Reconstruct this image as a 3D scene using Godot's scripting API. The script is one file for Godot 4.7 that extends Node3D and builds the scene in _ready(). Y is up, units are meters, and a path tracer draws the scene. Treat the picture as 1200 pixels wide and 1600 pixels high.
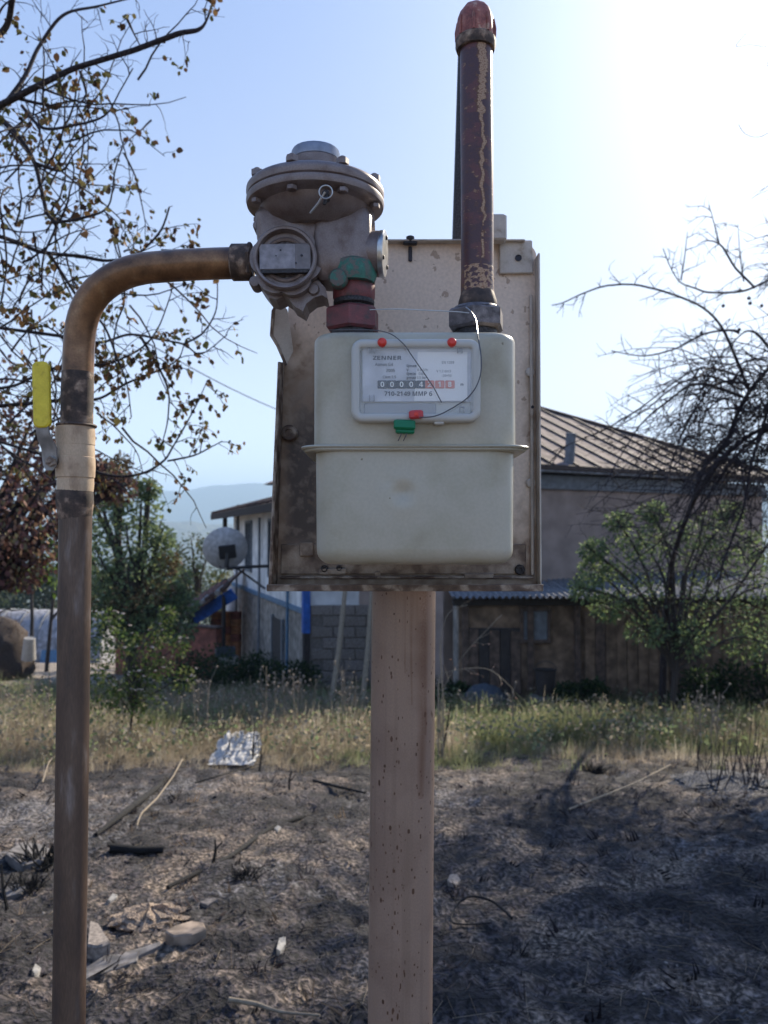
extends Node3D

# ---------------------------------------------------------------- camera measure
const F := 1280.0            # focal length in photograph pixels (1200 x 1600)
const EYE := 1.5             # eye height above the ground at the post
const PITCH := 1.57          # degrees, upwards
const SUN_AZ := 36.0
const SUN_EL := 33.0
var cp := cos(deg_to_rad(PITCH))
var sp := sin(deg_to_rad(PITCH))
var sun_dir := Vector3(sin(deg_to_rad(SUN_AZ)) * cos(deg_to_rad(SUN_EL)), sin(deg_to_rad(SUN_EL)), -cos(deg_to_rad(SUN_AZ)) * cos(deg_to_rad(SUN_EL)))
var rng := RandomNumberGenerator.new()
var n_big := FastNoiseLite.new()
var n_mid := FastNoiseLite.new()
var n_fine := FastNoiseLite.new()
var tex := {}
var mats := {}
var taken := {}

func P(u: float, v: float, d: float) -> Vector3:   # a measured direction at d metres in front
	var x := (u - 600.0) / F
	var y := (800.0 - v) / F
	var yy := y * cp + sp
	var ff := cp - y * sp
	return Vector3(x / ff * d, EYE + yy / ff * d, -d)

func px(d: float) -> float:
	return d / F

func on_ground(u: float, v: float) -> Vector3:     # where a measured direction meets the ground
	var d := 1.2
	while d < 60.0:
		var p := P(u, v, d)
		if p.y < ground_y(p.x, p.z):
			return Vector3(p.x, ground_y(p.x, p.z), p.z)
		d += 0.02
	return P(u, v, 60.0)

func rf(a: float, b: float) -> float:
	return rng.randf_range(a, b)

# ---------------------------------------------------------------- mesh builder
class MB:
	var v := PackedVector3Array()
	var n := PackedVector3Array()
	var uv := PackedVector2Array()
	var c := PackedColorArray()
	var idx := PackedInt32Array()
	var col := Color.WHITE

	func add(p: Vector3, nn: Vector3, t := Vector2.ZERO) -> int:
		v.append(p); n.append(nn); uv.append(t); c.append(col)
		return v.size() - 1

	func tri(i: int, j: int, k: int) -> void:
		var g := (v[j] - v[i]).cross(v[k] - v[i])
		if g.dot(n[i] + n[j] + n[k]) > 0.0:
			idx.append_array([i, k, j])
		else:
			idx.append_array([i, j, k])

	func face(pts: Array, nn: Vector3) -> void:      # flat convex polygon
		var first := v.size()
		var ax := nn.cross(Vector3.UP)
		if ax.length() < 0.01:
			ax = Vector3.RIGHT
		ax = ax.normalized()
		var ay := nn.cross(ax).normalized()
		for p in pts:
			add(p, nn, Vector2(p.dot(ax), p.dot(ay)))
		for k in range(1, pts.size() - 1):
			tri(first, first + k, first + k + 1)

	func quad(a: Vector3, b: Vector3, d: Vector3, e: Vector3, side: Vector3) -> void:
		var nn := (b - a).cross(e - a)
		if nn.length() < 1e-12:
			nn = (d - b).cross(e - b)
		nn = nn.normalized()
		if nn.dot(side) < 0.0:
			nn = -nn
		face([a, b, d, e], nn)

	# rings: arrays of the same number of points, each a closed loop
	func loft(rings: Array, caps := true, smooth := 40.0, open_cap := 0) -> void:
		var m: int = rings.size()
		var k: int = rings[0].size()
		var mid := Vector3.ZERO
		for r in rings:
			for p in r:
				mid += p
		mid /= float(m * k)
		var fn := []
		var sum := 0.0
		var vol := 0.0
		for i in m - 1:
			var row := PackedVector3Array()
			for j in k:
				var a: Vector3 = rings[i][j]
				var b: Vector3 = rings[i][(j + 1) % k]
				var cc: Vector3 = rings[i + 1][(j + 1) % k]
				var d: Vector3 = rings[i + 1][j]
				var g := (cc - a).cross(d - b)
				vol += g.dot((a + b + cc + d) * 0.25 - mid)
				row.append(g.normalized())
			fn.append(row)
		sum = signf(vol) if vol != 0.0 else 1.0
		var lim := cos(deg_to_rad(smooth))
		var run := PackedFloat32Array([0.0])
		for i in range(1, m):
			run.append(run[i - 1] + (rings[i][0] - rings[i - 1][0]).length() + 1e-6)
		var total := run[m - 1]
		for i in m - 1:
			for j in k:
				var f: Vector3 = fn[i][j]
				if f == Vector3.ZERO:
					continue
				var first := v.size()
				for q in 4:
					var di := 1 if q >= 2 else 0
					var dj := 1 if q == 1 or q == 2 else 0
					var nn := Vector3.ZERO
					for ai in 2:
						for aj in 2:
							var fi: int = i + di - 1 + ai
							var fj: int = (j + dj - 1 + aj + k) % k
							if fi >= 0 and fi < m - 1:
								var o: Vector3 = fn[fi][fj]
								if o.dot(f) > lim:
									nn += o
					if nn == Vector3.ZERO:
						nn = f
					add(rings[i + di][(j + dj) % k], nn.normalized() * sum, Vector2(float(j + dj) / k, run[i + di] / total))
				tri(first, first + 1, first + 2)
				tri(first, first + 2, first + 3)
		if caps:
			for e in 2:
				if open_cap & (e + 1):
					continue
				var r: PackedVector3Array = PackedVector3Array(rings[0 if e == 0 else m - 1])
				var o: PackedVector3Array = PackedVector3Array(rings[1 if e == 0 else m - 2])
				var rc := Vector3.ZERO
				var oc := Vector3.ZERO
				for j in k:
					rc += r[j]; oc += o[j]
				rc /= k; oc /= k
				var nn := Vector3.ZERO
				for j in k:
					nn += (r[j] - rc).cross(r[(j + 1) % k] - rc)
				if nn.length() < 1e-14:
					continue
				nn = nn.normalized()
				var way := rc - mid
				if way.dot(nn) < 0.0:
					nn = -nn
				var first := v.size()
				add(rc, nn, Vector2(0.5, 0.5))
				for j in k:
					add(r[j], nn, Vector2(0.5, 0.5))
				for j in k:
					tri(first, first + 1 + j, first + 1 + (j + 1) % k)

	func tube(pts: Array, rads: Array, seg := 10, caps := true, smooth := 50.0) -> void:
		var rings := []
		var m := pts.size()
		var up := Vector3.ZERO
		for i in m:
			var t: Vector3 = (pts[mini(i + 1, m - 1)] - pts[maxi(i - 1, 0)]).normalized()
			if up == Vector3.ZERO:
				up = t.cross(Vector3.FORWARD)
				if up.length() < 0.2:
					up = t.cross(Vector3.RIGHT)
			up = (up - t * up.dot(t)).normalized()
			var s := t.cross(up)
			var r: float = rads[mini(i, rads.size() - 1)]
			var ring := PackedVector3Array()
			for j in seg:
				var a := TAU * j / seg
				ring.append(pts[i] + (up * cos(a) + s * sin(a)) * r)
			rings.append(ring)
		loft(rings, caps, smooth)

	func lathe(prof: Array, at: Vector3, axis: Vector3, seg := 32, caps := true, smooth := 35.0, turn := 0.0, lobes := 0, lobe := 0.0) -> void:
		axis = axis.normalized()
		var s := axis.cross(Vector3(0, 0, 1))
		if s.length() < 0.2:
			s = axis.cross(Vector3(1, 0, 0))
		s = s.normalized()
		var t := axis.cross(s)
		var rings := []
		for q in prof:
			var ring := PackedVector3Array()
			for j in seg:
				var a := TAU * j / seg + turn
				var r: float = q.x * (1.0 + (lobe * cos(a * lobes) if lobes else 0.0))
				ring.append(at + axis * q.y + (s * cos(a) + t * sin(a)) * r)
			rings.append(ring)
		loft(rings, caps, smooth)

	func box(at: Vector3, size: Vector3, bas := Basis(), bevel := 0.0) -> void:
		var h := size * 0.5
		var b := minf(bevel, minf(h.x, minf(h.y, h.z)) * 0.9)
		if b <= 0.0:
			var s := [Vector3.RIGHT, Vector3.UP, Vector3.BACK]
			for k in 3:
				for g in [-1.0, 1.0]:
					var nn: Vector3 = s[k] * g
					var a: Vector3 = s[(k + 1) % 3] * h
					var e: Vector3 = s[(k + 2) % 3] * h
					var o: Vector3 = nn * h
					face([at + bas * (o - a - e), at + bas * (o + a - e), at + bas * (o + a + e), at + bas * (o - a + e)], (bas * nn).normalized())
			return
		var rings := []
		for q in [[-h.y, b], [-h.y + b, 0.0], [h.y - b, 0.0], [h.y, b]]:
			var hx: float = h.x - q[1]
			var hz: float = h.z - q[1]
			var ring := PackedVector3Array()
			for w in [[hx, hz - b], [hx - b, hz], [-hx + b, hz], [-hx, hz - b], [-hx, -hz + b], [-hx + b, -hz], [hx - b, -hz], [hx, -hz + b]]:
				ring.append(at + bas * Vector3(w[0], q[0], w[1]))
			rings.append(ring)
		loft(rings, true, 10.0)

	# poly in the x-y plane of frame, from z0 to z1
	func prism(poly: PackedVector2Array, frame: Transform3D, z0: float, z1: float) -> void:
		var nz := frame.basis.z.normalized()
		var tris := Geometry2D.triangulate_polygon(poly)
		for e in 2:
			var z := z0 if e == 0 else z1
			var nn := -nz if (e == 0) == (z1 > z0) else nz
			var first := v.size()
			for p in poly:
				add(frame * Vector3(p.x, p.y, z), nn, p)
			for k in range(0, tris.size(), 3):
				tri(first + tris[k], first + tris[k + 1], first + tris[k + 2])
		var cw := Geometry2D.is_polygon_clockwise(poly)
		for j in poly.size():
			var a := poly[j]
			var b := poly[(j + 1) % poly.size()]
			var d := (b - a)
			if d.length() < 1e-9:
				continue
			var o := Vector2(d.y, -d.x).normalized()
			# outward test
			var mid := (a + b) * 0.5 + o * 1e-5
			if Geometry2D.is_point_in_polygon(mid, poly):
				o = -o
			face([frame * Vector3(a.x, a.y, z0), frame * Vector3(b.x, b.y, z0), frame * Vector3(b.x, b.y, z1), frame * Vector3(a.x, a.y, z1)], (frame.basis * Vector3(o.x, o.y, 0)).normalized())

	func mesh() -> ArrayMesh:
		var a := []
		a.resize(Mesh.ARRAY_MAX)
		a[Mesh.ARRAY_VERTEX] = v
		a[Mesh.ARRAY_NORMAL] = n
		a[Mesh.ARRAY_TEX_UV] = uv
		a[Mesh.ARRAY_COLOR] = c
		a[Mesh.ARRAY_INDEX] = idx
		var m := ArrayMesh.new()
		m.add_surface_from_arrays(Mesh.PRIMITIVE_TRIANGLES, a)
		return m

func rrect(hw: float, hh: float, r: float, nc := 6, nf := 1) -> PackedVector2Array:
	var out := PackedVector2Array()
	r = clampf(r, 0.0005, minf(hw, hh) * 0.98)
	var cs := [Vector2(hw - r, hh - r), Vector2(-hw + r, hh - r), Vector2(-hw + r, -hh + r), Vector2(hw - r, -hh + r)]
	for q in 4:
		for k in nc + 1:
			var a := PI * 0.5 * (q + float(k) / nc)
			out.append(cs[q] + Vector2(cos(a), sin(a)) * r)
		if nf > 1:
			var a2 := PI * 0.5 * (q + 1)
			var p0: Vector2 = cs[q] + Vector2(cos(a2), sin(a2)) * r
			var p1: Vector2 = cs[(q + 1) % 4] + Vector2(cos(a2), sin(a2)) * r
			for k in range(1, nf):
				out.append(p0.lerp(p1, float(k) / nf))
	return out

# ---------------------------------------------------------------- scene helpers
func numbered(called: String) -> String:
	if not taken.has(called):
		taken[called] = 0
		return called
	taken[called] += 1
	return "%s_%03d" % [called, taken[called]]

func thing(called: String, label: String, category: String, at := Vector3.ZERO, group := "") -> Node3D:
	var o := Node3D.new()
	o.name = numbered(called)
	o.position = at
	add_child(o)
	tag(o, label, category, group)
	return o

func tag(o: Node3D, label: String, category: String, group := "") -> void:
	o.set_meta("label", label)
	o.set_meta("category", category)
	if group:
		o.set_meta("group", group)

func obj(called: String, b: MB, m: Material, parent: Node3D) -> MeshInstance3D:
	var mi := MeshInstance3D.new()
	mi.name = called
	mi.mesh = b.mesh()
	mi.material_override = m
	parent.add_child(mi, true)
	mi.transform = parent.global_transform.affine_inverse()
	return mi

func single(called: String, b: MB, m: Material, label: String, category: String, at: Vector3, group := "") -> MeshInstance3D:
	for i in b.v.size():
		b.v[i] -= at
	var mi := MeshInstance3D.new()
	mi.name = numbered(called)
	mi.mesh = b.mesh()
	mi.material_override = m
	add_child(mi)
	mi.position = at
	tag(mi, label, category, group)
	return mi

func struct(called: String, b: MB, m: Material) -> MeshInstance3D:
	var mi := MeshInstance3D.new()
	mi.name = numbered(called)
	mi.mesh = b.mesh()
	mi.material_override = m
	mi.set_meta("kind", "structure")
	add_child(mi)
	return mi

func piece(called: String, mesh: Mesh, m: Material, parent: Node3D, t: Transform3D) -> MeshInstance3D:
	var mi := MeshInstance3D.new()
	mi.name = called
	mi.mesh = mesh
	mi.material_override = m
	parent.add_child(mi, true)
	mi.transform = parent.global_transform.affine_inverse() * t
	return mi

func many(called: String, mesh: Mesh, m: Material, xf: Array, cols: Array, parent: Node3D) -> MultiMeshInstance3D:
	var mm := MultiMesh.new()
	mm.transform_format = MultiMesh.TRANSFORM_3D
	mm.use_colors = true
	mm.mesh = mesh
	mm.instance_count = xf.size()
	var inv := Transform3D() if parent == self else parent.global_transform.affine_inverse()
	for i in xf.size():
		mm.set_instance_transform(i, inv * xf[i])
		mm.set_instance_color(i, cols[i])
	var mi := MultiMeshInstance3D.new()
	mi.name = numbered(called) if parent == self else called
	mi.multimesh = mm
	mi.material_override = m
	mi.set_meta("kind", "stuff")
	parent.add_child(mi, true)
	return mi

# ---------------------------------------------------------------- textures and materials
func fn(seed_: int, freq: float, oct := 4, type := FastNoiseLite.TYPE_SIMPLEX_SMOOTH) -> FastNoiseLite:
	var n := FastNoiseLite.new()
	n.seed = seed_
	n.frequency = freq
	n.noise_type = type
	n.fractal_octaves = oct
	return n

func grey(size: int, seed_: int, freq: float, oct: int, lo: float, hi: float, type := FastNoiseLite.TYPE_SIMPLEX_SMOOTH, contrast := 1.0) -> ImageTexture:
	var im := fn(seed_, freq, oct, type).get_seamless_image(size, size)
	var d := im.get_data()
	var lut := PackedByteArray()
	for k in 256:
		var x := clampf((k / 255.0 - 0.5) * contrast + 0.5, 0, 1)
		lut.append(int(255.0 * lerpf(lo, hi, x)))
	for i in d.size():
		d[i] = lut[d[i]]
	var im2 := Image.create_from_data(size, size, false, Image.FORMAT_L8, d)
	im2.convert(Image.FORMAT_RGB8)
	return ImageTexture.create_from_image(im2)

# a colour picture: base colours mixed by a coarse and a fine noise, with specks
func mixed(w: int, h: int, seed_: int, f1: float, stops: Array, jitter: float, speck := 0.0, speck_col := Color.BLACK) -> ImageTexture:
	var a := fn(seed_, f1, 5)
	var im1 := a.get_seamless_image(w, h).get_data()
	var b := fn(seed_ + 1, 0.14, 3).get_seamless_image(w, h).get_data()
	var c2 := fn(seed_ + 2, 0.06, 2).get_seamless_image(w, h).get_data()
	var lut := []
	for k in 256:
		var x := k / 255.0
		var col: Color = stops[stops.size() - 1][1]
		for s in stops.size() - 1:
			if x < stops[s + 1][0]:
				col = (stops[s][1] as Color).lerp(stops[s + 1][1], clampf(inverse_lerp(stops[s][0], stops[s + 1][0], x), 0, 1))
				break
		lut.append(col)
	var out := PackedByteArray()
	out.resize(w * h * 3)
	for i in w * h:
		var col: Color = lut[im1[i]]
		var j := 1.0 + (b[i] / 255.0 - 0.5) * jitter
		if speck > 0.0 and c2[i] / 255.0 > 1.0 - speck:
			col = col.lerp(speck_col, 0.8)
		out[i * 3] = int(clampf(col.r * j, 0, 1) * 255.0)
		out[i * 3 + 1] = int(clampf(col.g * j, 0, 1) * 255.0)
		out[i * 3 + 2] = int(clampf(col.b * j, 0, 1) * 255.0)
	return ImageTexture.create_from_image(Image.create_from_data(w, h, false, Image.FORMAT_RGB8, out))

func L(r: float, g: float, b: float) -> Color:   # linear base colour to sRGB
	return Color(r, g, b).linear_to_srgb()

func mat(col: Color, rough := 0.8, metal := 0.0) -> StandardMaterial3D:
	var m := StandardMaterial3D.new()
	m.albedo_color = col
	m.roughness = rough
	m.metallic = metal
	m.vertex_color_use_as_albedo = true
	return m

# triplanar grain: t multiplies the colour, repeats every `metres`
func grain(m: StandardMaterial3D, t: Texture2D, metres: float, relief := 0.0, bump: Texture2D = null) -> StandardMaterial3D:
	m.albedo_texture = t
	m.uv1_triplanar = true
	m.uv1_scale = Vector3.ONE / metres
	m.uv1_triplanar_sharpness = 4.0
	if relief > 0.0:
		m.heightmap_enabled = true
		m.heightmap_texture = bump if bump else t
		m.heightmap_scale = relief
	return m

func leafy(rough := 0.65, glow := 0.5) -> StandardMaterial3D:
	var m := mat(Color.WHITE, rough)
	m.backlight_enabled = true
	m.backlight = Color(glow, glow, glow)
	m.metallic_specular = 0.25
	m.cull_mode = BaseMaterial3D.CULL_DISABLED
	return m

# ---------------------------------------------------------------- ready
func _ready() -> void:
	rng.seed = 20240917
	_view_and_light()
	_noises()
	_materials()
	_terrain()
	_mountains()
	_left_house()
	_right_house()
	_yard()
	_foreground()
	_trees()
	_plants()
	_debris()

func _view_and_light() -> void:
	var cam := Camera3D.new()
	cam.name = "camera"
	var lens := CameraAttributesPhysical.new()      # a phone lens: 64 degrees, focused on the meter, a little soft far behind
	lens.frustum_focal_length = 19.2
	lens.frustum_focus_distance = 0.82
	lens.frustum_near = 0.05
	lens.frustum_far = 12000.0
	lens.exposure_aperture = 7.5
	cam.attributes = lens
	cam.fov = 64.01
	cam.near = 0.05
	cam.far = 12000.0
	cam.position = Vector3(0, EYE, 0)
	cam.rotation_degrees = Vector3(PITCH, 0, 0)
	add_child(cam)
	cam.current = true
	var sun := DirectionalLight3D.new()
	sun.name = "sun"
	add_child(sun)
	sun.look_at_from_position(sun_dir * 50.0, Vector3.ZERO)
	sun.light_energy = 1.6
	sun.light_angular_distance = 0.55
	sun.light_color = Color(1.0, 0.95, 0.86)
	sun.shadow_enabled = true
	var e := Environment.new()
	e.background_mode = Environment.BG_SKY
	e.sky = Sky.new()
	var pano := PanoramaSkyMaterial.new()
	pano.panorama = _sky_picture()
	e.sky.sky_material = pano
	e.background_energy_multiplier = 0.50
	e.tonemap_mode = Environment.TONE_MAPPER_LINEAR
	e.tonemap_exposure = 2.05
	e.fog_enabled = true
	e.fog_density = 0.00042
	e.fog_light_color = Color(0.76, 0.89, 1.0)
	e.sdfgi_enabled = true
	e.ssao_enabled = true
	e.ssil_enabled = true
	var we := WorldEnvironment.new()
	we.name = "environment"
	we.environment = e
	add_child(we)

# clear morning air: blue overhead, paler towards the horizon, and the wide aureole round the sun
func _sky_picture() -> ImageTexture:
	var w := 512
	var h := 256
	var im := Image.create(w, h, false, Image.FORMAT_RGBF)
	for j in h:
		var el := (0.5 - (j + 0.5) / h) * PI
		for i in w:
			var az := (i + 0.5) / w * TAU          # the picture starts straight ahead and runs to the right
			var d := Vector3(sin(az) * cos(el), sin(el), -cos(az) * cos(el))
			var g := rad_to_deg(d.angle_to(sun_dir))
			var t := pow(clampf(sin(maxf(el, 0.0)), 0, 1), 0.28)
			var c := Vector3(1.72, 1.80, 1.85).lerp(Vector3(0.03, 0.20, 0.66), t)
			var au := 3.2 * exp(-g / 9.0) + 0.52 * exp(-g / 20.0)
			c *= 1.0 + 1.5 * exp(-maxf(rad_to_deg(el), 0.0) / 5.5)        # bright haze low over the land, all round
			var side := absf(wrapf(az - deg_to_rad(SUN_AZ), -PI, PI))      # haze below the sun glows towards the horizon
			au += 1.1 * exp(-maxf(rad_to_deg(el), 0.0) / 16.0) * exp(-pow(rad_to_deg(side) / 28.0, 2.0))
			c += Vector3(1.0, 0.97, 0.90) * au
			if el < 0.0:
				c = c.lerp(Vector3(0.26, 0.24, 0.21), clampf(-el * 12.0, 0, 1))
			im.set_pixel(i, j, Color(c.x, c.y, c.z))
	return ImageTexture.create_from_image(im)

func _noises() -> void:
	n_big = fn(11, 0.55, 3)
	n_mid = fn(12, 3.2, 3)
	n_fine = fn(13, 13.0, 3)

func _materials() -> void:
	tex.soft = grey(512, 3, 0.010, 5, 0.72, 1.0)
	tex.grit = grey(512, 4, 0.035, 4, 0.55, 1.0, FastNoiseLite.TYPE_SIMPLEX_SMOOTH, 1.6)
	tex.fine = grey(256, 5, 0.10, 3, 0.7, 1.0, FastNoiseLite.TYPE_SIMPLEX_SMOOTH, 1.4)
	tex.earth = grey(1024, 6, 0.03, 6, 0.35, 1.0, FastNoiseLite.TYPE_SIMPLEX_SMOOTH, 2.0)
	tex.plaster = grey(512, 7, 0.012, 6, 0.70, 1.0, FastNoiseLite.TYPE_SIMPLEX_SMOOTH, 1.7)
	tex.wall = grey(512, 17, 0.014, 6, 0.84, 1.0, FastNoiseLite.TYPE_SIMPLEX_SMOOTH, 1.5)
	tex.bark = grey(256, 8, 0.05, 4, 0.45, 1.0, FastNoiseLite.TYPE_SIMPLEX_SMOOTH, 1.6)
	# foreground metals
	mats.case = grain(mat(L(0.46, 0.425, 0.345), 0.29), mixed(512, 512, 21, 0.006, [[0.0, Color(0.84, 0.82, 0.77)], [0.34, Color(0.945, 0.94, 0.92)], [0.55, Color(0.985, 0.98, 0.975)], [1.0, Color(1, 1, 1)]], 0.05, 0.05, Color(0.60, 0.57, 0.50)), 0.32)
	mats.plastic = mat(L(0.49, 0.48, 0.45), 0.3)
	mats.label = grain(mat(L(0.72, 0.73, 0.78), 0.5), tex.soft, 0.3)
	mats.sticker = mat(L(0.78, 0.77, 0.76), 0.45)
	mats.grey_strip = mat(L(0.30, 0.30, 0.31), 0.5)
	mats.ink = mat(L(0.03, 0.03, 0.045), 0.6)
	mats.black_box = mat(L(0.018, 0.02, 0.03), 0.4)
	mats.digit = mat(L(0.75, 0.75, 0.72), 0.5)
	mats.red_box = mat(L(0.62, 0.20, 0.15), 0.4)
	mats.pane = mat(Color(0.95, 0.97, 1.0, 0.03), 0.06)
	mats.pane.transparency = BaseMaterial3D.TRANSPARENCY_ALPHA
	mats.red_plug = mat(L(0.70, 0.045, 0.03), 0.35)
	mats.red_seal = mat(L(0.55, 0.05, 0.06), 0.4)
	mats.green_seal = mat(L(0.0, 0.16, 0.065), 0.4)
	mats.wire = mat(L(0.45, 0.45, 0.45), 0.35, 0.7)
	mats.wire_dark = mat(L(0.10, 0.10, 0.11), 0.5, 0.4)
	mats.cast = grain(mat(L(0.24, 0.203, 0.20), 0.42, 0.35), mixed(512, 512, 31, 0.012, [[0.0, Color(0.74, 0.68, 0.66)], [0.36, Color(0.89, 0.86, 0.85)], [0.6, Color(0.95, 0.94, 0.94)], [1.0, Color(1, 0.99, 0.99)]], 0.16, 0.04, Color(0.45, 0.38, 0.34)), 0.16, 0.05)
	mats.cast_blue = grain(mat(L(0.36, 0.38, 0.45), 0.34, 0.55), tex.soft, 0.12)
	mats.port_label = grain(mat(L(0.36, 0.345, 0.39), 0.5), tex.soft, 0.06)
	mats.machined = grain(mat(L(0.78, 0.78, 0.78), 0.30, 0.9), tex.soft, 0.08)
	mats.dial = grain(mat(L(0.25, 0.23, 0.25), 0.45), tex.soft, 0.08)
	mats.green_paint = grain(mat(Color.WHITE, 0.5), mixed(256, 256, 41, 0.02, [[0.0, L(0.13, 0.105, 0.10)], [0.42, L(0.10, 0.11, 0.10)], [0.5, L(0.03, 0.13, 0.105)], [1.0, L(0.03, 0.20, 0.155)]], 0.2), 0.07)
	mats.cast_green = grain(mat(Color.WHITE, 0.5), mixed(256, 256, 44, 0.02, [[0.0, L(0.12, 0.095, 0.09)], [0.5, L(0.10, 0.10, 0.09)], [0.62, L(0.04, 0.13, 0.105)], [1.0, L(0.03, 0.17, 0.13)]], 0.2), 0.05)
	mats.maroon_nut = grain(mat(Color.WHITE, 0.45), mixed(256, 256, 42, 0.02, [[0.0, L(0.05, 0.04, 0.04)], [0.4, L(0.13, 0.035, 0.04)], [1.0, L(0.21, 0.045, 0.05)]], 0.25, 0.06, L(0.3, 0.25, 0.2)), 0.07)
	mats.dark_steel = grain(mat(L(0.055, 0.05, 0.055), 0.55, 0.3), tex.grit, 0.05)
	mats.nut_grey = grain(mat(Color.WHITE, 0.5, 0.3), mixed(256, 256, 43, 0.02, [[0.0, L(0.05, 0.04, 0.04)], [0.45, L(0.13, 0.115, 0.12)], [1.0, L(0.23, 0.20, 0.20)]], 0.25), 0.06)
	mats.ochre_pipe = grain(mat(Color.WHITE, 0.30, 0.25), mixed(512, 512, 51, 0.012, [[0.0, L(0.07, 0.035, 0.018)], [0.35, L(0.155, 0.078, 0.038)], [0.6, L(0.225, 0.115, 0.055)], [0.82, L(0.28, 0.155, 0.075)], [1.0, L(0.42, 0.31, 0.22)]], 0.2, 0.04, L(0.07, 0.04, 0.03)), 0.22, 0.02)
	mats.brown_pipe = grain(mat(Color.WHITE, 0.5), mixed(512, 512, 52, 0.012, [[0.0, L(0.05, 0.036, 0.032)], [0.4, L(0.085, 0.053, 0.038)], [0.72, L(0.115, 0.074, 0.053)], [0.88, L(0.17, 0.13, 0.112)], [1.0, L(0.24, 0.19, 0.165)]], 0.25, 0.05, L(0.05, 0.035, 0.03)), 0.25, 0.02)
	mats.brown_pipe.uv1_scale *= Vector3(1.3, 0.28, 1.3)
	mats.joint = grain(mat(Color.WHITE, 0.7), mixed(256, 256, 53, 0.02, [[0.0, L(0.025, 0.018, 0.016)], [0.55, L(0.075, 0.05, 0.04)], [0.72, L(0.22, 0.15, 0.11)], [1.0, L(0.42, 0.33, 0.25)]], 0.3), 0.10, 0.08)
	mats.tape = grain(mat(Color.WHITE, 0.6), mixed(512, 256, 54, 0.012, [[0.0, L(0.30, 0.20, 0.13)], [0.4, L(0.52, 0.38, 0.26)], [1.0, L(0.62, 0.48, 0.34)]], 0.12), 0.15)
	mats.yellow = grain(mat(Color.WHITE, 0.45), mixed(256, 256, 55, 0.02, [[0.0, L(0.42, 0.29, 0.02)], [0.3, L(0.68, 0.53, 0.035)], [1.0, L(0.80, 0.64, 0.05)]], 0.08, 0.05, L(0.4, 0.27, 0.08)), 0.07)
	mats.zinc = grain(mat(L(0.40, 0.39, 0.39), 0.5, 0.4), tex.soft, 0.08)
	mats.hay = grain(mat(L(0.075, 0.052, 0.042), 0.95), tex.grit, 0.5)
	mats.eave_board = grain(mat(L(0.035, 0.02, 0.016), 0.9), tex.soft, 0.7)
	mats.maroon_pipe = mat(Color.WHITE, 0.42)
	mats.maroon_pipe.albedo_texture = _peeling_paint()
	mats.maroon_pipe.heightmap_enabled = true
	mats.maroon_pipe.heightmap_texture = mats.maroon_pipe.albedo_texture
	mats.maroon_pipe.heightmap_scale = 0.04
	mats.cap_red = grain(mat(Color.WHITE, 0.6), mixed(256, 256, 57, 0.022, [[0.0, L(0.10, 0.03, 0.03)], [0.35, L(0.24, 0.075, 0.06)], [0.65, L(0.32, 0.11, 0.085)], [0.85, L(0.44, 0.27, 0.2)], [1.0, L(0.5, 0.36, 0.28)]], 0.25), 0.09, 0.05)
	mats.post = mat(L(0.80, 0.695, 0.60), 0.42)
	mats.post.albedo_texture = _post_paint()
	mats.tray = mat(Color.WHITE, 0.5)
	mats.tray.albedo_texture = _tray_paint()
	mats.tray_edge = grain(mat(Color.WHITE, 0.6), mixed(512, 512, 58, 0.012, [[0.0, L(0.05, 0.03, 0.022)], [0.42, L(0.14, 0.095, 0.07)], [0.6, L(0.30, 0.24, 0.19)], [1.0, L(0.45, 0.39, 0.33)]], 0.2), 0.16)
	mats.tray_dirty = grain(mat(Color.WHITE, 0.6), mixed(512, 512, 60, 0.012, [[0.0, L(0.07, 0.045, 0.033)], [0.35, L(0.17, 0.12, 0.088)], [0.62, L(0.30, 0.235, 0.18)], [1.0, L(0.42, 0.35, 0.28)]], 0.12), 0.2)
	mats.tray_light = grain(mat(Color.WHITE, 0.5), mixed(512, 512, 59, 0.012, [[0.0, L(0.18, 0.12, 0.08)], [0.32, L(0.43, 0.38, 0.32)], [0.5, L(0.50, 0.45, 0.40)], [1.0, L(0.55, 0.51, 0.45)]], 0.08, 0.03, L(0.2, 0.13, 0.09)), 0.2)
	# setting
	mats.ground = mat(Color.WHITE, 0.95)
	grain(mats.ground, tex.earth, 0.9, 0.9)
	mats.ground.uv1_world_triplanar = true
	mats.mountain = grain(mat(L(0.15, 0.15, 0.10), 0.95), tex.earth, 900.0)
	mats.white_wall = grain(mat(L(0.92, 0.92, 0.92), 0.8), tex.soft, 3.1)
	mats.blue_paint = grain(mat(L(0.02, 0.13, 0.52), 0.5), tex.soft, 0.8)
	mats.blue_trim = grain(mat(L(0.10, 0.22, 0.36), 0.6), tex.soft, 0.8)
	mats.plaster_grey = grain(mat(L(0.36, 0.325, 0.29), 0.9), tex.plaster, 1.7, 0.3)
	mats.plaster_brown = grain(mat(L(0.36, 0.275, 0.235), 0.9), tex.wall, 3.4)
	mats.mud_wall = grain(mat(L(0.23, 0.155, 0.105), 0.95), tex.plaster, 1.4, 0.5)
	mats.block = grain(mat(L(0.27, 0.24, 0.22), 0.95), tex.grit, 0.5, 0.3)
	mats.mortar = grain(mat(L(0.17, 0.148, 0.134), 0.95), tex.soft, 0.4)
	mats.roof_metal = grain(mat(L(0.25, 0.19, 0.175), 0.92), tex.plaster, 2.0)
	mats.roof_rib = grain(mat(L(0.07, 0.045, 0.04), 0.7), tex.soft, 0.7)
	mats.roof_brown = grain(mat(L(0.12, 0.065, 0.05), 0.8), tex.grit, 0.8)
	mats.dark_wood = grain(mat(L(0.045, 0.036, 0.034), 0.85), tex.soft, 0.9)
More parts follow.
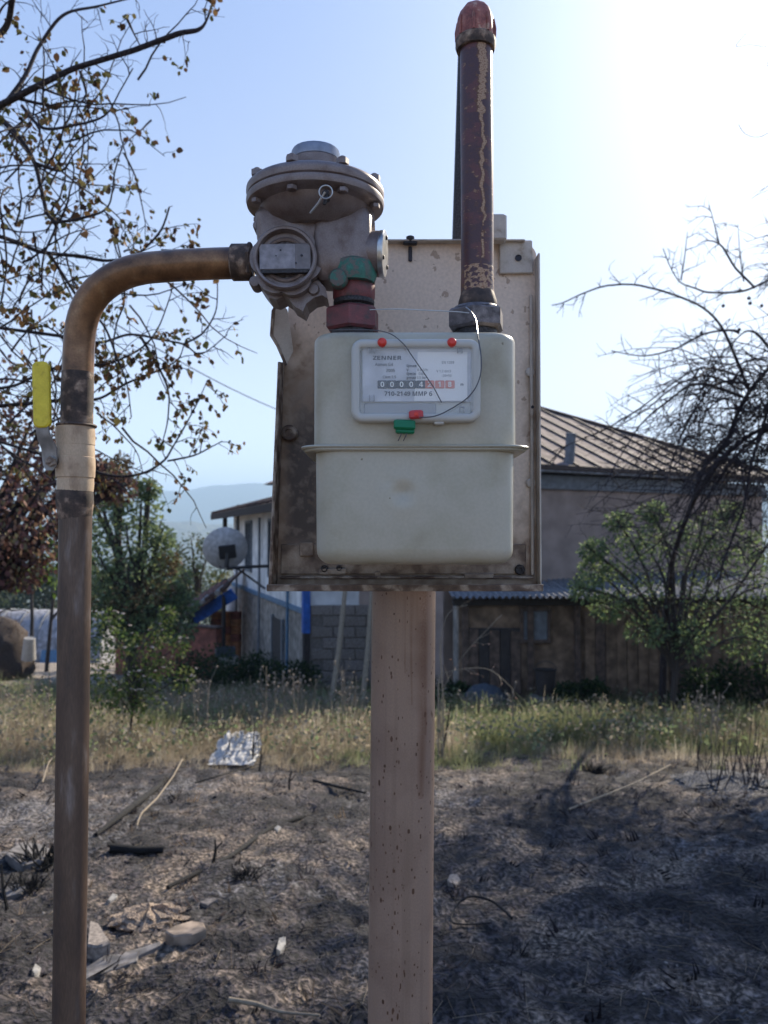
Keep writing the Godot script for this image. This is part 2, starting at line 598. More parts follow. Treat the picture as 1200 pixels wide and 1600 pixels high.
	mats.old_wood = grain(mat(L(0.13, 0.088, 0.068), 0.9), tex.plaster, 0.9)
	mats.board_grey = grain(mat(L(0.20, 0.22, 0.25), 0.7), tex.soft, 0.8)
	mats.asbestos = grain(mat(L(0.25, 0.25, 0.265), 0.95), tex.plaster, 1.1)
	mats.glass_dark = mat(L(0.03, 0.035, 0.045), 0.12)
	mats.terracotta = grain(mat(L(0.29, 0.10, 0.07), 0.9), tex.plaster, 1.5)
	mats.orange_block = grain(mat(L(0.50, 0.22, 0.10), 0.9), tex.plaster, 1.0)
	mats.dish = grain(mat(L(0.62, 0.60, 0.61), 0.6), tex.soft, 0.7)
	mats.white_film = grain(mat(L(0.36, 0.35, 0.37), 0.7), tex.plaster, 1.6)
	mats.bark_grey = grain(mat(L(0.085, 0.068, 0.06), 0.9), tex.bark, 0.12, 0.3)
	mats.bark_dark = grain(mat(L(0.055, 0.042, 0.05), 0.9), tex.bark, 0.2, 0.3)
	mats.leaf = leafy(0.6, 0.95)
	mats.dry_leaf = leafy(0.7, 0.6)
	mats.grass = leafy(0.8, 0.95)
	mats.char = grain(mat(L(0.013, 0.012, 0.014), 0.95), tex.bark, 0.1, 0.4)
	mats.straw = grain(mat(L(0.33, 0.265, 0.19), 0.85), tex.soft, 0.2)
	mats.bag_film = grain(mat(L(0.84, 0.82, 0.80), 0.6), tex.soft, 0.3)
	mats.bag_film.backlight_enabled = true
	mats.bag_film.backlight = Color(0.9, 0.9, 0.9)
	mats.paper_white = grain(mat(L(0.60, 0.575, 0.55), 0.7), tex.soft, 0.25)
	mats.paper_white.backlight_enabled = true
	mats.paper_white.backlight = Color(0.95, 0.95, 0.93)
	mats.cardboard = grain(mat(L(0.36, 0.275, 0.21), 0.9), tex.plaster, 0.4)
	mats.ash_board = grain(mat(L(0.19, 0.175, 0.172), 0.9), tex.plaster, 0.4)
	mats.stone = grain(mat(L(0.29, 0.245, 0.215), 0.9), tex.plaster, 0.15)
	mats.ground_bits = grain(mat(Color.WHITE, 0.95), tex.grit, 0.1)
	mats.straw_ash = grain(mat(L(0.42, 0.315, 0.235), 0.95), tex.grit, 0.2, 0.5)
	mats.ash_pile = grain(mat(L(0.20, 0.195, 0.205), 0.95), tex.earth, 0.6, 1.2)
	mats.blue_tarp = grain(mat(L(0.055, 0.068, 0.09), 0.7), tex.soft, 0.5)

# maroon paint peeling to tan primer; u runs round the pipe, v up it
func _peeling_paint() -> ImageTexture:
	var w := 256
	var h := 1024
	var a := fn(61, 0.012, 5).get_image(w, h).get_data()
	var b := fn(62, 0.05, 4).get_image(w, h).get_data()
	var c := fn(63, 0.16, 2).get_image(w, h).get_data()
	var out := PackedByteArray()
	out.resize(w * h * 3)
	var base := L(0.070, 0.030, 0.038)
	var red := L(0.115, 0.038, 0.040)
	var tan_ := L(0.42, 0.27, 0.17)
	var rust := L(0.12, 0.05, 0.022)
	for j in h:
		var v := float(j) / h          # 0 at the foot of the pipe
		for i in w:
			var k := j * w + i
			var na := a[k] / 255.0
			var nb := b[k] / 255.0
			var nc := c[k] / 255.0
			var col := base.lerp(red, smoothstep(0.45, 0.7, na))
			col = col.lerp(rust, smoothstep(0.60, 0.80, nb) * 0.4)
			# the torn strip where the paint has come off, one side of the pipe
			var u := float(i) / w
			var seam := absf(u - (STRIP + 0.012 * sin(v * 23.0) + (na - 0.5) * 0.05))
			var wide := 0.015
			if v > 0.70:
				wide = 0.040 * smoothstep(0.36, 0.44, na + 0.10 * sin(v * 41.0))
			if v < 0.33:
				wide = 0.010 * smoothstep(0.40, 0.5, na)
			wide *= 0.45 + 1.1 * nb
			if v < 0.14:
				wide += 0.20 * smoothstep(0.46, 0.56, nb)
			if seam < wide:
				col = tan_.lerp(rust, smoothstep(0.45, 0.8, nc) * 0.7)
			elif seam < wide * 1.35 + 0.003:
				col = rust
			elif nb > 0.80 and na > 0.45:
				col = tan_.lerp(rust, 0.5)
			var s := 0.9 + 0.2 * nc
			out[k * 3] = int(clampf(col.r * s, 0, 1) * 255)
			out[k * 3 + 1] = int(clampf(col.g * s, 0, 1) * 255)
			out[k * 3 + 2] = int(clampf(col.b * s, 0, 1) * 255)
	return ImageTexture.create_from_image(Image.create_from_data(w, h, false, Image.FORMAT_RGB8, out))

const STRIP := 0.285

# taupe paint with small rust pits; u round the post (front face about 0.25 wide), v from foot to top
func _post_paint() -> ImageTexture:
	var w := 512
	var h := 2048
	var a := fn(71, 0.006, 4).get_image(w, h).get_data()
	var c := fn(73, 0.2, 2).get_image(w, h).get_data()
	var base := [L(0.36, 0.285, 0.25), L(0.315, 0.245, 0.215)]
	var run_n := fn(75, 0.035, 3)
	var grime := L(0.20, 0.155, 0.13)
	var im := PackedByteArray()
	im.resize(w * h * 3)
	for k in w * h:
		var x := a[k] / 255.0
		var s := 0.955 + 0.09 * c[k] / 255.0
		var run := run_n.get_noise_2d(float(k % w) * 1.0, float(k / w) * 0.035)      # dirt washed down the paint
		var col: Color = base[0].lerp(base[1], smoothstep(0.35, 0.65, x)).lerp(grime, smoothstep(0.05, 0.6, run) * 0.24)
		im[k * 3] = int(clampf(col.r * s, 0, 1) * 255)
		im[k * 3 + 1] = int(clampf(col.g * s, 0, 1) * 255)
		im[k * 3 + 2] = int(clampf(col.b * s, 0, 1) * 255)
	var r := RandomNumberGenerator.new()
	r.seed = 77
	for q in 2700:
		var cx := r.randf() * w
		var cy := r.randf() * h
		var cl := fn(71, 0.006, 4)
		if a[int(cy) * w + int(cx)] < 120 and r.randf() < 0.6:
			continue
		var rad := r.randf_range(0.7, 1.7) if r.randf() < 0.85 else r.randf_range(1.6, 3.0)
		var tall := r.randf_range(1.0, 2.0)
		var rust := L(0.09, 0.045, 0.03).lerp(L(0.15, 0.08, 0.055), r.randf())
		for dy in range(-8, 9):
			for dx in range(-5, 6):
				var dd := Vector2(dx / 1.0, dy / tall).length()
				if dd > rad:
					continue
				var px_ := posmod(int(cx) + dx, w)
				var py := int(cy) + dy
				if py < 0 or py >= h:
					continue
				var k2 := (py * w + px_) * 3
				im[k2] = int(rust.r * 255)
				im[k2 + 1] = int(rust.g * 255)
				im[k2 + 2] = int(rust.b * 255)
	# rust runs down from the bracket at the top
	for run_ in [[0.115, 0.05, 0.35], [0.10, 0.02, 0.25], [0.16, 0.012, 0.2], [0.20, 0.015, 0.15]]:
		for j in range(int(h * (1.0 - run_[2] * 0.5)), h):
			var v: float = 1.0 - (h - j) / (h * run_[2] * 0.5)
			for i in w:
				var u := float(i) / w
				var off := absf(u - run_[0] - 0.003 * sin(j * 0.02))
				var amt: float = clampf(1.0 - off / (run_[1] * (0.35 + 0.65 * v)), 0, 1) * smoothstep(0.15, 0.75, 0.6 * a[j * w + i] / 255.0 + 0.4 * c[j * w + i] / 255.0) * 0.62
				if amt > 0.02:
					var k3 := (j * w + i) * 3
					var rc := L(0.15, 0.075, 0.05)
					im[k3] = int(lerpf(im[k3], rc.r * 255, amt))
					im[k3 + 1] = int(lerpf(im[k3 + 1], rc.g * 255, amt))
					im[k3 + 2] = int(lerpf(im[k3 + 2], rc.b * 255, amt))
	return ImageTexture.create_from_image(Image.create_from_data(w, h, false, Image.FORMAT_RGB8, im))

# beige paint of the box; scorched and rusty patches low on the left and along the lower edge (prism uv: metres from its corner)
func _tray_paint() -> ImageTexture:
	var w := 512
	var h := 640
	var a := fn(81, 0.009, 5).get_image(w, h).get_data()
	var b := fn(82, 0.03, 4).get_image(w, h).get_data()
	var c := fn(83, 0.12, 3).get_image(w, h).get_data()
	var out := PackedByteArray()
	out.resize(w * h * 3)
	var beige := L(0.74, 0.61, 0.50)
	var tan_ := L(0.40, 0.31, 0.23)
	var rust := L(0.235, 0.15, 0.10)
	var soot := L(0.055, 0.037, 0.030)
	for j in h:
		var v := float(j) / h        # 0 at the lower edge
		for i in w:
			var k := j * w + i
			var u := float(i) / w
			var na := a[k] / 255.0
			var nb := b[k] / 255.0
			var nc := c[k] / 255.0
			# burnt on the left below the torn corner
			var scorch := (1.0 - smoothstep(0.16, 0.36, u + (na - 0.5) * 0.22)) * (1.0 - smoothstep(0.60, 0.80, v + (na - 0.5) * 0.20))
			var black := (1.0 - smoothstep(0.03, 0.09, absf(u - 0.115 + (0.5 - v) * 0.05 + (na - 0.5) * 0.05))) * smoothstep(0.10, 0.16, v) * (1.0 - smoothstep(0.40, 0.62, v + (nb - 0.5) * 0.2))
			var low := (1.0 - smoothstep(0.04, 0.20, v + (na - 0.5) * 0.25))
			var right := smoothstep(0.93, 1.0, u + (na - 0.5) * 0.12) * (1.0 - smoothstep(0.35, 0.95, v + (nb - 0.5) * 0.3))
			var col := beige.lerp(tan_, clampf(scorch + low * 0.8 + right, 0, 1) * lerpf(0.7, 1.0, smoothstep(0.3, 0.6, nb)))
			col = col.lerp(rust, clampf(scorch * 0.9 + low * 0.8 + right * 0.8, 0, 1) * lerpf(0.25, 0.8, smoothstep(0.25, 0.75, 0.5 * nb + 0.3 * na + 0.2 * nc)))
			col = col.lerp(soot, clampf(black, 0, 1) * lerpf(0.55, 0.95, smoothstep(0.3, 0.6, nb + 0.2 * nc)) * 0.9)
			if nb > 0.74 and na > 0.5:
				col = col.lerp(rust, 0.5)
			var s := 0.95 + 0.1 * nc
			out[k * 3] = int(clampf(col.r * s, 0, 1) * 255)
			out[k * 3 + 1] = int(clampf(col.g * s, 0, 1) * 255)
			out[k * 3 + 2] = int(clampf(col.b * s, 0, 1) * 255)
	return ImageTexture.create_from_image(Image.create_from_data(w, h, false, Image.FORMAT_RGB8, out))

# ---------------------------------------------------------------- ground
func slope_y(x: float, z: float) -> float:
	var s := maxf(-z - 2.4, 0.0)
	var y := -0.11 * minf(s, 24.0)
	if s > 24.0:
		var q := s - 24.0
		y -= 58.0 * (1.0 - exp(-q * 0.16 / 58.0))
	if z > 0.0:
		y -= 0.02 * z
	return y

func ground_y(x: float, z: float) -> float:
	var r := Vector2(x, z).length()
	var y := slope_y(x, z)
	var near := 1.0 - smoothstep(18.0, 60.0, r)
	if near > 0.0:
		y += near * (0.07 * n_big.get_noise_2d(x, z) + 0.035 * n_mid.get_noise_2d(x, z))
		if r < 9.0:
			y += 0.022 * n_fine.get_noise_2d(x, z)
	return y

func edge_d(x: float) -> float:            # how far out the fire reached
	return 7.75 + 0.35 * n_big.get_noise_2d(x * 1.6, 40.0) + 0.22 * n_mid.get_noise_2d(x, 70.0) + clampf(x * 0.1, -0.2, 0.5)

func soil(x: float, z: float) -> Color:
	var d := -z
	var a := n_big.get_noise_2d(x * 1.5 + 9.0, z * 1.5) 
	var b := n_mid.get_noise_2d(x * 0.8, z * 0.8 + 31.0)
	var c := n_fine.get_noise_2d(x * 1.1 + 5.0, z * 1.1)
	var m := a * 0.95 + b * 0.95 + c * 0.40 - 0.06 * smoothstep(-0.1, 1.1, x)  # darker to the right: char, plus tree shade put into the colour
	var col := Color(0.026, 0.022, 0.027)
	col = col.lerp(Color(0.080, 0.069, 0.078), smoothstep(-0.35, 0.0, m))
	col = col.lerp(Color(0.20, 0.155, 0.132), smoothstep(0.02, 0.36, m + 0.06))
	col = col.lerp(Color(0.34, 0.265, 0.21), smoothstep(0.36, 0.7, m))
	var ash := n_big.get_noise_2d(x * 0.9 + 77.0, z * 0.9) + 0.6 * c - 0.30 * smoothstep(0.0, 1.5, x) + 0.5 * smoothstep(2.3, 3.2, x)
	col = col.lerp(Color(0.265, 0.255, 0.27), smoothstep(0.16, 0.6, ash) * 0.75)
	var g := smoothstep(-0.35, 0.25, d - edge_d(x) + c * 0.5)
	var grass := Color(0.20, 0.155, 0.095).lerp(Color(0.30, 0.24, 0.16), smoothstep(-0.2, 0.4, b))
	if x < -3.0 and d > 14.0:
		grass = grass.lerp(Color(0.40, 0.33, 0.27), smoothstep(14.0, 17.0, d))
	if z > 0.9:                              # added pale dirt behind the camera, bounces warm light forward
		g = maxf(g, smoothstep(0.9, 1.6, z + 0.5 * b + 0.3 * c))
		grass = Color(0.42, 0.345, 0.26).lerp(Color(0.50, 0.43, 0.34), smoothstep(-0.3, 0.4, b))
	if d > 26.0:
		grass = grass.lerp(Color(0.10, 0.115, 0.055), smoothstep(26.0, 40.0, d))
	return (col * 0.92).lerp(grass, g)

func _terrain() -> void:
	var angs := PackedFloat32Array()
	var a := -180.0
	while a < 180.0:
		angs.append(a)
		a += 0.28 if absf(a + 0.14) < 34.0 else (1.0 if absf(a) < 60.0 else 6.0)
	var rads := PackedFloat32Array()
	var r := 0.25
	while r < 9500.0:
		rads.append(r)
		r *= 1.011 if r > 1.9 and r < 9.0 else (1.025 if r < 30.0 else 1.09)
		if r < 1.9:
			r *= 1.06
	var b := MB.new()
	var k := angs.size()
	b.v.resize(k * rads.size())
	b.n.resize(k * rads.size())
	b.uv.resize(k * rads.size())
	b.c.resize(k * rads.size())
	for i in rads.size():
		for j in k:
			var t := deg_to_rad(angs[j])
			var x := sin(t) * rads[i]
			var z := -cos(t) * rads[i]
			b.v[i * k + j] = Vector3(x, ground_y(x, z), z)
			b.c[i * k + j] = soil(x, z)
	for i in rads.size():
		for j in k:
			var p0 := b.v[maxi(i - 1, 0) * k + j]
			var p1 := b.v[mini(i + 1, rads.size() - 1) * k + j]
			var q0 := b.v[i * k + (j - 1 + k) % k]
			var q1 := b.v[i * k + (j + 1) % k]
			var nn := (p1 - p0).cross(q1 - q0)
			if nn.y < 0.0:
				nn = -nn
			b.n[i * k + j] = nn.normalized()
	for i in rads.size() - 1:
		for j in k:
			var j2 := (j + 1) % k
			b.tri(i * k + j, i * k + j2, (i + 1) * k + j2)
			b.tri(i * k + j, (i + 1) * k + j2, (i + 1) * k + j)
	var centre := b.add(Vector3(0, ground_y(0, 0), 0), Vector3.UP)
	b.c[centre] = soil(0, 0)
	for j in k:
		b.tri(centre, j, (j + 1) % k)
	struct("ground", b, mats.ground)

func _mountains() -> void:
	var ridge := fn(91, 0.9, 5)
	for q in 2:
		var b := MB.new()
		var dist: float = [5200.0, 2300.0][q]
		var rows := 26
		var cols := 420
		for i in rows:
			var f := float(i) / (rows - 1)
			var d := dist * (0.72 + 0.56 * f)
			for j in cols:
				var az := -75.0 + 150.0 * j / (cols - 1)
				var u := 600.0 + F * tan(deg_to_rad(clampf(az, -60, 60)))
				var top := 0.0
				if q == 0:       # elevation of the skyline in degrees
					top = 3.05 + 0.62 * exp(-pow((u - 400.0) / 52.0, 2.0)) + 0.25 * exp(-pow((u - 330.0) / 30.0, 2.0)) - 0.2 * exp(-pow((u - 560.0) / 90.0, 2.0)) + 0.10 * ridge.get_noise_1d(u * 0.012) + 0.03 * ridge.get_noise_1d(u * 0.06)
				else:
					top = 0.95 + 0.35 * sin(u * 0.008 + 1.0) + 0.20 * ridge.get_noise_1d(u * 0.02 + 300.0)
				var crest := 1.0 - absf(f - 0.5) * 2.0
				var bumpy := 0.10 * ridge.get_noise_2d(az * 0.35, f * 5.0) * (1.0 - crest)
				var y := -70.0 + (tan(deg_to_rad(top)) * dist + EYE + 70.0) * clampf(pow(crest, 0.85) + bumpy, 0.0, 1.0)
				b.add(Vector3(sin(deg_to_rad(az)) * d, y, -cos(deg_to_rad(az)) * d), Vector3.UP)
		for i in rows:
			for j in cols:
				var nn := (b.v[mini(i + 1, rows - 1) * cols + j] - b.v[maxi(i - 1, 0) * cols + j]).cross(b.v[i * cols + mini(j + 1, cols - 1)] - b.v[i * cols + maxi(j - 1, 0)])
				b.n[i * cols + j] = (nn if nn.y > 0.0 else -nn).normalized()
		for i in rows - 1:
			for j in cols - 1:
				b.tri(i * cols + j, i * cols + j + 1, (i + 1) * cols + j + 1)
				b.tri(i * cols + j, (i + 1) * cols + j + 1, (i + 1) * cols + j)
		struct(["mountain", "hill"][q], b, mats.mountain)

# ---------------------------------------------------------------- houses
func _left_house() -> void:
	var near := Vector3(-1.41, 0, -15.0)
	var far := Vector3(-4.35, 0, -23.7)
	var along := (far - near).normalized()
	var out := Vector3(-along.z, 0, along.x)       # outward normal of the long wall, to the left
	if out.x > 0.0:
		out = -out
	var length := (far - near).length()
	var wall := func(t: float, y: float, proud := 0.0) -> Vector3:
		return near + along * t + out * proud + Vector3(0, y, 0)
	var bas := Basis(along, Vector3.UP, along.cross(Vector3.UP))
	var h := thing("house", "white house with blue trim and brown eaves behind the satellite dish", "house", near + Vector3(0, slope_y(near.x, near.z), 0))
	var ledge := 0.08
	var eave := 2.20
	var deep := 4.5
	var inn := -out * deep
	# upper storey: white panels, lower storey: plaster; as closed boxes
	var b := MB.new()
	var c0: Vector3 = wall.call(length * 0.5, (ledge + eave) * 0.5) + inn * 0.5
	b.box(c0, Vector3(length, eave - ledge, deep), bas)
	obj("upper_wall", b, mats.white_wall, h)
	b = MB.new()
	b.box(wall.call(length * 0.5, (ledge - 3.2) * 0.5, 0.0) + inn * 0.5 - Vector3(0, 0.004, 0), Vector3(length - 0.02, ledge + 3.2, deep - 0.02), bas)
	obj("lower_wall", b, mats.plaster_grey, h)
	b = MB.new()
	b.box(wall.call(length * 0.5, ledge, 0.03), Vector3(length + 0.06, 0.10, 0.06), bas, 0.01)
	obj("ledge", b, mats.blue_trim, h)
	b = MB.new()
	b.box(wall.call(0.0, 1.0, 0.015) , Vector3(0.14, 2.6, 0.14), bas, 0.01)
	obj("corner_post", b, mats.blue_paint, h)
	b = MB.new()
	b.box(wall.call(0.0, -1.2, 0.012) , Vector3(0.12, 1.9, 0.12), bas, 0.01)
	obj("corner_post", b, mats.dark_wood, h)
	# white buttress at the far end of the lower wall
	b = MB.new()
	b.tube([wall.call(length - 0.25, -3.0, 0.26), wall.call(length - 0.25, -1.8, 0.10), wall.call(length - 0.25, ledge - 0.06, 0.0)], [0.26, 0.22, 0.2], 10)
	obj("buttress", b, mats.white_wall, h)
	# roof: thin brown slab that rises to the middle of the house
	var poly_lo := []
	var r0: Vector3 = wall.call(-0.4, eave - 0.10, 0.55)
	var r1: Vector3 = wall.call(length + 0.75, eave - 0.10, 0.55)
	var top0: Vector3 = wall.call(-0.4, eave + 0.70, -2.4)
	var top1: Vector3 = wall.call(length + 0.75, eave + 0.70, -2.4)
	b = MB.new()
	var dn := Vector3(0, -0.14, 0)
	b.loft([PackedVector3Array([r0 + dn, r1 + dn, r1, r0]), PackedVector3Array([top0 + dn, top1 + dn, top1, top0])], true, 5.0)
	var rf_ := obj("roof", b, mats.roof_brown, h)
	for k in 14:
		var rb := MB.new()
		var t := -0.4 + (length + 1.15) * k / 13.0
		rb.tube([wall.call(t, eave - 0.07, 0.55), wall.call(t, eave + 0.72, -2.4)], [0.035], 6)
		obj("roof_batten", rb, mats.roof_brown, rf_)
	b = MB.new()
	b.box(wall.call(length * 0.5 + 0.17, eave - 0.19, 0.56), Vector3(length + 1.1, 0.16, 0.03), bas)
	obj("fascia", b, mats.eave_board, h)
	# windows in the white wall
	for t in [6.4, 3.2]:
		var w := MB.new()
		for q in [[-0.42, 0.0, 0.07, 1.25], [0.42, 0.0, 0.07, 1.25], [0.0, 0.62, 0.91, 0.07], [0.0, -0.62, 0.91, 0.07], [0.0, 0.0, 0.05, 1.2]]:
			w.box(wall.call(t + q[0], 1.2 + q[1], 0.02), Vector3(q[2], q[3], 0.06), bas)
		var fr := obj("window", w, mats.board_grey, h)
		w = MB.new()
		w.box(wall.call(t, 1.2, 0.006), Vector3(0.8, 1.2, 0.01), bas)
		obj("pane", w, mats.glass_dark, fr)
	for t in [4.55, 1.35, 8.1]:
		var dpipe := MB.new()
		dpipe.tube([wall.call(t, eave - 0.3, 0.07), wall.call(t, 0.2, 0.07), wall.call(t, -2.4, 0.09)], [0.032], 8)
		obj("drainpipe", dpipe, mats.board_grey if t > 2.0 else mats.blue_trim, h)
	b = MB.new()
	b.box(wall.call(2.6, -1.15, 0.01), Vector3(1.0, 1.7, 0.05), bas)
	var dr := obj("door", b, mats.dark_wood, h)
	for q in [-0.55, 0.55]:
		b = MB.new()
		b.box(wall.call(2.6 + q, -1.15, 0.02), Vector3(0.10, 1.8, 0.07), bas)
		obj("jamb", b, mats.board_grey, dr)
	# brown boarding and posts at the far gable
	b = MB.new()
	b.box(wall.call(length + 0.35, eave - 0.55, 0.2), Vector3(0.12, 1.1, 0.12), bas)
	obj("eave_post", b, mats.dark_wood, h)
	b = MB.new()
	b.box(wall.call(length - 0.9, ledge + 1.75, 0.012), Vector3(0.35, 1.0, 0.02), bas)
	obj("vent_board", b, mats.dark_wood, h)
	# front wall of concrete blocks, from the corner to the right
	b = MB.new()
	b.box(Vector3(0.30, -1.6, -15.06), Vector3(3.3, 3.6, 0.16))
	var fw := obj("block_wall", b, mats.mortar, h)
	var shapes := []
	for q in 4:
		var s := MB.new()
		s.box(Vector3.ZERO, Vector3(0.385 + 0.01 * (q % 2), 0.185, 0.05), Basis(), 0.012)
		shapes.append(s.mesh())
	var tones := []
	for q in 4:
		var mm: StandardMaterial3D = mats.block.duplicate()
		mm.albedo_color = L(0.25 + 0.018 * q, 0.215 + 0.016 * q, 0.19 + 0.016 * q)
		mm.uv1_world_triplanar = true
		tones.append(mm)
	for row in 14:
		for k in 8:
			var x := -1.12 + 0.40 * k + (0.2 if row % 2 else 0.0)
			if x > 1.75:
				continue
			piece("block", shapes[rng.randi() % 4], tones[rng.randi() % 4], fw, Transform3D(Basis.from_euler(Vector3(0, 0, rf(-0.01, 0.01))), Vector3(x, 0.12 - 0.2 * row, -14.972 + rf(-0.006, 0.006))))

	# satellite dish on its arm
	var dp := P(352, 857, 17.6)
	var t_hit := 6.0
	var st := thing("satellite_dish", "grey satellite dish seen from behind beside white house", "satellite dish", dp)
	var face := Vector3(-0.22, 0.30, -0.93).normalized()
	b = MB.new()
	var prof := []
	for k in 11:
		var r := 0.47 * k / 10.0
		prof.append(Vector2(maxf(r, 0.002), 0.16 * pow(r / 0.47, 2.0) - 0.16))
	prof.append(Vector2(0.478, 0.008))
	prof.append(Vector2(0.46, 0.012))
	for k in range(9, -1, -1):
		var r := 0.46 * k / 10.0
		prof.append(Vector2(maxf(r, 0.002), 0.16 * pow(r / 0.47, 2.0) - 0.148))
	b.lathe(prof, dp, face, 40, true, 50.0)
	obj("reflector", b, mats.dish, st)
	var bk := dp - face * 0.2
	var fb := Basis.looking_at(-face, Vector3.UP)
	b = MB.new()
	b.box(dp - face * 0.165 + Vector3(0.04, -0.02, 0), Vector3(0.36, 0.30, 0.05), fb * Basis(Vector3.FORWARD, 0.12), 0.01)
	obj("back_plate", b, mats.dark_steel, st)
	b = MB.new()
	b.tube([bk + Vector3(0.04, -0.03, 0.0), bk + Vector3(0.03, -0.34, 0.04)], [0.045], 8)
	obj("clamp", b, mats.dark_steel, st)
	b = MB.new()
	var arm0 := bk + Vector3(0.03, -0.36, 0.04)
	var arm1: Vector3 = wall.call(2.9, 0.82, 0.0)
	b.tube([arm0, arm0 + (arm1 - arm0) * 0.5 + Vector3(0, 0.01, 0), arm1], [0.035], 8)
	obj("arm", b, mats.dark_steel, st)
	b = MB.new()
	b.tube([arm0 + (arm1 - arm0) * 0.2, wall.call(4.2, 0.25, 0.0)], [0.025], 8)
	obj("brace", b, mats.dark_steel, st)
	b = MB.new()
	b.tube([dp - face * 0.1 + Vector3(-0.1, -0.42, 0), dp + face * 0.35 + Vector3(-0.12, -0.42, 0), dp + face * 0.55], [0.016], 6)
	obj("feed_arm", b, mats.dark_steel, st)
	b = MB.new()
	b.lathe([Vector2(0.03, -0.06), Vector2(0.05, 0.0), Vector2(0.04, 0.05)], dp + face * 0.57, face, 12)
	obj("receiver", b, mats.board_grey, st)

# the plastered house with the hipped metal roof, turned 30 degrees
func _right_house() -> void:
	var e0 := Vector3(0.93, 0, -12.9)
	var along := Vector3(0.866, 0, -0.5)
	var inward := Vector3(-0.5, 0, -0.866)
	var length := 7.92
	var eave_y := EYE + 1.13
	var deep := 6.6
	var bas := Basis(along, Vector3.UP, along.cross(Vector3.UP))
	var at := func(t: float, y: float, proud := 0.0) -> Vector3:
		return e0 + along * t - inward * proud + Vector3(0, y, 0)
	var h := thing("house", "plastered house with brown ribbed metal hip roof, right of the meter", "house", e0 + Vector3(0, slope_y(e0.x, e0.z), 0))
	var b := MB.new()
	b.box(at.call(length * 0.5, (eave_y - 0.2 - 2.0) * 0.5, -deep * 0.5), Vector3(length, eave_y - 0.2 + 2.0, deep), bas)
	obj("wall", b, mats.plaster_brown, h)
	b = MB.new()
	b.box(at.call(length * 0.5, eave_y - 0.235, 0.03), Vector3(length + 0.1, 0.25, 0.06), bas, 0.012)
	obj("frieze_board", b, mats.board_grey, h)
	b = MB.new()
	b.box(at.call(length * 0.5, eave_y - 0.065, 0.12), Vector3(length + 0.5, 0.035, 0.30), bas)
	obj("soffit", b, mats.asbestos, h)
	b = MB.new()
	b.box(at.call(length * 0.5, eave_y + 0.0, 0.27), Vector3(length + 0.62, 0.09, 0.035), bas, 0.01)
	obj("gutter", b, mats.roof_rib, h)
	# hip roof
	var over := 0.29
	var tan_p := tan(deg_to_rad(25.0))
	var A: Vector3 = at.call(-over, eave_y + 0.02, over)
	var B: Vector3 = at.call(length + over, eave_y + 0.02, over)
	var C: Vector3 = at.call(length + over, eave_y + 0.02, -deep - over)
	var D: Vector3 = at.call(-over, eave_y + 0.02, -deep - over)
	var half := deep * 0.5 + over
	var R0: Vector3 = at.call(-over + half, eave_y + 0.02 + half * tan_p, over - half)
	var R1: Vector3 = at.call(length + over - half, eave_y + 0.02 + half * tan_p, over - half)
	b = MB.new()
	var up := Vector3.UP
	b.face([A, B, R1, R0], (B - A).cross(R0 - A).normalized() * (1.0 if (B - A).cross(R0 - A).y > 0 else -1.0))
	b.face([C, D, R0, R1], (D - C).cross(R0 - C).normalized() * (1.0 if (D - C).cross(R0 - C).y > 0 else -1.0))
	b.face([B, C, R1], (C - B).cross(R1 - B).normalized() * (1.0 if (C - B).cross(R1 - B).y > 0 else -1.0))
	b.face([D, A, R0], (A - D).cross(R0 - D).normalized() * (1.0 if (A - D).cross(R0 - D).y > 0 else -1.0))
	b.face([A - up * 0.02, B - up * 0.02, C - up * 0.02, D - up * 0.02], -up)
	var roof := obj("roof", b, mats.roof_metal, h)
	# standing ribs on the slope in view, each its own piece
	var slope := (R0 - (A + along * half)).normalized()
	var t := 0.25
	while t < length + over * 2.0:
		var run := minf(half, minf(t, length + 2.0 * over - t))
		var foot: Vector3 = A + along * t
		if run > 0.15:
			var rb := MB.new()
			var len_ := run / cos(deg_to_rad(25.0))
			var rbas := Basis(along, slope.cross(along).normalized() * -1.0, slope)
			rb.box(foot + slope * len_ * 0.5 + Vector3(0, 0.012, 0), Vector3(0.045, 0.05, len_), rbas, 0.006)
			obj("roof_rib", rb, mats.roof_rib, roof)
		t += 0.52 + rf(-0.035, 0.035)
	for e in [[B, R1], [A, R0], [R0, R1]]:
		var rc := MB.new()
		rc.tube([e[0] + up * 0.02, e[1] + up * 0.02], [0.05], 8)
		obj("ridge_cap", rc, mats.roof_rib, roof)
	# stove pipe through the lower slope
	var sp_ := P(908, 738, 14.1)
	var foot2: Vector3 = at.call(2.55, eave_y + 0.05, 0.10)
	b = MB.new()
	b.lathe([Vector2(0.085, 0.0), Vector2(0.085, 0.52), Vector2(0.092, 0.525), Vector2(0.092, 0.56), Vector2(0.078, 0.565), Vector2(0.076, 0.3)], foot2, Vector3(0.06, 1, 0.05), 20, true)
	obj("flue", b, mats.board_grey, h)

	# shed along the foot of the house
	var y0 := 0.60
	var s := thing("shed", "low brown shed under a grey corrugated roof, below the plastered house", "shed", Vector3(3.2, slope_y(0, -12.1), -12.1))
	var zf := -12.1
	b = MB.new()
	b.box(Vector3(3.75, -0.75, zf - 0.08), Vector3(5.3, 2.55, 0.16))
	obj("wall", b, mats.mud_wall, s)
	b = MB.new()
	b.box(Vector3(1.13, -0.75, zf - 0.32), Vector3(0.12, 2.55, 0.60))
	obj("side_wall", b, mats.plaster_grey, s)
	# roof: corrugated sheets
	var sheet_x := 0.98
	var kx := 0
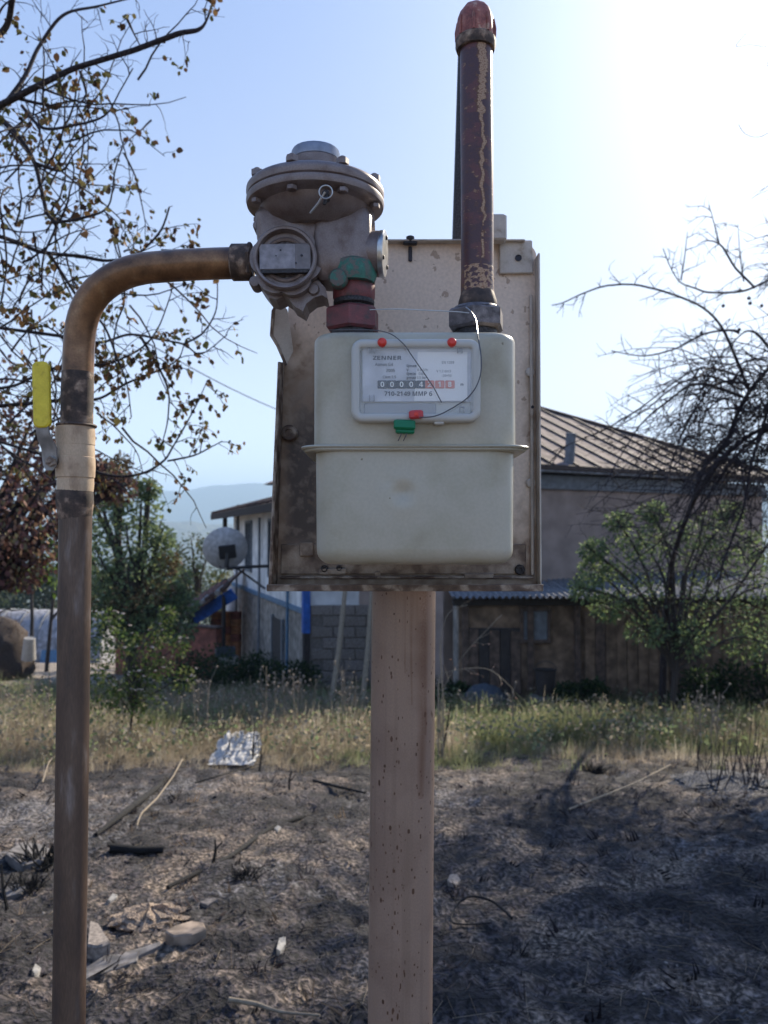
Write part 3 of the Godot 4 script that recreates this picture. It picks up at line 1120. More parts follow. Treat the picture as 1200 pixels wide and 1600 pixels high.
	while sheet_x < 6.6:
		var rs := MB.new()
		var wdt := 0.94
		var n := 64
		var back_d := 12.9 + (sheet_x - 0.93) * 0.577 + 0.2
		var rows := [zf + 0.34 + rf(-0.04, 0.04), -minf(back_d, 15.4)]
		var lift := 0.012 * (kx % 2)
		for side in 2:
			for i in n + 1:
				var x := sheet_x + wdt * i / n
				var wv := 0.022 * sin(TAU * i / n * 10.0)
				var nx := -0.022 * cos(TAU * i / n * 10.0) * TAU * 10.0 / wdt
				for e in 2:
					var z: float = rows[e]
					var y := y0 + 0.0 + wv + lift + (zf + 0.34 - z) * 0.055 - 0.008 * side
					rs.add(Vector3(x, y, z), Vector3(nx, 1, 0).normalized() * (1.0 if side == 0 else -1.0))
			var o := side * (n + 1) * 2
			for i in n:
				rs.tri(o + i * 2, o + i * 2 + 1, o + i * 2 + 3)
				rs.tri(o + i * 2, o + i * 2 + 3, o + i * 2 + 2)
		for i in n:
			rs.quad(rs.v[i * 2], rs.v[i * 2 + 2], rs.v[(n + 1) * 2 + i * 2 + 2], rs.v[(n + 1) * 2 + i * 2], Vector3(0, 0, 1))
		obj("roof_sheet", rs, mats.asbestos, s)
		sheet_x += 0.90
		kx += 1
	b = MB.new()
	b.box(Vector3(3.75, y0 - 0.09, zf + 0.06), Vector3(5.5, 0.10, 0.09), Basis(), 0.008)
	obj("roof_beam", b, mats.dark_wood, s)
	for x in [1.2, 2.15, 2.84, 4.3, 5.7]:
		b = MB.new()
		b.box(Vector3(x, -0.62, zf + 0.04), Vector3(0.09, 2.2, 0.08), Basis.from_euler(Vector3(0, 0, rf(-0.01, 0.01))), 0.008)
		obj("post", b, mats.old_wood, s)
	# window
	b = MB.new()
	var wc := P(838, 978, 12.0)
	for q in [[-0.20, 0.0, 0.05, 0.52], [0.20, 0.0, 0.05, 0.52], [0.0, 0.235, 0.36, 0.05], [0.0, -0.235, 0.36, 0.05]]:
		b.box(Vector3(wc.x + q[0], wc.y + q[1], zf + 0.02), Vector3(q[2], q[3], 0.07), Basis(), 0.006)
	var wn := obj("window", b, mats.old_wood, s)
	b = MB.new()
	b.box(Vector3(wc.x, wc.y, zf + 0.008), Vector3(0.36, 0.44, 0.012))
	obj("pane", b, mats.board_grey, wn)
	# doorway and boards
	b = MB.new()
	b.box(Vector3(1.62, -0.75, zf + 0.02), Vector3(0.78, 1.75, 0.04))
	var door := obj("door", b, mats.dark_wood, s)
	for k in 5:
		b = MB.new()
		b.box(Vector3(1.31 + 0.155 * k, -0.75 + rf(-0.03, 0.03), zf + 0.05), Vector3(0.145, 1.7, 0.025), Basis(), 0.004)
		obj("board", b, [mats.old_wood, mats.dark_wood][k % 2], door)
	for k in 22:
		b = MB.new()
		b.box(Vector3(3.02 + 0.155 * k, -0.62 + rf(-0.04, 0.04), zf + 0.035), Vector3(0.147, 1.95, 0.024), Basis.from_euler(Vector3(0, 0, rf(-0.012, 0.012))), 0.004)
		obj("board", b, [mats.mud_wall, mats.old_wood, mats.mud_wall][rng.randi() % 3], s)

# ---------------------------------------------------------------- things in the yard on the left and by the shed
func _yard() -> void:
	var b := MB.new()
	# porch roof with a blue fascia
	var p0 := P(292, 966, 21.0)
	var p1 := P(362, 922, 20.2)
	var o := thing("porch_roof", "small sloping tiled porch roof with bright blue barge board", "porch roof", (p0 + p1) * 0.5)
	var dirp := (p1 - p0).normalized()
	var back := Vector3(-0.25, 0, -0.97)
	var upn := dirp.cross(back).normalized()
	if upn.y < 0: upn = -upn
	b.box((p0 + p1) * 0.5 + back * 0.0 - upn * 0.1, Vector3((p1 - p0).length(), 0.30, 0.06), Basis(dirp, upn, dirp.cross(upn)), 0.01)
	obj("barge_board", b, mats.blue_paint, o)
	b = MB.new()
	b.box((p0 + p1) * 0.5 + back * 0.9 + upn * 0.09, Vector3((p1 - p0).length() + 0.1, 0.05, 1.9), Basis(dirp, upn, dirp.cross(upn)))
	obj("deck", b, mats.roof_brown, o)
	var n_t := 9
	var tile := MB.new()
	tile.tube([Vector3(0, 0, 0.17), Vector3(0, 0.012, -0.17)], [0.075, 0.06], 10, true)
	var tile_mesh := tile.mesh()
	var tile_m := [mats.roof_brown, mats.terracotta, mats.roof_brown]
	for k in n_t:
		for q in 5:
			var tp := p0.lerp(p1, (k + 0.5) / n_t) + back * (0.05 + 0.36 * q) + upn * 0.135
			piece("roof_tile", tile_mesh, tile_m[(k + q) % 3] if not (q == 0 and k % 3 == 1) else mats.paper_white, o, Transform3D(Basis(dirp, upn, dirp.cross(upn)), tp))
	for u in [350.0, 300.0]:
		b = MB.new()
		var f := P(u, 1012, 20.4)
		var t := p0.lerp(p1, (u - 292.0) / 70.0)
		b.tube([Vector3(t.x, slope_y(t.x, t.z) - 0.1, t.z), t], [0.05], 8)
		obj("post", b, mats.dark_wood, o)
	# low red wall
	var w0 := P(185, 970, 20.5)
	var w1 := P(343, 968, 18.8)
	var along := Vector3(w1.x - w0.x, 0, w1.z - w0.z).normalized()
	var g := slope_y(w0.x, w0.z)
	o = thing("garden_wall", "low terracotta coloured wall below the green tree", "wall", Vector3((w0.x + w1.x) * 0.5, g, (w0.z + w1.z) * 0.5))
	var top := w0.y
	b = MB.new()
	b.box(Vector3((w0.x + w1.x) * 0.5, (top + g - 0.4) * 0.5, (w0.z + w1.z) * 0.5), Vector3((w1 - w0).length(), top - g + 0.4, 0.2), Basis(along, Vector3.UP, along.cross(Vector3.UP)), 0.02)
	obj("wall_body", b, mats.terracotta, o)
	b = MB.new()
	b.box(Vector3((w0.x + w1.x) * 0.5, top + 0.025, (w0.z + w1.z) * 0.5), Vector3((w1 - w0).length() + 0.06, 0.05, 0.28), Basis(along, Vector3.UP, along.cross(Vector3.UP)), 0.01)
	obj("coping", b, mats.roof_brown, o)
	# sunlit hollow blocks beside it
	var ob := P(354, 1000, 22.0)
	o = thing("block_stack", "stack of sunlit orange hollow blocks beyond the red wall", "blocks", Vector3(ob.x, slope_y(ob.x, ob.z), ob.z))
	var bs := MB.new()
	bs.box(Vector3.ZERO, Vector3(0.25, 0.19, 0.24), Basis(), 0.012)
	var bsm := bs.mesh()
	for r in 8:
		for k in 3:
			var q: StandardMaterial3D = mats.orange_block if (r + k) % 3 else mats.terracotta
			piece("block", bsm, q, o, Transform3D(Basis.from_euler(Vector3(0, rf(-0.06, 0.06), 0)), Vector3(ob.x - 0.27 + 0.262 * k, slope_y(ob.x, ob.z) + 0.1 + 0.2 * r, ob.z + rf(-0.02, 0.02))))
	# crates piled at its foot
	for q in [[352, 1018, "dark blue plastic crate, upper of the pile by the porch post", mats.blue_tarp], [357, 1032, "pale cardboard box, middle of the pile by the porch post", mats.paper_white], [349, 1043, "brown cardboard box lowest in pile by the porch post", mats.cardboard]]:
		var c := P(q[0], q[1], 18.2)
		var t := thing("crate", q[2], "crate", c - Vector3(0, 0.1, 0))
		b = MB.new()
		b.box(c - Vector3(0, 0.095, 0), Vector3(0.42, 0.02, 0.3), Basis(Vector3.UP, 0.3))
		obj("bottom", b, q[3], t)
		for s in 4:
			b = MB.new()
			var bb := Basis(Vector3.UP, 0.3)
			var off: Vector3 = bb * [Vector3(0.2, 0, 0), Vector3(-0.2, 0, 0), Vector3(0, 0, 0.145), Vector3(0, 0, -0.145)][s]
			b.box(c + off, Vector3(0.02, 0.19, 0.31) if s < 2 else Vector3(0.378, 0.19, 0.02), bb)
			obj("side", b, q[3], t)
	# greenhouse under white film
	var gh := P(70, 986, 30.0)
	o = thing("greenhouse", "low greenhouse under white film at far left, behind dark posts", "greenhouse", Vector3(gh.x, slope_y(gh.x, gh.z), gh.z))
	var rings := []
	var gy0 := slope_y(gh.x, gh.z)
	for e in 15:
		var ring := PackedVector3Array()
		for k in 21:
			var a := PI * k / 20.0
			ring.append(Vector3(gh.x - 3.6 + 0.4 * e, gy0 - 0.15 + sin(a) * (1.95 + 0.03 * (e % 2)), gh.z - 1.7 + cos(a) * 1.7))
		rings.append(ring)
	b = MB.new()
	b.loft(rings, true, 40.0)
	obj("film", b, mats.white_film, o)
	for e in 8:
		b = MB.new()
		var pts := []
		for k in 21:
			var a := PI * k / 20.0
			pts.append(Vector3(gh.x - 3.6 + 0.8 * e, gy0 - 0.15 + sin(a) * 1.99, gh.z - 1.7 + cos(a) * 1.74))
		b.tube(pts, [0.025], 6)
		obj("hoop", b, mats.board_grey, o)
	b = MB.new()
	b.box(Vector3(gh.x + 0.55, gy0 + 0.25, gh.z + 0.2), Vector3(1.2, 0.55, 0.06), Basis.from_euler(Vector3(-0.4, 0, 0)))
	obj("flap", b, mats.blue_trim, o)
	# dark posts in front
	for q in [[48, 1012, 922, "straight dark fence post in front of the white greenhouse"], [72, 1012, 925, "leaning forked fence post in front of the white greenhouse"]]:
		var foot := P(q[0], q[1], 22.0)
		var head := P(q[0] + (12 if q[0] > 60 else 1), q[2], 22.0)
		b = MB.new()
		var mid := foot.lerp(head, 0.5) + Vector3(0.03, 0, 0)
		b.tube([Vector3(foot.x, slope_y(foot.x, foot.z) - 0.2, foot.z), mid, head], [0.06, 0.05, 0.04], 8)
		if q[0] > 60:
			b.tube([mid, mid + Vector3(0.3, 0.35, 0)], [0.04, 0.03], 6)
		single("fence_post", b, mats.dark_wood, q[3], "post", Vector3(foot.x, slope_y(foot.x, foot.z), foot.z))
	# brown haystack at the left edge
	var hs := P(-4, 1030, 19.0)
	hs.y = slope_y(hs.x, hs.z)
	b = MB.new()
	var hr := []
	var hn := fn(123, 1.7, 3)
	for i in 15:
		var f := float(i) / 14.0
		var ring := PackedVector3Array()
		for k in 26:
			var a := TAU * k / 26.0
			var rad := 0.78 * sqrt(maxf(1.0 - pow(f, 2.6), 0.0004)) * (1.0 + 0.18 * hn.get_noise_2d(cos(a) * 2.0 + f, sin(a) * 2.0 + f * 3.0))
			ring.append(hs + Vector3(cos(a) * rad, 1.45 * f, sin(a) * rad))
		hr.append(ring)
	b.loft(hr, true, 60.0)
	o = thing("haystack", "dark brown rounded haystack at the left edge", "haystack", hs)
	obj("heap", b, mats.hay, o)
	var hx := []
	var hc := []
	for k in 700:
		var f := rng.randf()
		var a := rf(0, TAU)
		var rad := 0.78 * sqrt(1.0 - pow(f, 2.6))
		hx.append(Transform3D(Basis.from_euler(Vector3(rf(-1.4, 1.4), rf(0, TAU), rf(-1.4, 1.4))).scaled(Vector3.ONE * rf(0.12, 0.3)), hs + Vector3(cos(a) * rad, 1.45 * f, sin(a) * rad)))
		hc.append(Color(0.085, 0.06, 0.048) * rf(0.5, 1.7))
	many("straw", _blade_mesh(0.05), mats.grass, hx, hc, o)
	# white ribbed plastic tub lying on its side
	var tb := P(45, 1012, 17.5)
	b = MB.new()
	var tp := []
	for i in 29:
		var f := float(i) / 28.0
		tp.append(Vector2(0.14 - 0.035 * f + (0.010 if i % 2 else 0.0), 0.48 * f))
	tp.append(Vector2(0.08, 0.47))
	b.lathe(tp, tb + Vector3(0, -0.25, 0), Vector3(0.12, 1, 0.2), 24, true, 20.0)
	single("tub", b, mats.paper_white, "white ribbed plastic tub beside the haystack", "tub", tb + Vector3(0, -0.25, 0))
	# two leaning pale poles before the block wall
	for q in [[541, 915, 521, 1075, "left of two pale poles leaning before the block wall"], [583, 915, 568, 1078, "right of two pale poles leaning, partly behind the rusty post"]]:
		var hd := P(q[0], q[1], 12.6)
		var ft := P(q[2], q[3], 12.0)
		b = MB.new()
		var low := ft + (ft - hd).normalized() * 0.35
		var high := hd + (hd - ft).normalized() * 0.5
		b.tube([low, low.lerp(high, 0.4) + Vector3(0.012, 0, 0), low.lerp(high, 0.75) - Vector3(0.008, 0, 0), high], [0.042, 0.04, 0.036, 0.032], 9)
		single("pole", b, mats.straw, q[4], "pole", low)
	# pale blue tarpaulin and buckets by the shed
	var tr := P(757, 1050, 11.6)
	tr.y = slope_y(tr.x, tr.z)
	b = MB.new()
	var rr := []
	for i in 12:
		var f := float(i) / 11.0
		var ring := PackedVector3Array()
		for k in 22:
			var a := TAU * k / 22.0
			var rad := 0.34 * pow(maxf(1.0 - f * f, 0.0005), 0.45) * (1.0 + 0.25 * hn.get_noise_2d(cos(a) * 3.0 + 9.0, sin(a) * 3.0 + f * 2.0) + 0.06 * sin(a * 7.0))
			ring.append(tr + Vector3(cos(a) * rad, 0.42 * f, sin(a) * rad * 0.7))
		rr.append(ring)
	b.loft(rr, true, 35.0)
	single("tarpaulin", b, mats.blue_tarp, "crumpled blue grey tarpaulin heap in front of the shed door", "tarpaulin", tr)
	var bk := P(852, 1060, 11.6)
	bk.y = slope_y(bk.x, bk.z)
	o = thing("bucket", "grey metal bucket under the shed window", "bucket", bk)
	b = MB.new()
	b.lathe([Vector2(0.11, 0.25), Vector2(0.12, 0.26), Vector2(0.15, 0.60), Vector2(0.16, 0.61), Vector2(0.145, 0.6), Vector2(0.115, 0.28)], bk, Vector3.UP, 20)
	obj("body", b, mats.dark_wood, o)
	b = MB.new()
	var hp := []
	for k in 13:
		var a := PI * k / 12.0
		hp.append(bk + Vector3(cos(a) * 0.155, 0.60 + sin(a) * 0.13, 0.03))
	b.tube(hp, [0.006], 6)
	obj("handle", b, mats.dark_steel, o)
	b = MB.new()
	b.box(bk + Vector3(0, 0.12, 0), Vector3(0.4, 0.25, 0.3), Basis(Vector3.UP, 0.2), 0.02)
	single("stone_block", b, mats.stone, "squared grey stone carrying the metal bucket", "stone", bk)
	# overhead cable to the white house
	var ca := P(120, 470, 9.0)
	var cb := P(470, 655, 15.5)
	b = MB.new()
	var cpts := []
	for k in 25:
		var f := k / 24.0
		cpts.append(ca.lerp(cb, f) - Vector3(0, 0.10 * sin(PI * f), 0))
	var cdir: Vector3 = (cpts[0] - cpts[1]).normalized()
	cpts.push_front(cpts[0] + cdir * 7.0 + Vector3(0, 0.4, 0))
	b.tube(cpts, [0.008], 5)
	single("cable", b, mats.char, "thin overhead cable running from the left down towards the white house", "cable", ca)

# ---------------------------------------------------------------- the meter and its pipes
func _text(s: String, h: float, at: Vector3, m: Material, parent: Node3D, called := "lettering", bold := false, squeeze := 1.0) -> void:
	var t := TextMesh.new()
	var f := SystemFont.new()
	f.font_names = PackedStringArray(["Droid Sans"])
	if bold:
		f.font_weight = 700
	t.font = f
	t.text = s
	t.font_size = 20
	t.pixel_size = h / 14.3
	t.depth = 0.0004
	t.curve_step = 2.0
	t.horizontal_alignment = HORIZONTAL_ALIGNMENT_LEFT
	piece(called, t, m, parent, Transform3D(Basis.from_scale(Vector3(squeeze, 1, 1)), at))

func _foreground() -> void:
	_post_and_box()
	_meter()
	_regulator()
	_left_pipe()
	_tall_pipe()

func _post_and_box() -> void:
	# square steel post
	var d := 1.035
	var top := P(632, 905, d)
	var low := P(626, 1600, d)
	var dir := (low - top) / (top.y - low.y)
	var b := MB.new()
	var rings := []
	var hw := 51.0 * px(d)
	var ring0 := rrect(hw, hw, 0.035, 11, 5)
	var bottom := -0.12
	for i in 14:
		var y := lerpf(bottom, top.y, i / 13.0)
		var c := top + dir * (top.y - y)
		var r := PackedVector3Array()
		for q in ring0:
			r.append(Vector3(c.x + q.x, y, c.z - 0.035 + q.y))
		rings.append(r)
	b.loft(rings, true, 50.0)
	var foot := top + dir * top.y
	var o := thing("steel_post", "square taupe painted steel post with rust pits, carrying the meter box", "post", Vector3(foot.x, 0, foot.z - 0.035))
	obj("shaft", b, mats.post, o)
	b = MB.new()
	b.box(Vector3(top.x, top.y + 0.12, -d - 0.006), Vector3(0.16, 0.26, 0.006), Basis(), 0.002)
	obj("bracket", b, mats.dark_steel, o)

	# dark flat bar standing behind the tall pipe
	var q0 := P(728, 66, 1.06)
	var q1 := P(717, 420, 1.06)
	b = MB.new()
	var ax := (q0 - q1).normalized()
	var side := ax.cross(Vector3.BACK).normalized()
	b.box((q0 + q1) * 0.5 - ax * 0.08, Vector3(0.019, (q0 - q1).length() + 0.16, 0.02), Basis(side, ax, side.cross(ax)), 0.002)
	single("steel_bar", b, mats.dark_steel, "thin black steel bar standing behind the tall rusty pipe", "bar", q1)

	# the open box: back plate, rim on the sides and below
	d = 0.985
	var s := px(d)
	var z := -d
	var o0 := P(430, 918, d)                       # lower left corner of the back plate
	var up_px := func(v: float) -> float: return P(600, v, d).y - o0.y
	var rt_px := func(u: float) -> float: return (u - 430.0) * s
	o = thing("meter_box", "open beige sheet metal box, scorched and rusty at lower left, behind the meter", "meter box", o0)
	var W: float = rt_px.call(840)
	var H: float = up_px.call(379)
	var poly := PackedVector2Array()
	poly.append(Vector2(0, 0)); poly.append(Vector2(W, 0))
	for k in 7:
		var a := PI * 0.5 * k / 6.0
		poly.append(Vector2(W - 0.018 + cos(a) * 0.018, H - 0.018 + sin(a) * 0.018))
	poly.append(Vector2(rt_px.call(468), H)); poly.append(Vector2(rt_px.call(452), up_px.call(455)))
	poly.append(Vector2(rt_px.call(441), up_px.call(560))); poly.append(Vector2(rt_px.call(440), up_px.call(570)))
	b = MB.new()
	b.prism(poly, Transform3D(Basis(), o0), 0.0, -0.0025)
	mats.tray.uv1_scale = Vector3(1.0 / W, 1.0 / H, 1.0)
	obj("back_plate", b, mats.tray, o)
	# right rim: narrow flange folded forward with a bead
	b = MB.new()
	b.box(Vector3(o0.x + W - 0.001, o0.y + (H - 0.02) * 0.5, z + 0.011), Vector3(0.0022, H - 0.02, 0.022), Basis(), 0.0007)
	obj("rim", b, mats.tray_light, o)
	b = MB.new()
	b.box(Vector3(o0.x + W - 0.0075, o0.y + H * 0.5 - 0.025, z + 0.004), Vector3(0.0035, H - 0.08, 0.005), Basis(), 0.0012)
	obj("bead", b, mats.tray_light, o)
	for yy in [0.30, 0.62]:
		b = MB.new()
		b.lathe([Vector2(0.0055, 0.0), Vector2(0.0055, 0.003), Vector2(0.004, 0.0042)], Vector3(o0.x + W - 0.009, o0.y + H * yy, z + 0.0005), Vector3.BACK, 14)
		obj("rivet", b, mats.tray_light, o)
	# left rim: deeper wall, leaning out towards the foot
	b = MB.new()
	var l0 := P(422, 917, d - 0.035)
	var l1 := P(437, 566, d - 0.03)
	var b0 := Vector3(o0.x, o0.y, z)
	var b1 := P(441, 566, d)
	b1.z = z
	var off := Vector3(0.0022, 0, 0)
	b.loft([PackedVector3Array([l0, b0, b0 + off, l0 + off]), PackedVector3Array([l1, b1, b1 + off, l1 + off])], true, 5.0)
	obj("rim", b, mats.tray_edge, o)
	b = MB.new()
	b.tube([l0, l0.lerp(l1, 0.3), l0.lerp(l1, 0.62), l1], [0.0022], 8)
	obj("rim_bead", b, mats.tray_edge, o)
	# torn and bent upper piece of the left rim
	b = MB.new()
	var tz := d - 0.028
	var t0 := P(447, 571, tz); var t1 := P(434, 540, tz); var t2 := P(425, 524, tz); var t3 := P(427, 486, tz)
	var t4 := P(432, 474, tz); var t5 := P(440, 474, tz); var t6 := P(449, 484, d - 0.022); var t7 := P(458, 548, d - 0.020)
	var th := Vector3(0, 0, -0.002)
	b.loft([PackedVector3Array([t0, t1, t2, t3, t4, t5, t6, t7]), PackedVector3Array([t0 + th, t1 + th, t2 + th, t3 + th, t4 + th, t5 + th, t6 + th, t7 + th])], true, 10.0)
	obj("torn_flap", b, mats.tray_light, o)
	b = MB.new()
	b.tube([t0, t1, t2 + Vector3(-0.0005, 0, 0), t3, t4], [0.0016, 0.002, 0.0022, 0.0022, 0.0012], 8)
	obj("torn_edge", b, mats.tray_edge, o)
	# lower rim: lip with rolled edge
	b = MB.new()
	b.box(Vector3(o0.x + W * 0.5 - 0.003, o0.y - 0.001, z + 0.018), Vector3(W + 0.004, 0.0022, 0.036), Basis(), 0.0007)
	obj("lip", b, mats.tray_edge, o)
	b = MB.new()
	b.box(Vector3(o0.x + W * 0.5 - 0.003, o0.y + 0.002, z + 0.0365), Vector3(W + 0.004, 0.008, 0.002), Basis(), 0.0007)
	obj("lip_edge", b, mats.tray_edge, o)
	b = MB.new()
	b.box(Vector3(o0.x + W * 0.5, o0.y + 0.0125, z + 0.006), Vector3(W - 0.012, 0.004, 0.005), Basis(), 0.0012)
	obj("lip_bead", b, mats.tray_edge, o)
	# overlapping lower strip and small corner plate
	b = MB.new()
	b.box(Vector3(o0.x + W * 0.5 - 0.004, o0.y + 0.034, z + 0.0025), Vector3(W - 0.022, 0.036, 0.003), Basis(), 0.001)
	obj("lower_strip", b, mats.tray_dirty, o)
	for q in [[479, 858, 22, 22, 0.006], [520, 893, 42, 9, 0.007], [748, 900, 46, 8, 0.007], [806, 402, 52, 52, 0.004], [590, 897, 9, 8, 0.006]]:
		var c := P(q[0], q[1], d - q[4])
		b = MB.new()
		b.box(c, Vector3(q[2] * s, q[3] * s, 0.004), Basis.from_euler(Vector3(0, 0, 0.02)), 0.001)
		obj("tab", b, mats.tray_dirty if q[1] > 700 else mats.tray_light, o)
	for q in [[812, 890, 8], [452, 677, 13], [507, 889, 6], [530, 888, 5]]:
		var c := P(q[0], q[1], d - 0.005)
		b = MB.new()
		var r: float = q[2] * s
		b.lathe([Vector2(r, -0.004), Vector2(r, 0.002), Vector2(r * 0.8, 0.004), Vector2(r * 0.5, 0.004), Vector2(r * 0.45, 0.002)], c, Vector3.BACK, 18)
		obj("plug", b, mats.dark_steel if q[0] != 452 else mats.tray_edge, o)
	# holes seen dark
	for q in [[810, 403, 4.2], [773, 376, 3.0], [832, 636, 2.0]]:
		var c := P(q[0], q[1], d - 0.0068)
		b = MB.new()
		var r: float = q[2] * s
		b.lathe([Vector2(r * 1.25, 0.0), Vector2(r * 1.2, 0.0012), Vector2(r, 0.0012), Vector2(r * 0.9, -0.003)], c, Vector3.BACK, 14)
		obj("eyelet", b, mats.ink, o)
	# top edge fold, slot and bolt
	b = MB.new()
	b.box(Vector3(o0.x + (rt_px.call(600) + rt_px.call(820)) * 0.5, o0.y + H - 0.001, z + 0.006), Vector3(rt_px.call(820) - rt_px.call(600), 0.0022, 0.012), Basis(), 0.0007)
	obj("top_fold", b, mats.tray_light, o)
	b = MB.new()
	b.box(P(641, 397, d - 0.001), Vector3(6 * s, 24 * s, 0.003), Basis(), 0.001)
	obj("slot", b, mats.ink, o)
	b = MB.new()
	b.box(P(641, 380, d - 0.008), Vector3(22 * s, 5 * s, 0.008), Basis(), 0.001)
	b.lathe([Vector2(5 * s, 0), Vector2(6.5 * s, 0.002), Vector2(6.5 * s, 0.006), Vector2(4 * s, 0.007)], P(641, 378, d - 0.008), Vector3.UP, 12)
	obj("bolt", b, mats.dark_steel, o)
	# clamp block behind the tall pipe
	b = MB.new()
	b.box(P(757, 358, d - 0.02), Vector3(66 * s, 40 * s, 0.018), Basis(), 0.002)
	b.box(P(786, 341, d - 0.02), Vector3(6 * s, 6 * s, 0.012), Basis(), 0.001)
	obj("pipe_clamp", b, mats.tray_light, o)

func _meter() -> void:
	var d := 0.79
	var s := px(d)
	var c := P(649.5, 700, d)
	var zc := -d - 0.072
	var y_of := func(v: float) -> float: return P(650, v, d).y
	var o := thing("gas_meter", "pale grey green diaphragm gas meter with seam flange and counter window", "gas meter", Vector3(c.x, y_of.call(882), zc))
	# upper and lower half of the case
	for half in 2:
		var b := MB.new()
		var rings := []
		var y0: float = y_of.call(701) if half == 0 else y_of.call(699)
		var y1: float = y_of.call(516.5) if half == 0 else y_of.call(883)
		var hw: float = (162.5 if half == 0 else 160.0) * s
		var hd := 0.072 if half == 0 else 0.070
		var rt := 0.0085 if half == 0 else 0.014
		var n := 44
		var sg := signf(y1 - y0)
		var ys := []
		for i in n:
			ys.append([lerpf(y0, y1 - sg * rt, float(i) / (n - 1)), 0.0])
		for k in range(1, 8):
			var a := PI * 0.5 * k / 7.0
			ys.append([y1 - sg * rt + sg * rt * sin(a), rt * (1.0 - cos(a))])
		for q in ys:
			var ring := PackedVector3Array()
			var taper := 1.0 - (0.012 if half == 1 else 0.0) * absf((q[0] - y0) / (y1 - y0))
			for p in rrect((hw - q[1]) * taper, hd - q[1], maxf(0.026 - q[1], 0.006), 7, 46):
				var w := Vector3(c.x + p.x, q[0], zc + p.y)
				if p.y > hd * 0.9 and q[1] == 0.0:
					# sheet metal: slightly bulged, with a knock in the lower half
					w.z += 0.0016 * cos(p.x / hw * 1.5) * sin(PI * (q[0] - y0) / (y1 - y0))
					if half == 1:
						var e1 := Vector2(w.x - P(630, 770, d).x, w.y - P(630, 770, d).y).length()
						w.z -= 0.0036 * exp(-pow(e1 / 0.0080, 2.0))
						w.z += 0.0007 * exp(-pow((e1 - 0.014) / 0.008, 2.0))
						var e2 := Vector2(w.x - P(606, 752, d).x, w.y - P(606, 752, d).y).length()
						w.z -= 0.0008 * exp(-pow(e2 / 0.005, 2.0))
				ring.append(w)
			rings.append(ring)
		b.loft(rings, true, 50.0)
		obj(["upper_case", "lower_case"][half], b, mats.case, o)
	# seam flange: two folded rims
	for k in 2:
		var b := MB.new()
		var rings := []
		var ym: float = y_of.call(697.5 if k == 0 else 701.8)
		for q in [[-0.0016, 0.0016], [-0.0010, 0.0005], [0.0, 0.0], [0.0010, 0.0005], [0.0016, 0.0016]]:
			var ring := PackedVector3Array()
			for p in rrect(0.1125 - 0.003 * k - q[1], 0.0755 - 0.001 * k - q[1], 0.021, 8, 1):
				ring.append(Vector3(c.x + p.x, ym + q[0], zc + p.y))
			rings.append(ring)
		b.loft(rings, true, 50.0)
		obj("seam_flange", b, mats.case, o)
	# counter housing: frame, label plate, clear cover
	var zf := -d + 0.0005
	var wc := P(650, 594, d - 0.013)
	var fr := Transform3D(Basis(), Vector3(wc.x, wc.y, zf))
	var b := MB.new()
	var rings := []
	for q in [[0.0, 0.0, 0.0], [0.0, 0.0, 0.0105], [0.0012, 0.0, 0.0123], [0.003, 0.0, 0.013], [0.0065, 0.0, 0.013], [0.0078, 0.0, 0.012], [0.0088, 0.0, 0.004]]:
		var ring := PackedVector3Array()
		for p in rrect(0.0618 - q[0], 0.0398 - q[0], maxf(0.011 - q[0], 0.003), 8, 1):
			ring.append(fr * Vector3(p.x, p.y, q[2]))
		rings.append(ring)
	b.loft(rings, false, 40.0)
	var house := obj("counter_housing", b, mats.plastic, o)
	b = MB.new()
	b.prism(rrect(0.0545, 0.0325, 0.004, 5, 1), fr, 0.001, 0.0030)
	obj("floor_plate", b, mats.plastic, house)
	var lp := P(653, 586.5, d - 0.006)
	b = MB.new()
	b.prism(rrect(86.5 * s, 41.0 * s, 0.002, 4, 1), Transform3D(Basis(), Vector3(lp.x, lp.y, zf)), 0.0032, 0.0060)
	var label := obj("label_plate", b, mats.label, o)
	b = MB.new()
	b.prism(PackedVector2Array([Vector2(-34 * s, -40 * s), Vector2(49 * s, -40 * s), Vector2(49 * s, 36 * s), Vector2(-28 * s, 36 * s)]), Transform3D(Basis(), Vector3(P(681, 588, d - 0.006).x, lp.y, zf)), 0.0061, 0.0064)
	obj("sticker", b, mats.sticker, label)
	b = MB.new()
	var gs := P(625, 640, d - 0.006)
	b.box(Vector3(gs.x, gs.y, zf + 0.0042), Vector3(112 * s, 20 * s, 0.003), Basis(), 0.001)
	obj("lower_strip", b, mats.grey_strip, house)
	b = MB.new()
	b.prism(rrect(0.0538, 0.0318, 0.004, 5, 1), fr, 0.0104, 0.0112)
	obj("cover", b, mats.pane, house)
	# lettering; x and y in photograph pixels
	var zt := zf + 0.0064
	var write := func(s_: String, u: float, v: float, h: float, bold := false, sq := 1.0) -> void:
		var p := P(u, v, d - 0.007)
		_text(s_, h * s, Vector3(p.x, p.y, zt), mats.ink, label, "lettering", bold, sq)
	write.call("ZENNER", 582, 559, 6.2, true, 1.35)
	write.call("Atmos G4", 586, 569.5, 4.6)
	write.call("2005", 603, 579, 4.6)
	write.call("Class 1.5", 598, 589, 3.8)
	write.call("Qmax", 635, 571.5, 4.0, true)
	write.call("V", 635, 578, 4.0, true)
	write.call("Qmin", 635, 584, 4.0, true)
	write.call("pmax", 635, 590, 4.0, true)
	write.call("6 m3/h", 652, 578, 3.6)
	write.call("0.04", 654, 584, 3.6)
	write.call("0.5 bar", 651, 590, 3.6)
	write.call("EN 1359", 690, 566.5, 3.8)
	write.call("V 1.2 dm3", 682, 580, 3.6)
	write.call("-20+50", 690, 587, 3.6)
	write.call("m", 719, 600.5, 4.2, true)
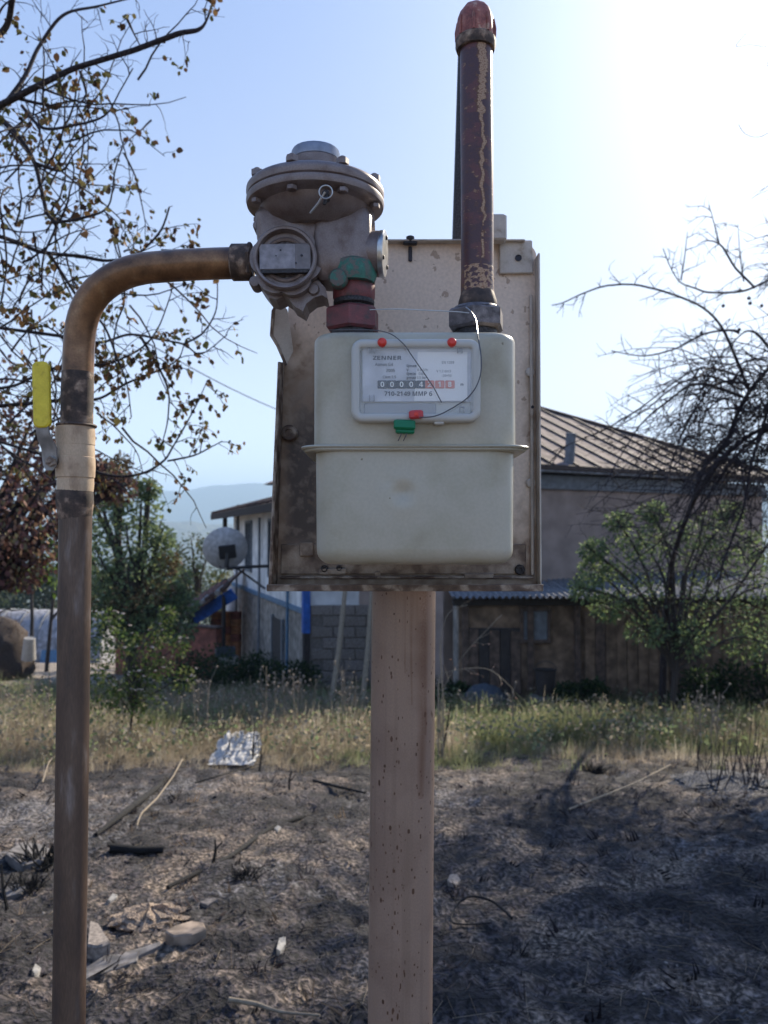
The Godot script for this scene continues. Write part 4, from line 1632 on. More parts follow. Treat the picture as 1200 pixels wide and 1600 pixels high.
	write.call("710-2149 MMP 6", 600, 615, 7.0, true, 1.0)
	# number drums
	var row := "00004218"
	for k in 8:
		var u := 597.5 + 15.0 * k if k < 5 else 671.0 + 16.0 * (k - 5)
		var p := P(u, 601, d - 0.006)
		b = MB.new()
		b.box(Vector3(p.x, p.y, zf + 0.0062), Vector3(14.6 * s, 12.5 * s, 0.002), Basis(), 0.0005)
		var drum := obj("number_drum", b, mats.black_box if k < 5 else mats.red_box, label)
		_text(row[k], 8.4 * s, Vector3(p.x - 0.0022, p.y, zf + 0.0073), mats.digit, label, "digit", true)
	# moulded clips
	for q in [[581, 546, -1], [719, 546, -1], [581, 622, 1], [722, 640, -1]]:
		b = MB.new()
		var p := P(q[0], q[1], d - 0.011)
		for e in [-3.4, 3.4]:
			b.box(Vector3(p.x + e * s, p.y, zf + 0.0085), Vector3(1.8 * s, 10 * s, 0.003), Basis(), 0.0003)
		if q[2] < 0:
			b.box(Vector3(p.x, p.y + 4.4 * s, zf + 0.0085), Vector3(6.0 * s, 2.2 * s, 0.0028), Basis(), 0.0003)
		obj("clip", b, mats.grey_strip, house)
	for u in [597.0, 706.0]:
		b = MB.new()
		var p := P(u, 535, d - 0.013)
		b.lathe([Vector2(0.0045, -0.004), Vector2(0.0045, 0.0), Vector2(0.0038, 0.0022), Vector2(0.002, 0.0032)], Vector3(p.x, p.y, zf + 0.013), Vector3.BACK, 20, true, 60.0)
		obj("seal_plug", b, mats.red_plug, house)
	b = MB.new()
	var tb := P(686, 659, d - 0.01)
	b.box(Vector3(tb.x, tb.y, zf + 0.006), Vector3(16 * s, 9 * s, 0.01), Basis(), 0.001)
	obj("lug", b, mats.plastic, house)
	# seals hanging from their wire
	var zs := zf + 0.0165
	b = MB.new()
	var gp := P(632, 664, d - 0.017)
	b.box(Vector3(gp.x, gp.y, zs), Vector3(33 * s, 15 * s, 0.006), Basis.from_euler(Vector3(-0.25, 0.1, -0.03)), 0.0012)
	b.box(Vector3(gp.x + 0.0005, gp.y - 0.006, zs - 0.001), Vector3(29 * s, 7 * s, 0.005), Basis.from_euler(Vector3(-0.25, 0.1, -0.03)), 0.001)
	var gsn := thing("wire_seal", "green plastic wire seal hanging below the counter window", "seal", Vector3(gp.x, gp.y, zs))
	obj("body", b, mats.green_seal, gsn)
	for e in [-4.0, 4.0]:
		b = MB.new()
		var q := Vector3(gp.x + e * s, gp.y - 0.006, zs)
		b.tube([q, q + Vector3(-0.001, -0.004, 0.001), q + Vector3(-0.0035, -0.009, -0.001)], [0.0005], 6)
		obj("wire_end", b, mats.wire_dark, gsn)
	b = MB.new()
	var rp := P(650, 648, d - 0.017)
	b.box(Vector3(rp.x, rp.y, zs + 0.001), Vector3(22 * s, 13 * s, 0.006), Basis.from_euler(Vector3(0, 0, 0.06)), 0.0015)
	var rsn := thing("wire_seal", "red plastic wire seal just above the green one", "seal", Vector3(rp.x, rp.y, zs))
	obj("body", b, mats.red_seal, rsn)
	b = MB.new()
	b.lathe([Vector2(0.0022, 0), Vector2(0.002, 0.001), Vector2(0.0012, 0.0012)], Vector3(rp.x, rp.y, zs + 0.004), Vector3.BACK, 14)
	obj("stamp", b, mats.red_plug, rsn)
	# sealing wires: over the nuts, across the window
	var path := func(list: Array) -> Array:
		var cv := Curve3D.new()
		var pts := []
		for q in list:
			pts.append(P(q[0], q[1], q[2]))
		for k in pts.size():
			var tn: Vector3 = (pts[mini(k + 1, pts.size() - 1)] - pts[maxi(k - 1, 0)]) * 0.18
			cv.add_point(pts[k], -tn, tn)
		return Array(cv.tessellate(4, 3))
	for q in [
		["steel seal wire stretched between the two pipe nuts above the meter", mats.wire, 0.00055, [[578, 484, 0.83], [620, 483, 0.815], [670, 485, 0.812], [712, 487, 0.82], [733, 489, 0.818]]],
		["short bright seal wire loop in front of the right pipe nut", mats.wire, 0.0006, [[728, 480, 0.822], [737, 488, 0.812], [744, 502, 0.806], [746, 522, 0.786]]],
		["seal wire running from the left nut diagonally over the counter window", mats.wire_dark, 0.0005, [[515, 516, 0.785], [560, 515, 0.783], [603, 519, 0.778], [628, 535, 0.772], [645, 558, 0.771], [664, 585, 0.770], [678, 606, 0.770], [690, 629, 0.770]]],
		["twisted seal wire curving from the right nut to the seals", mats.wire_dark, 0.0006, [[746, 522, 0.786], [752, 560, 0.772], [749, 592, 0.769], [734, 618, 0.768], [708, 637, 0.768], [680, 650, 0.767], [655, 652, 0.766]]]]:
		b = MB.new()
		b.tube(path.call(q[3]), [q[2]], 6)
		single("seal_wire", b, q[1], q[0], "wire", P(q[3][0][0], q[3][0][1], q[3][0][2]))

func _hex(b: MB, r: float, h: float, at: Vector3, axis: Vector3, turn := 0.0) -> void:
	b.lathe([Vector2(r * 0.90, -h * 0.5), Vector2(r, -h * 0.5 + r * 0.09), Vector2(r, h * 0.5 - r * 0.09), Vector2(r * 0.90, h * 0.5)], at, axis, 6, true, 10.0, turn)

func _regulator() -> void:
	var d := 0.862
	var s := px(d)
	var o := thing("pressure_regulator", "grey cast metal gas pressure regulator with round diaphragm housing, left of the meter top", "regulator", P(545, 480, d))
	var ax := func(u: float) -> Vector3: return P(u, 318, d)
	var A: Vector3 = P(493, 318, d)
	var yv := func(v: float) -> float: return P(493, v, d).y - A.y
	var L_ := func(list: Array) -> Array:
		var out := []
		for q in list:
			out.append(Vector2(q[0] * s, yv.call(q[1])))
		return out
	# diaphragm housing
	var b := MB.new()
	b.lathe(L_.call([[40, 262], [40, 270], [50, 273], [66, 280], [84, 288], [97, 294], [104, 297], [108, 301], [108.5, 306], [107, 312], [104, 314]]), A, Vector3.UP, 56, true, 40.0)
	var cover := obj("cover", b, mats.cast, o)
	b = MB.new()
	b.lathe(L_.call([[104, 313.5], [108, 316], [108.5, 321], [107, 326], [102, 329], [94, 330], [88, 332], [84, 340], [74, 350], [60, 357], [50, 362]]), A, Vector3.UP, 56, true, 40.0)
	obj("bowl", b, mats.cast, o)
	for k in 8:
		var a := TAU * k / 8.0 + 0.28
		var p := A + Vector3(cos(a) * 97 * s, yv.call(295), sin(a) * 97 * s)
		b = MB.new()
		_hex(b, 9.5 * s, 10 * s, p + Vector3(0, 4 * s, 0), Vector3.UP, a)
		b.lathe([Vector2(5 * s, 0), Vector2(5 * s, 11 * s), Vector2(4 * s, 12 * s)], p, Vector3.UP, 10)
		obj("bolt", b, mats.cast, cover)
		b = MB.new()
		_hex(b, 8 * s, 7 * s, A + Vector3(cos(a) * 98 * s, yv.call(333), sin(a) * 98 * s), Vector3.UP, a)
		obj("bolt_nut", b, mats.cast, cover)
	# adjusting cap
	b = MB.new()
	b.lathe(L_.call([[38, 268], [38.5, 262], [38.5, 254.5], [36.5, 253.5]]), A, Vector3.UP, 40)
	obj("neck", b, mats.cast, o)
	b = MB.new()
	b.lathe(L_.call([[36.5, 254], [38, 252.5], [38, 240], [36.5, 237], [30, 236.4], [29, 238.5], [10, 238.5]]), A, Vector3.UP, 48, true, 35.0, 0.0, 24, 0.006)
	obj("adjusting_cap", b, mats.cast_blue, o)
	# body
	b = MB.new()
	var bc := P(536, 388, d)
	var rings := []
	for q in [[338, 40, 40], [350, 46, 42], [372, 45, 42], [400, 47, 43], [425, 46, 42], [440, 40, 36], [446, 34, 32]]:
		var ring := PackedVector3Array()
		for p in rrect(q[1] * s, q[2] * s, 16 * s, 6, 2):
			ring.append(Vector3(bc.x + p.x, P(536, q[0], d).y, -d + p.y))
		rings.append(ring)
	b.loft(rings, true, 35.0)
	obj("body", b, mats.cast, o)
	# shoulder that carries the diaphragm housing, left of the body
	b = MB.new()
	rings = []
	var sc := P(470, 360, d)
	for q in [[334, 62, 40], [345, 68, 44], [380, 66, 40], [430, 52, 34]]:
		var ring := PackedVector3Array()
		for p in rrect(q[1] * s, q[2] * s, 14 * s, 5, 2):
			ring.append(Vector3(sc.x + p.x, P(470, q[0], d).y, -d - 0.004 + p.y))
		rings.append(ring)
	b.loft(rings, true, 35.0)
	obj("shoulder", b, mats.cast, o)
	# round front port with lobed flange
	var f := P(445, 402, d - 0.034)
	var poly := PackedVector2Array()
	for k in 96:
		var a := TAU * k / 96.0
		var lob := pow(absf(cos(a * 3.0 + 0.35)), 0.6)
		poly.append(Vector2(cos(a), sin(a)) * (50.0 + 8.0 * lob) * px(d - 0.034))
	b = MB.new()
	b.prism(poly, Transform3D(Basis(), f), -0.022, -0.008)
	obj("port_flange", b, mats.cast, o)
	var k2 := px(d - 0.034)
	b = MB.new()
	b.lathe([Vector2(50 * k2, -0.030), Vector2(50.5 * k2, -0.008), Vector2(50.5 * k2, 0.0), Vector2(48.5 * k2, 0.0016), Vector2(45 * k2, 0.0012), Vector2(43.5 * k2, -0.001), Vector2(42.5 * k2, -0.0075), Vector2(20 * k2, -0.0085)], f, Vector3.BACK, 56, true, 35.0)
	var port := obj("front_port", b, mats.cast, o)
	b = MB.new()
	b.lathe([Vector2(36 * k2, -0.009), Vector2(36 * k2, -0.0060), Vector2(33 * k2, -0.005), Vector2(30 * k2, -0.0062), Vector2(29 * k2, -0.008)], f, Vector3.BACK, 40, true)
	obj("spring_ring", b, mats.cast, port)
	b = MB.new()
	b.box(f + Vector3(0.0, 2 * k2, -0.0034), Vector3(82 * k2, 42 * k2, 0.003), Basis.from_euler(Vector3(0, 0, 0.02)), 0.0008)
	var dial := obj("name_plate", b, mats.dial, port)
	b = MB.new()
	b.box(f + Vector3(-12.0 * k2, 2 * k2, -0.0016), Vector3(56 * k2, 39 * k2, 0.0007), Basis.from_euler(Vector3(0, 0, 0.02)))
	obj("paper_label", b, mats.port_label, dial)
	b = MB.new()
	b.box(f + Vector3(0.0, -22 * k2, -0.0030), Vector3(74 * k2, 5 * k2, 0.006), Basis.from_euler(Vector3(0, 0, 0.02)))  # added dark box, stands in for the dark gap under the plate
	obj("dark_gap", b, mats.dark_steel, port)
	for q in [[438, 390, 1.6], [431, 399, 1.2], [462, 410, 1.4], [471, 398, 2.0]]:
		b = MB.new()
		var pp := P(q[0], q[1], d - 0.034)
		b.lathe([Vector2(q[2] * k2, -0.0005), Vector2(q[2] * k2 * 0.8, 0.0004)], Vector3(pp.x, pp.y, f.z - 0.0012), Vector3.BACK, 10)
		obj("dot", b, mats.ink, dial)
	# lugs under the port
	var lugs := PackedVector2Array()
	for q in [[400, 438], [409, 452], [420, 466], [432, 470], [444, 464], [453, 470], [459, 479], [474, 488], [479, 476], [492, 466], [504, 463], [512, 468], [509, 452], [500, 442], [470, 430], [420, 430]]:
		var p := P(q[0], q[1], d - 0.01)
		lugs.append(Vector2(p.x, p.y))
	b = MB.new()
	b.prism(lugs, Transform3D(Basis(), Vector3(0, 0, -d)), -0.026, 0.014)
	obj("lower_casting", b, mats.cast, o)
	for q in [[404, 352], [508, 352], [398, 440], [490, 452]]:
		b = MB.new()
		var p := P(q[0], q[1], d - 0.016)
		b.lathe([Vector2(9 * s, -0.02), Vector2(9 * s, 0.0), Vector2(7.5 * s, 0.002), Vector2(3 * s, 0.0022)], p, Vector3.BACK, 16)
		obj("lug", b, mats.cast, o)
	# right boss with machined end cap
	var axis := Vector3(0.985, -0.05, 0.13).normalized()
	var r0 := P(566, 397, d - 0.004)
	b = MB.new()
	b.lathe([Vector2(31 * s, -0.012), Vector2(31 * s, 0.004), Vector2(35 * s, 0.006), Vector2(35 * s, 0.019)], r0, axis, 40)
	obj("side_boss", b, mats.cast, o)
	b = MB.new()
	b.lathe([Vector2(35.5 * s, 0.0192), Vector2(36 * s, 0.0205), Vector2(36 * s, 0.0235), Vector2(34.5 * s, 0.0246)], r0, axis, 40)
	obj("side_cap", b, mats.machined, o)
	for k in 3:
		b = MB.new()
		var a := TAU * k / 3.0 + 0.5
		var e1 := axis.cross(Vector3.UP).normalized()
		var e2 := axis.cross(e1)
		b.lathe([Vector2(3.4 * s, 0.0), Vector2(3.4 * s, 0.0012), Vector2(2.2 * s, 0.0016)], r0 + axis * 0.0246 + (e1 * cos(a) + e2 * sin(a)) * 26 * s, axis, 10)
		obj("screw", b, mats.dark_steel, o)
	b = MB.new()
	var ear := PackedVector2Array()
	for q in [[574, 336], [584, 337], [586, 356], [581, 364], [574, 364]]:
		var p := P(q[0], q[1], d)
		ear.append(Vector2(p.x, p.y))
	b.prism(ear, Transform3D(Basis(), Vector3(0, 0, -d)), -0.01, 0.012)
	obj("ear", b, mats.cast, o)
	# outlet
	var Q := P(553, 460, d)
	var y2 := func(v: float) -> float: return P(553, v, d).y - Q.y
	b = MB.new()
	b.lathe([Vector2(30 * s, y2.call(413)), Vector2(36 * s, y2.call(418)), Vector2(36.5 * s, y2.call(434)), Vector2(35 * s, y2.call(440)), Vector2(33 * s, y2.call(447))], Q + Vector3(0, 0, 0.008), Vector3.UP, 40)
	obj("outlet_neck", b, mats.green_paint, o)
	b = MB.new()
	var gb := P(528, 434, d - 0.03)
	b.lathe([Vector2(15 * s, -0.014), Vector2(15 * s, -0.002), Vector2(12 * s, 0.001), Vector2(5 * s, 0.0014)], gb, Vector3(-0.05, -0.1, 1), 24)
	obj("drain_plug", b, mats.cast_green, o)
	b = MB.new()
	b.lathe([Vector2(33 * s, y2.call(446)), Vector2(33.5 * s, y2.call(450)), Vector2(33 * s, y2.call(466)), Vector2(31.5 * s, y2.call(470))], Q, Vector3.UP, 40)
	obj("outlet_collar", b, mats.maroon_nut, o)
	b = MB.new()
	b.lathe([Vector2(31 * s, y2.call(469)), Vector2(32.5 * s, y2.call(472)), Vector2(32 * s, y2.call(477)), Vector2(28 * s, y2.call(480)), Vector2(28 * s, y2.call(486))], Q, Vector3.UP, 40)
	obj("gasket", b, mats.dark_steel, o)
	b = MB.new()
	_hex(b, 44 * s, 36 * s, P(551, 501, d), Vector3.UP, 0.42)
	obj("union_nut", b, mats.maroon_nut, o)
	b = MB.new()
	b.lathe([Vector2(33 * s, -0.014), Vector2(33 * s, 0.006)], P(551, 519, d), Vector3.UP, 32)
	obj("spigot", b, mats.dark_steel, o)
	# test screw with ring and pin
	var rp := P(509, 300, d - 0.082)
	b = MB.new()
	var pts := []
	for k in 25:
		var a := TAU * k / 24.0
		pts.append(rp + Vector3(cos(a), sin(a), 0.0) * 10.5 * px(d - 0.08))
	b.tube(pts, [0.0007], 7, false)
	var pin := obj("ring", b, mats.wire, o)
	b = MB.new()
	b.lathe([Vector2(5 * s, -0.016), Vector2(5.5 * s, -0.001), Vector2(4 * s, 0.001)], P(509, 301, d - 0.076), Vector3.BACK, 12)
	b.box(P(509, 309, d - 0.075), Vector3(5 * s, 22 * s, 0.003), Basis.from_euler(Vector3(0, 0, -0.2)), 0.0008)
	obj("test_screw", b, mats.dark_steel, o)
	b = MB.new()
	b.tube([P(508, 300, d - 0.082), P(497, 318, d - 0.078), P(485, 333, d - 0.07)], [0.0011], 7)
	obj("pin", b, mats.wire, o)

func _smooth_path(list: Array, tol := 2.5) -> Array:
	var cv := Curve3D.new()
	for k in list.size():
		var tn: Vector3 = (list[mini(k + 1, list.size() - 1)] - list[maxi(k - 1, 0)]) * 0.17
		cv.add_point(list[k], -tn, tn)
	return Array(cv.tessellate(5, tol))

func _left_pipe() -> void:
	var d := 0.90
	var s := px(d)
	var o := thing("gas_riser", "rusty brown gas riser pipe bending over to the regulator, with taped joint", "pipe", Vector3(P(108, 1600, d).x, 0, -d))
	var b := MB.new()
	var top := [P(372, 411, 0.872), P(335, 412, 0.874), P(290, 414, 0.877), P(250, 417, 0.88), P(222, 420, 0.883), P(196, 427, 0.886), P(171, 440, 0.889), P(150, 458, 0.893), P(136, 480, 0.896), P(127, 508, 0.898), P(123.5, 540, d), P(122.5, 565, d), P(121.5, 592, d)]
	b.tube(_smooth_path(top), [24.3 * px(0.885)], 28)
	obj("bend", b, mats.ochre_pipe, o)
	b = MB.new()
	b.tube([P(121.8, 582, d), P(121, 610, d), P(120.5, 640, d), P(120, 668, d)], [24.2 * s, 24.6 * s, 24.4 * s, 24.6 * s], 28)
	obj("stub", b, mats.joint, o)
	b = MB.new()
	b.lathe([Vector2(24 * s, -2.5 * s), Vector2(30 * s, -2.0 * s), Vector2(31 * s, 0), Vector2(30 * s, 2.0 * s), Vector2(24 * s, 2.5 * s)], P(119.5, 665, d), Vector3(0.01, 1, 0), 28)
	obj("hemp_ring", b, mats.joint, o)
	# wound tape: overlapping turns
	var y_list := [[666, 697, 29.0], [693, 718, 28.4], [714, 747, 29.2], [743, 768, 27.2]]
	for k in 4:
		var q = y_list[k]
		b = MB.new()
		var c := P(118.0, (q[0] + q[1]) * 0.5, d)
		var hh: float = (q[1] - q[0]) * 0.5 * s
		b.lathe([Vector2(q[2] * s - 0.001, -hh), Vector2(q[2] * s, -hh + 0.0006), Vector2((q[2] + 0.6) * s, 0), Vector2(q[2] * s, hh - 0.0006), Vector2(q[2] * s - 0.001, hh)], c, Vector3(0.02 * (k - 1.5), 1, 0.01), 36)
		obj("tape_turn", b, mats.tape, o)
	b = MB.new()
	b.tube([P(118.5, 690, d), P(117.5, 760, d), P(117, 772, d), P(117, 785, d), P(117.5, 802, d), P(117.5, 812, d)], [26 * s, 26 * s, 28 * s, 28.5 * s, 26 * s, 24.8 * s], 28)
	obj("coupling", b, mats.joint, o)
	b = MB.new()
	var low := []
	var p0 := P(118, 800, d)
	var p1 := P(107.5, 1600, d)
	var dir := (p1 - p0) / (p0.y - p1.y)
	for k in 12:
		low.append(p0 + dir * ((p0.y + 0.12) * k / 11.0))
	b.tube(low, [25.0 * s, 24.6 * s], 28)
	obj("riser", b, mats.brown_pipe, o)
	b = MB.new()
	b.lathe([Vector2(25 * s, -16 * s), Vector2(27.5 * s, -14 * s), Vector2(27.5 * s, 12 * s), Vector2(26 * s, 14 * s)], P(378, 410, 0.866), Vector3(1, 0.01, 0), 28)
	obj("coupling", b, mats.joint, o)
	b = MB.new()
	_hex(b, 29.5 * s, 9 * s, P(391, 410, 0.865), Vector3(1, 0.01, 0), 0.3)
	obj("lock_nut", b, mats.joint, o)
	# ball valve handle
	var h := thing("valve_handle", "yellow sleeved steel lever of the ball valve at left of the riser", "valve handle", P(76, 718, d - 0.03))
	b = MB.new()
	var z := d - 0.034
	var sleeve := PackedVector2Array()
	var c := P(65.5, 617, z)
	for p in rrect(12.5 * px(z), 52.0 * px(z), 9 * px(z), 6, 1):
		sleeve.append(p)
	var rings := []
	for q in [[0.0013, -0.0040], [0.0, -0.0028], [0.0, 0.0028], [0.0013, 0.0040]]:
		var ring := PackedVector3Array()
		for p in rrect(12.8 * px(z) - q[0], 52.0 * px(z) - q[0], 9 * px(z), 6, 1):
			ring.append(c + Basis(Vector3(0, 0, 1), 0.035) * Vector3(p.x, p.y, q[1]))
		rings.append(ring)
	b.loft(rings, true, 40.0)
	obj("sleeve", b, mats.yellow, h)
	b = MB.new()
	rings = []
	for q in [[66, 655, 8.5, 0.034], [67, 675, 9.5, 0.034], [71, 688, 11, 0.030], [77, 700, 11.5, 0.024], [78, 716, 11, 0.022], [78, 728, 9.5, 0.022], [78, 735, 5, 0.022]]:
		var m := P(q[0], q[1], d - q[3])
		var wd: float = q[2] * s
		rings.append(PackedVector3Array([m + Vector3(-wd, 0, 0.0016), m + Vector3(wd, 0, 0.0016), m + Vector3(wd, 0, -0.0016), m + Vector3(-wd, 0, -0.0016)]))
	b.loft(rings, true, 30.0)
	obj("lever", b, mats.zinc, h)
	b = MB.new()
	_hex(b, 8 * s, 7 * s, P(79, 721, d - 0.026), Vector3.BACK)
	b.lathe([Vector2(4 * s, 0), Vector2(4 * s, 8 * s), Vector2(3 * s, 9 * s)], P(79, 721, d - 0.024), Vector3.BACK, 10)
	obj("spindle_nut", b, mats.tray_edge, h)
	b = MB.new()
	b.tube([P(79, 721, d - 0.02), P(100, 720, d)], [9 * s], 12)
	obj("spindle", b, mats.joint, h)

func _tall_pipe() -> void:
	var d := 0.862
	var s := px(d)
	var o := thing("vent_pipe", "tall maroon steel pipe with peeling paint and domed cap above the meter", "pipe", P(744, 518, d))
	var b := MB.new()
	var pts := []
	for k in 16:
		var f := k / 15.0
		pts.append(P(lerpf(745.5, 744.5, f) + 0.6 * sin(f * 5.0), lerpf(478, 66, f), d))
	b.tube(pts, [26.2 * s, 26 * s, 25.6 * s], 40)
	obj("shaft", b, mats.maroon_pipe, o)
	# domed malleable cap with ribs
	b = MB.new()
	var c := P(743, 66, d)
	b.lathe([Vector2(25 * s, -15 * s), Vector2(30 * s, -14 * s), Vector2(32 * s, -8 * s), Vector2(32 * s, 2 * s), Vector2(29.5 * s, 5 * s)], c, Vector3.UP, 36)
	obj("cap_collar", b, mats.joint, o)
	b = MB.new()
	b.lathe([Vector2(29.5 * s, 4 * s), Vector2(29.8 * s, 14 * s), Vector2(29.2 * s, 26 * s), Vector2(27.6 * s, 38 * s), Vector2(24 * s, 48 * s), Vector2(18 * s, 56 * s), Vector2(10 * s, 61 * s), Vector2(2 * s, 62.5 * s)], c, Vector3.UP, 64, true, 50.0, 0.0, 8, 0.025)
	obj("cap_dome", b, mats.cap_red, o)
	for k in 8:
		b = MB.new()
		var a := TAU * k / 8.0 + 0.2
		b.tube([c + Vector3(cos(a) * 30.5 * s, 4 * s, sin(a) * 30.5 * s), c + Vector3(cos(a) * 30.8 * s, 18 * s, sin(a) * 30.8 * s), c + Vector3(cos(a) * 29 * s, 34 * s, sin(a) * 29 * s)], [2.2 * s, 2.4 * s, 1.2 * s], 7)
		obj("cap_rib", b, mats.cap_red, o)
	# rough welded foot and union nut
	b = MB.new()
	b.lathe([Vector2(26 * s, 24 * s), Vector2(27.5 * s, 18 * s), Vector2(30 * s, 10 * s), Vector2(31 * s, 2 * s), Vector2(29 * s, -8 * s)], P(746, 480, d), Vector3.UP, 30, true, 50.0, 0.0, 7, 0.02)
	obj("weld_foot", b, mats.joint, o)
	b = MB.new()
	_hex(b, 46 * s, 33 * s, P(744, 501, d), Vector3.UP, 0.30)
	b.lathe([Vector2(38 * s, 16 * s), Vector2(35 * s, 20 * s), Vector2(30 * s, 21 * s)], P(744, 501, d), Vector3.UP, 30)
	obj("union_nut", b, mats.nut_grey, o)
	b = MB.new()
	b.lathe([Vector2(33 * s, -0.014), Vector2(33 * s, 0.006)], P(744, 519, d), Vector3.UP, 32)
	obj("spigot", b, mats.dark_steel, o)

# ---------------------------------------------------------------- leaves and blades
func _leaf_mesh(w: float, curl: float, fold: float) -> ArrayMesh:
	var b := MB.new()
	var rows := 5
	for i in rows + 1:
		var f := float(i) / rows
		var wd := w * 0.5 * sin(PI * pow(f, 0.75)) + 0.004
		var bend := curl * f * f
		var y := sin(bend) / maxf(curl, 0.05) if curl > 0.05 else f
		var z := (1.0 - cos(bend)) * 0.6
		for e in [-1.0, 0.0, 1.0]:
			b.add(Vector3(e * wd, f * (1.0 - 0.25 * curl * f), z + absf(e) * fold * wd), Vector3(-e * fold * 0.7, -sin(bend) * 0.5, 1).normalized(), Vector2(e * 0.5 + 0.5, f))
	for i in rows:
		for e in 2:
			var k := i * 3 + e
			b.tri(k, k + 1, k + 4)
			b.tri(k, k + 4, k + 3)
	return b.mesh()

func _blade_mesh(w: float) -> ArrayMesh:
	var b := MB.new()
	for i in 5:
		var f := i / 4.0
		var wd := w * 0.5 * (1.0 - 0.9 * f)
		for e in [-1.0, 1.0]:
			b.add(Vector3(e * wd, f * (1.0 - 0.12 * f), 0.22 * f * f), Vector3(e * 0.3, 0.0, 1).normalized(), Vector2(e, f))
	for i in 4:
		b.tri(i * 2, i * 2 + 1, i * 2 + 3)
		b.tri(i * 2, i * 2 + 3, i * 2 + 2)
	return b.mesh()

func _tuft_mesh(n: int, spread: float, w: float, seeds: bool) -> ArrayMesh:
	var b := MB.new()
	for k in n:
		var a := rf(0, TAU)
		var lean := rf(0.05, 0.95)
		var len_ := rf(0.5, 1.0)
		var base := Vector3(cos(a * 2.3) * spread * rng.randf(), 0, sin(a * 1.7) * spread * rng.randf())
		var dir := Vector3(cos(a), 0, sin(a))
		var side := Vector3(-sin(a), 0, cos(a))
		var first := b.v.size()
		b.col = Color.WHITE * rf(0.75, 1.2)
		for i in 4:
			var f := i / 3.0
			var wd := w * 0.5 * (1.0 - 0.85 * f)
			var p := base + Vector3(0, len_ * f * (1.0 - 0.3 * lean * f), 0) + dir * lean * len_ * f * f
			for e in [-1.0, 1.0]:
				b.add(p + side * e * wd, (dir + Vector3(0, 0.3, 0) + side * e * 0.3).normalized())
		for i in 3:
			b.tri(first + i * 2, first + i * 2 + 1, first + i * 2 + 3)
			b.tri(first + i * 2, first + i * 2 + 3, first + i * 2 + 2)
		if seeds and k % 3 == 0:
			var tip := base + Vector3(0, len_ * (1.0 - 0.3 * lean), 0) + dir * lean * len_
			b.tube([tip - Vector3(0, 0.08, 0), tip, tip + Vector3(0, 0.06, 0) + dir * 0.02], [0.008, 0.018, 0.004], 5)
	return b.mesh()

# ---------------------------------------------------------------- branching
var _pick := []          # where leaves may sit: [position, outward direction]

func _wander(p: Vector3, dir: Vector3, len_: float, n: int, wob: float, droop: float) -> Array:
	var pts := [p]
	var d := dir.normalized()
	for i in n:
		d = (d + Vector3(rf(-wob, wob), rf(-wob, wob) - droop, rf(-wob, wob))).normalized()
		p += d * len_ / n
		pts.append(p)
	return pts

func _twigs(b: MB, pts: Array, r: float, every: float, len_: float, level: int, droop: float, wob := 0.25) -> void:
	var acc := rf(0, every)
	for i in pts.size() - 1:
		var seg: Vector3 = pts[i + 1] - pts[i]
		acc += seg.length()
		while acc > every:
			acc -= every * rf(0.7, 1.3)
			var p: Vector3 = pts[i] + seg * rng.randf()
			var out := seg.normalized().cross(Vector3(rf(-1, 1), rf(-1, 1), rf(-1, 1))).normalized()
			var d := (out + seg.normalized() * 0.7).normalized()
			var l := len_ * rf(0.45, 1.2)
			var tw := _wander(p, d, l, 5, wob, droop)
			b.tube(tw, [r, r * 0.85, r * 0.7, r * 0.6, r * 0.5, r * 0.35], 4, false)
			_pick.append([tw[5], (tw[5] - tw[4]).normalized()])
			_pick.append([tw[3], (tw[4] - tw[2]).normalized()])
			if level > 0:
				_twigs(b, tw, r * 0.6, every * 0.7, len_ * 0.5, level - 1, droop, wob)

func _leaf_basis(dir: Vector3, hang: float, scale_: float) -> Basis:
	var y := (dir * (1.0 - hang) + Vector3.DOWN * hang + Vector3(rf(-0.5, 0.5), rf(-0.4, 0.4), rf(-0.5, 0.5))).normalized()
	var z := y.cross(Vector3(rf(-1, 1), rf(-1, 1), rf(-1, 1))).normalized()
	var x := y.cross(z)
	return Basis(x, y, z).scaled(Vector3.ONE * scale_) if true else Basis()

func _orient(dir: Vector3, hang: float, scale_: float) -> Basis:
	var b := _leaf_basis(dir, hang, 1.0)
	return Basis(b.x * scale_, b.y * scale_, b.z * scale_)

func _trees() -> void:
	_near_tree()
	_dry_bush()
	_bare_tree()
	_green_crowns()

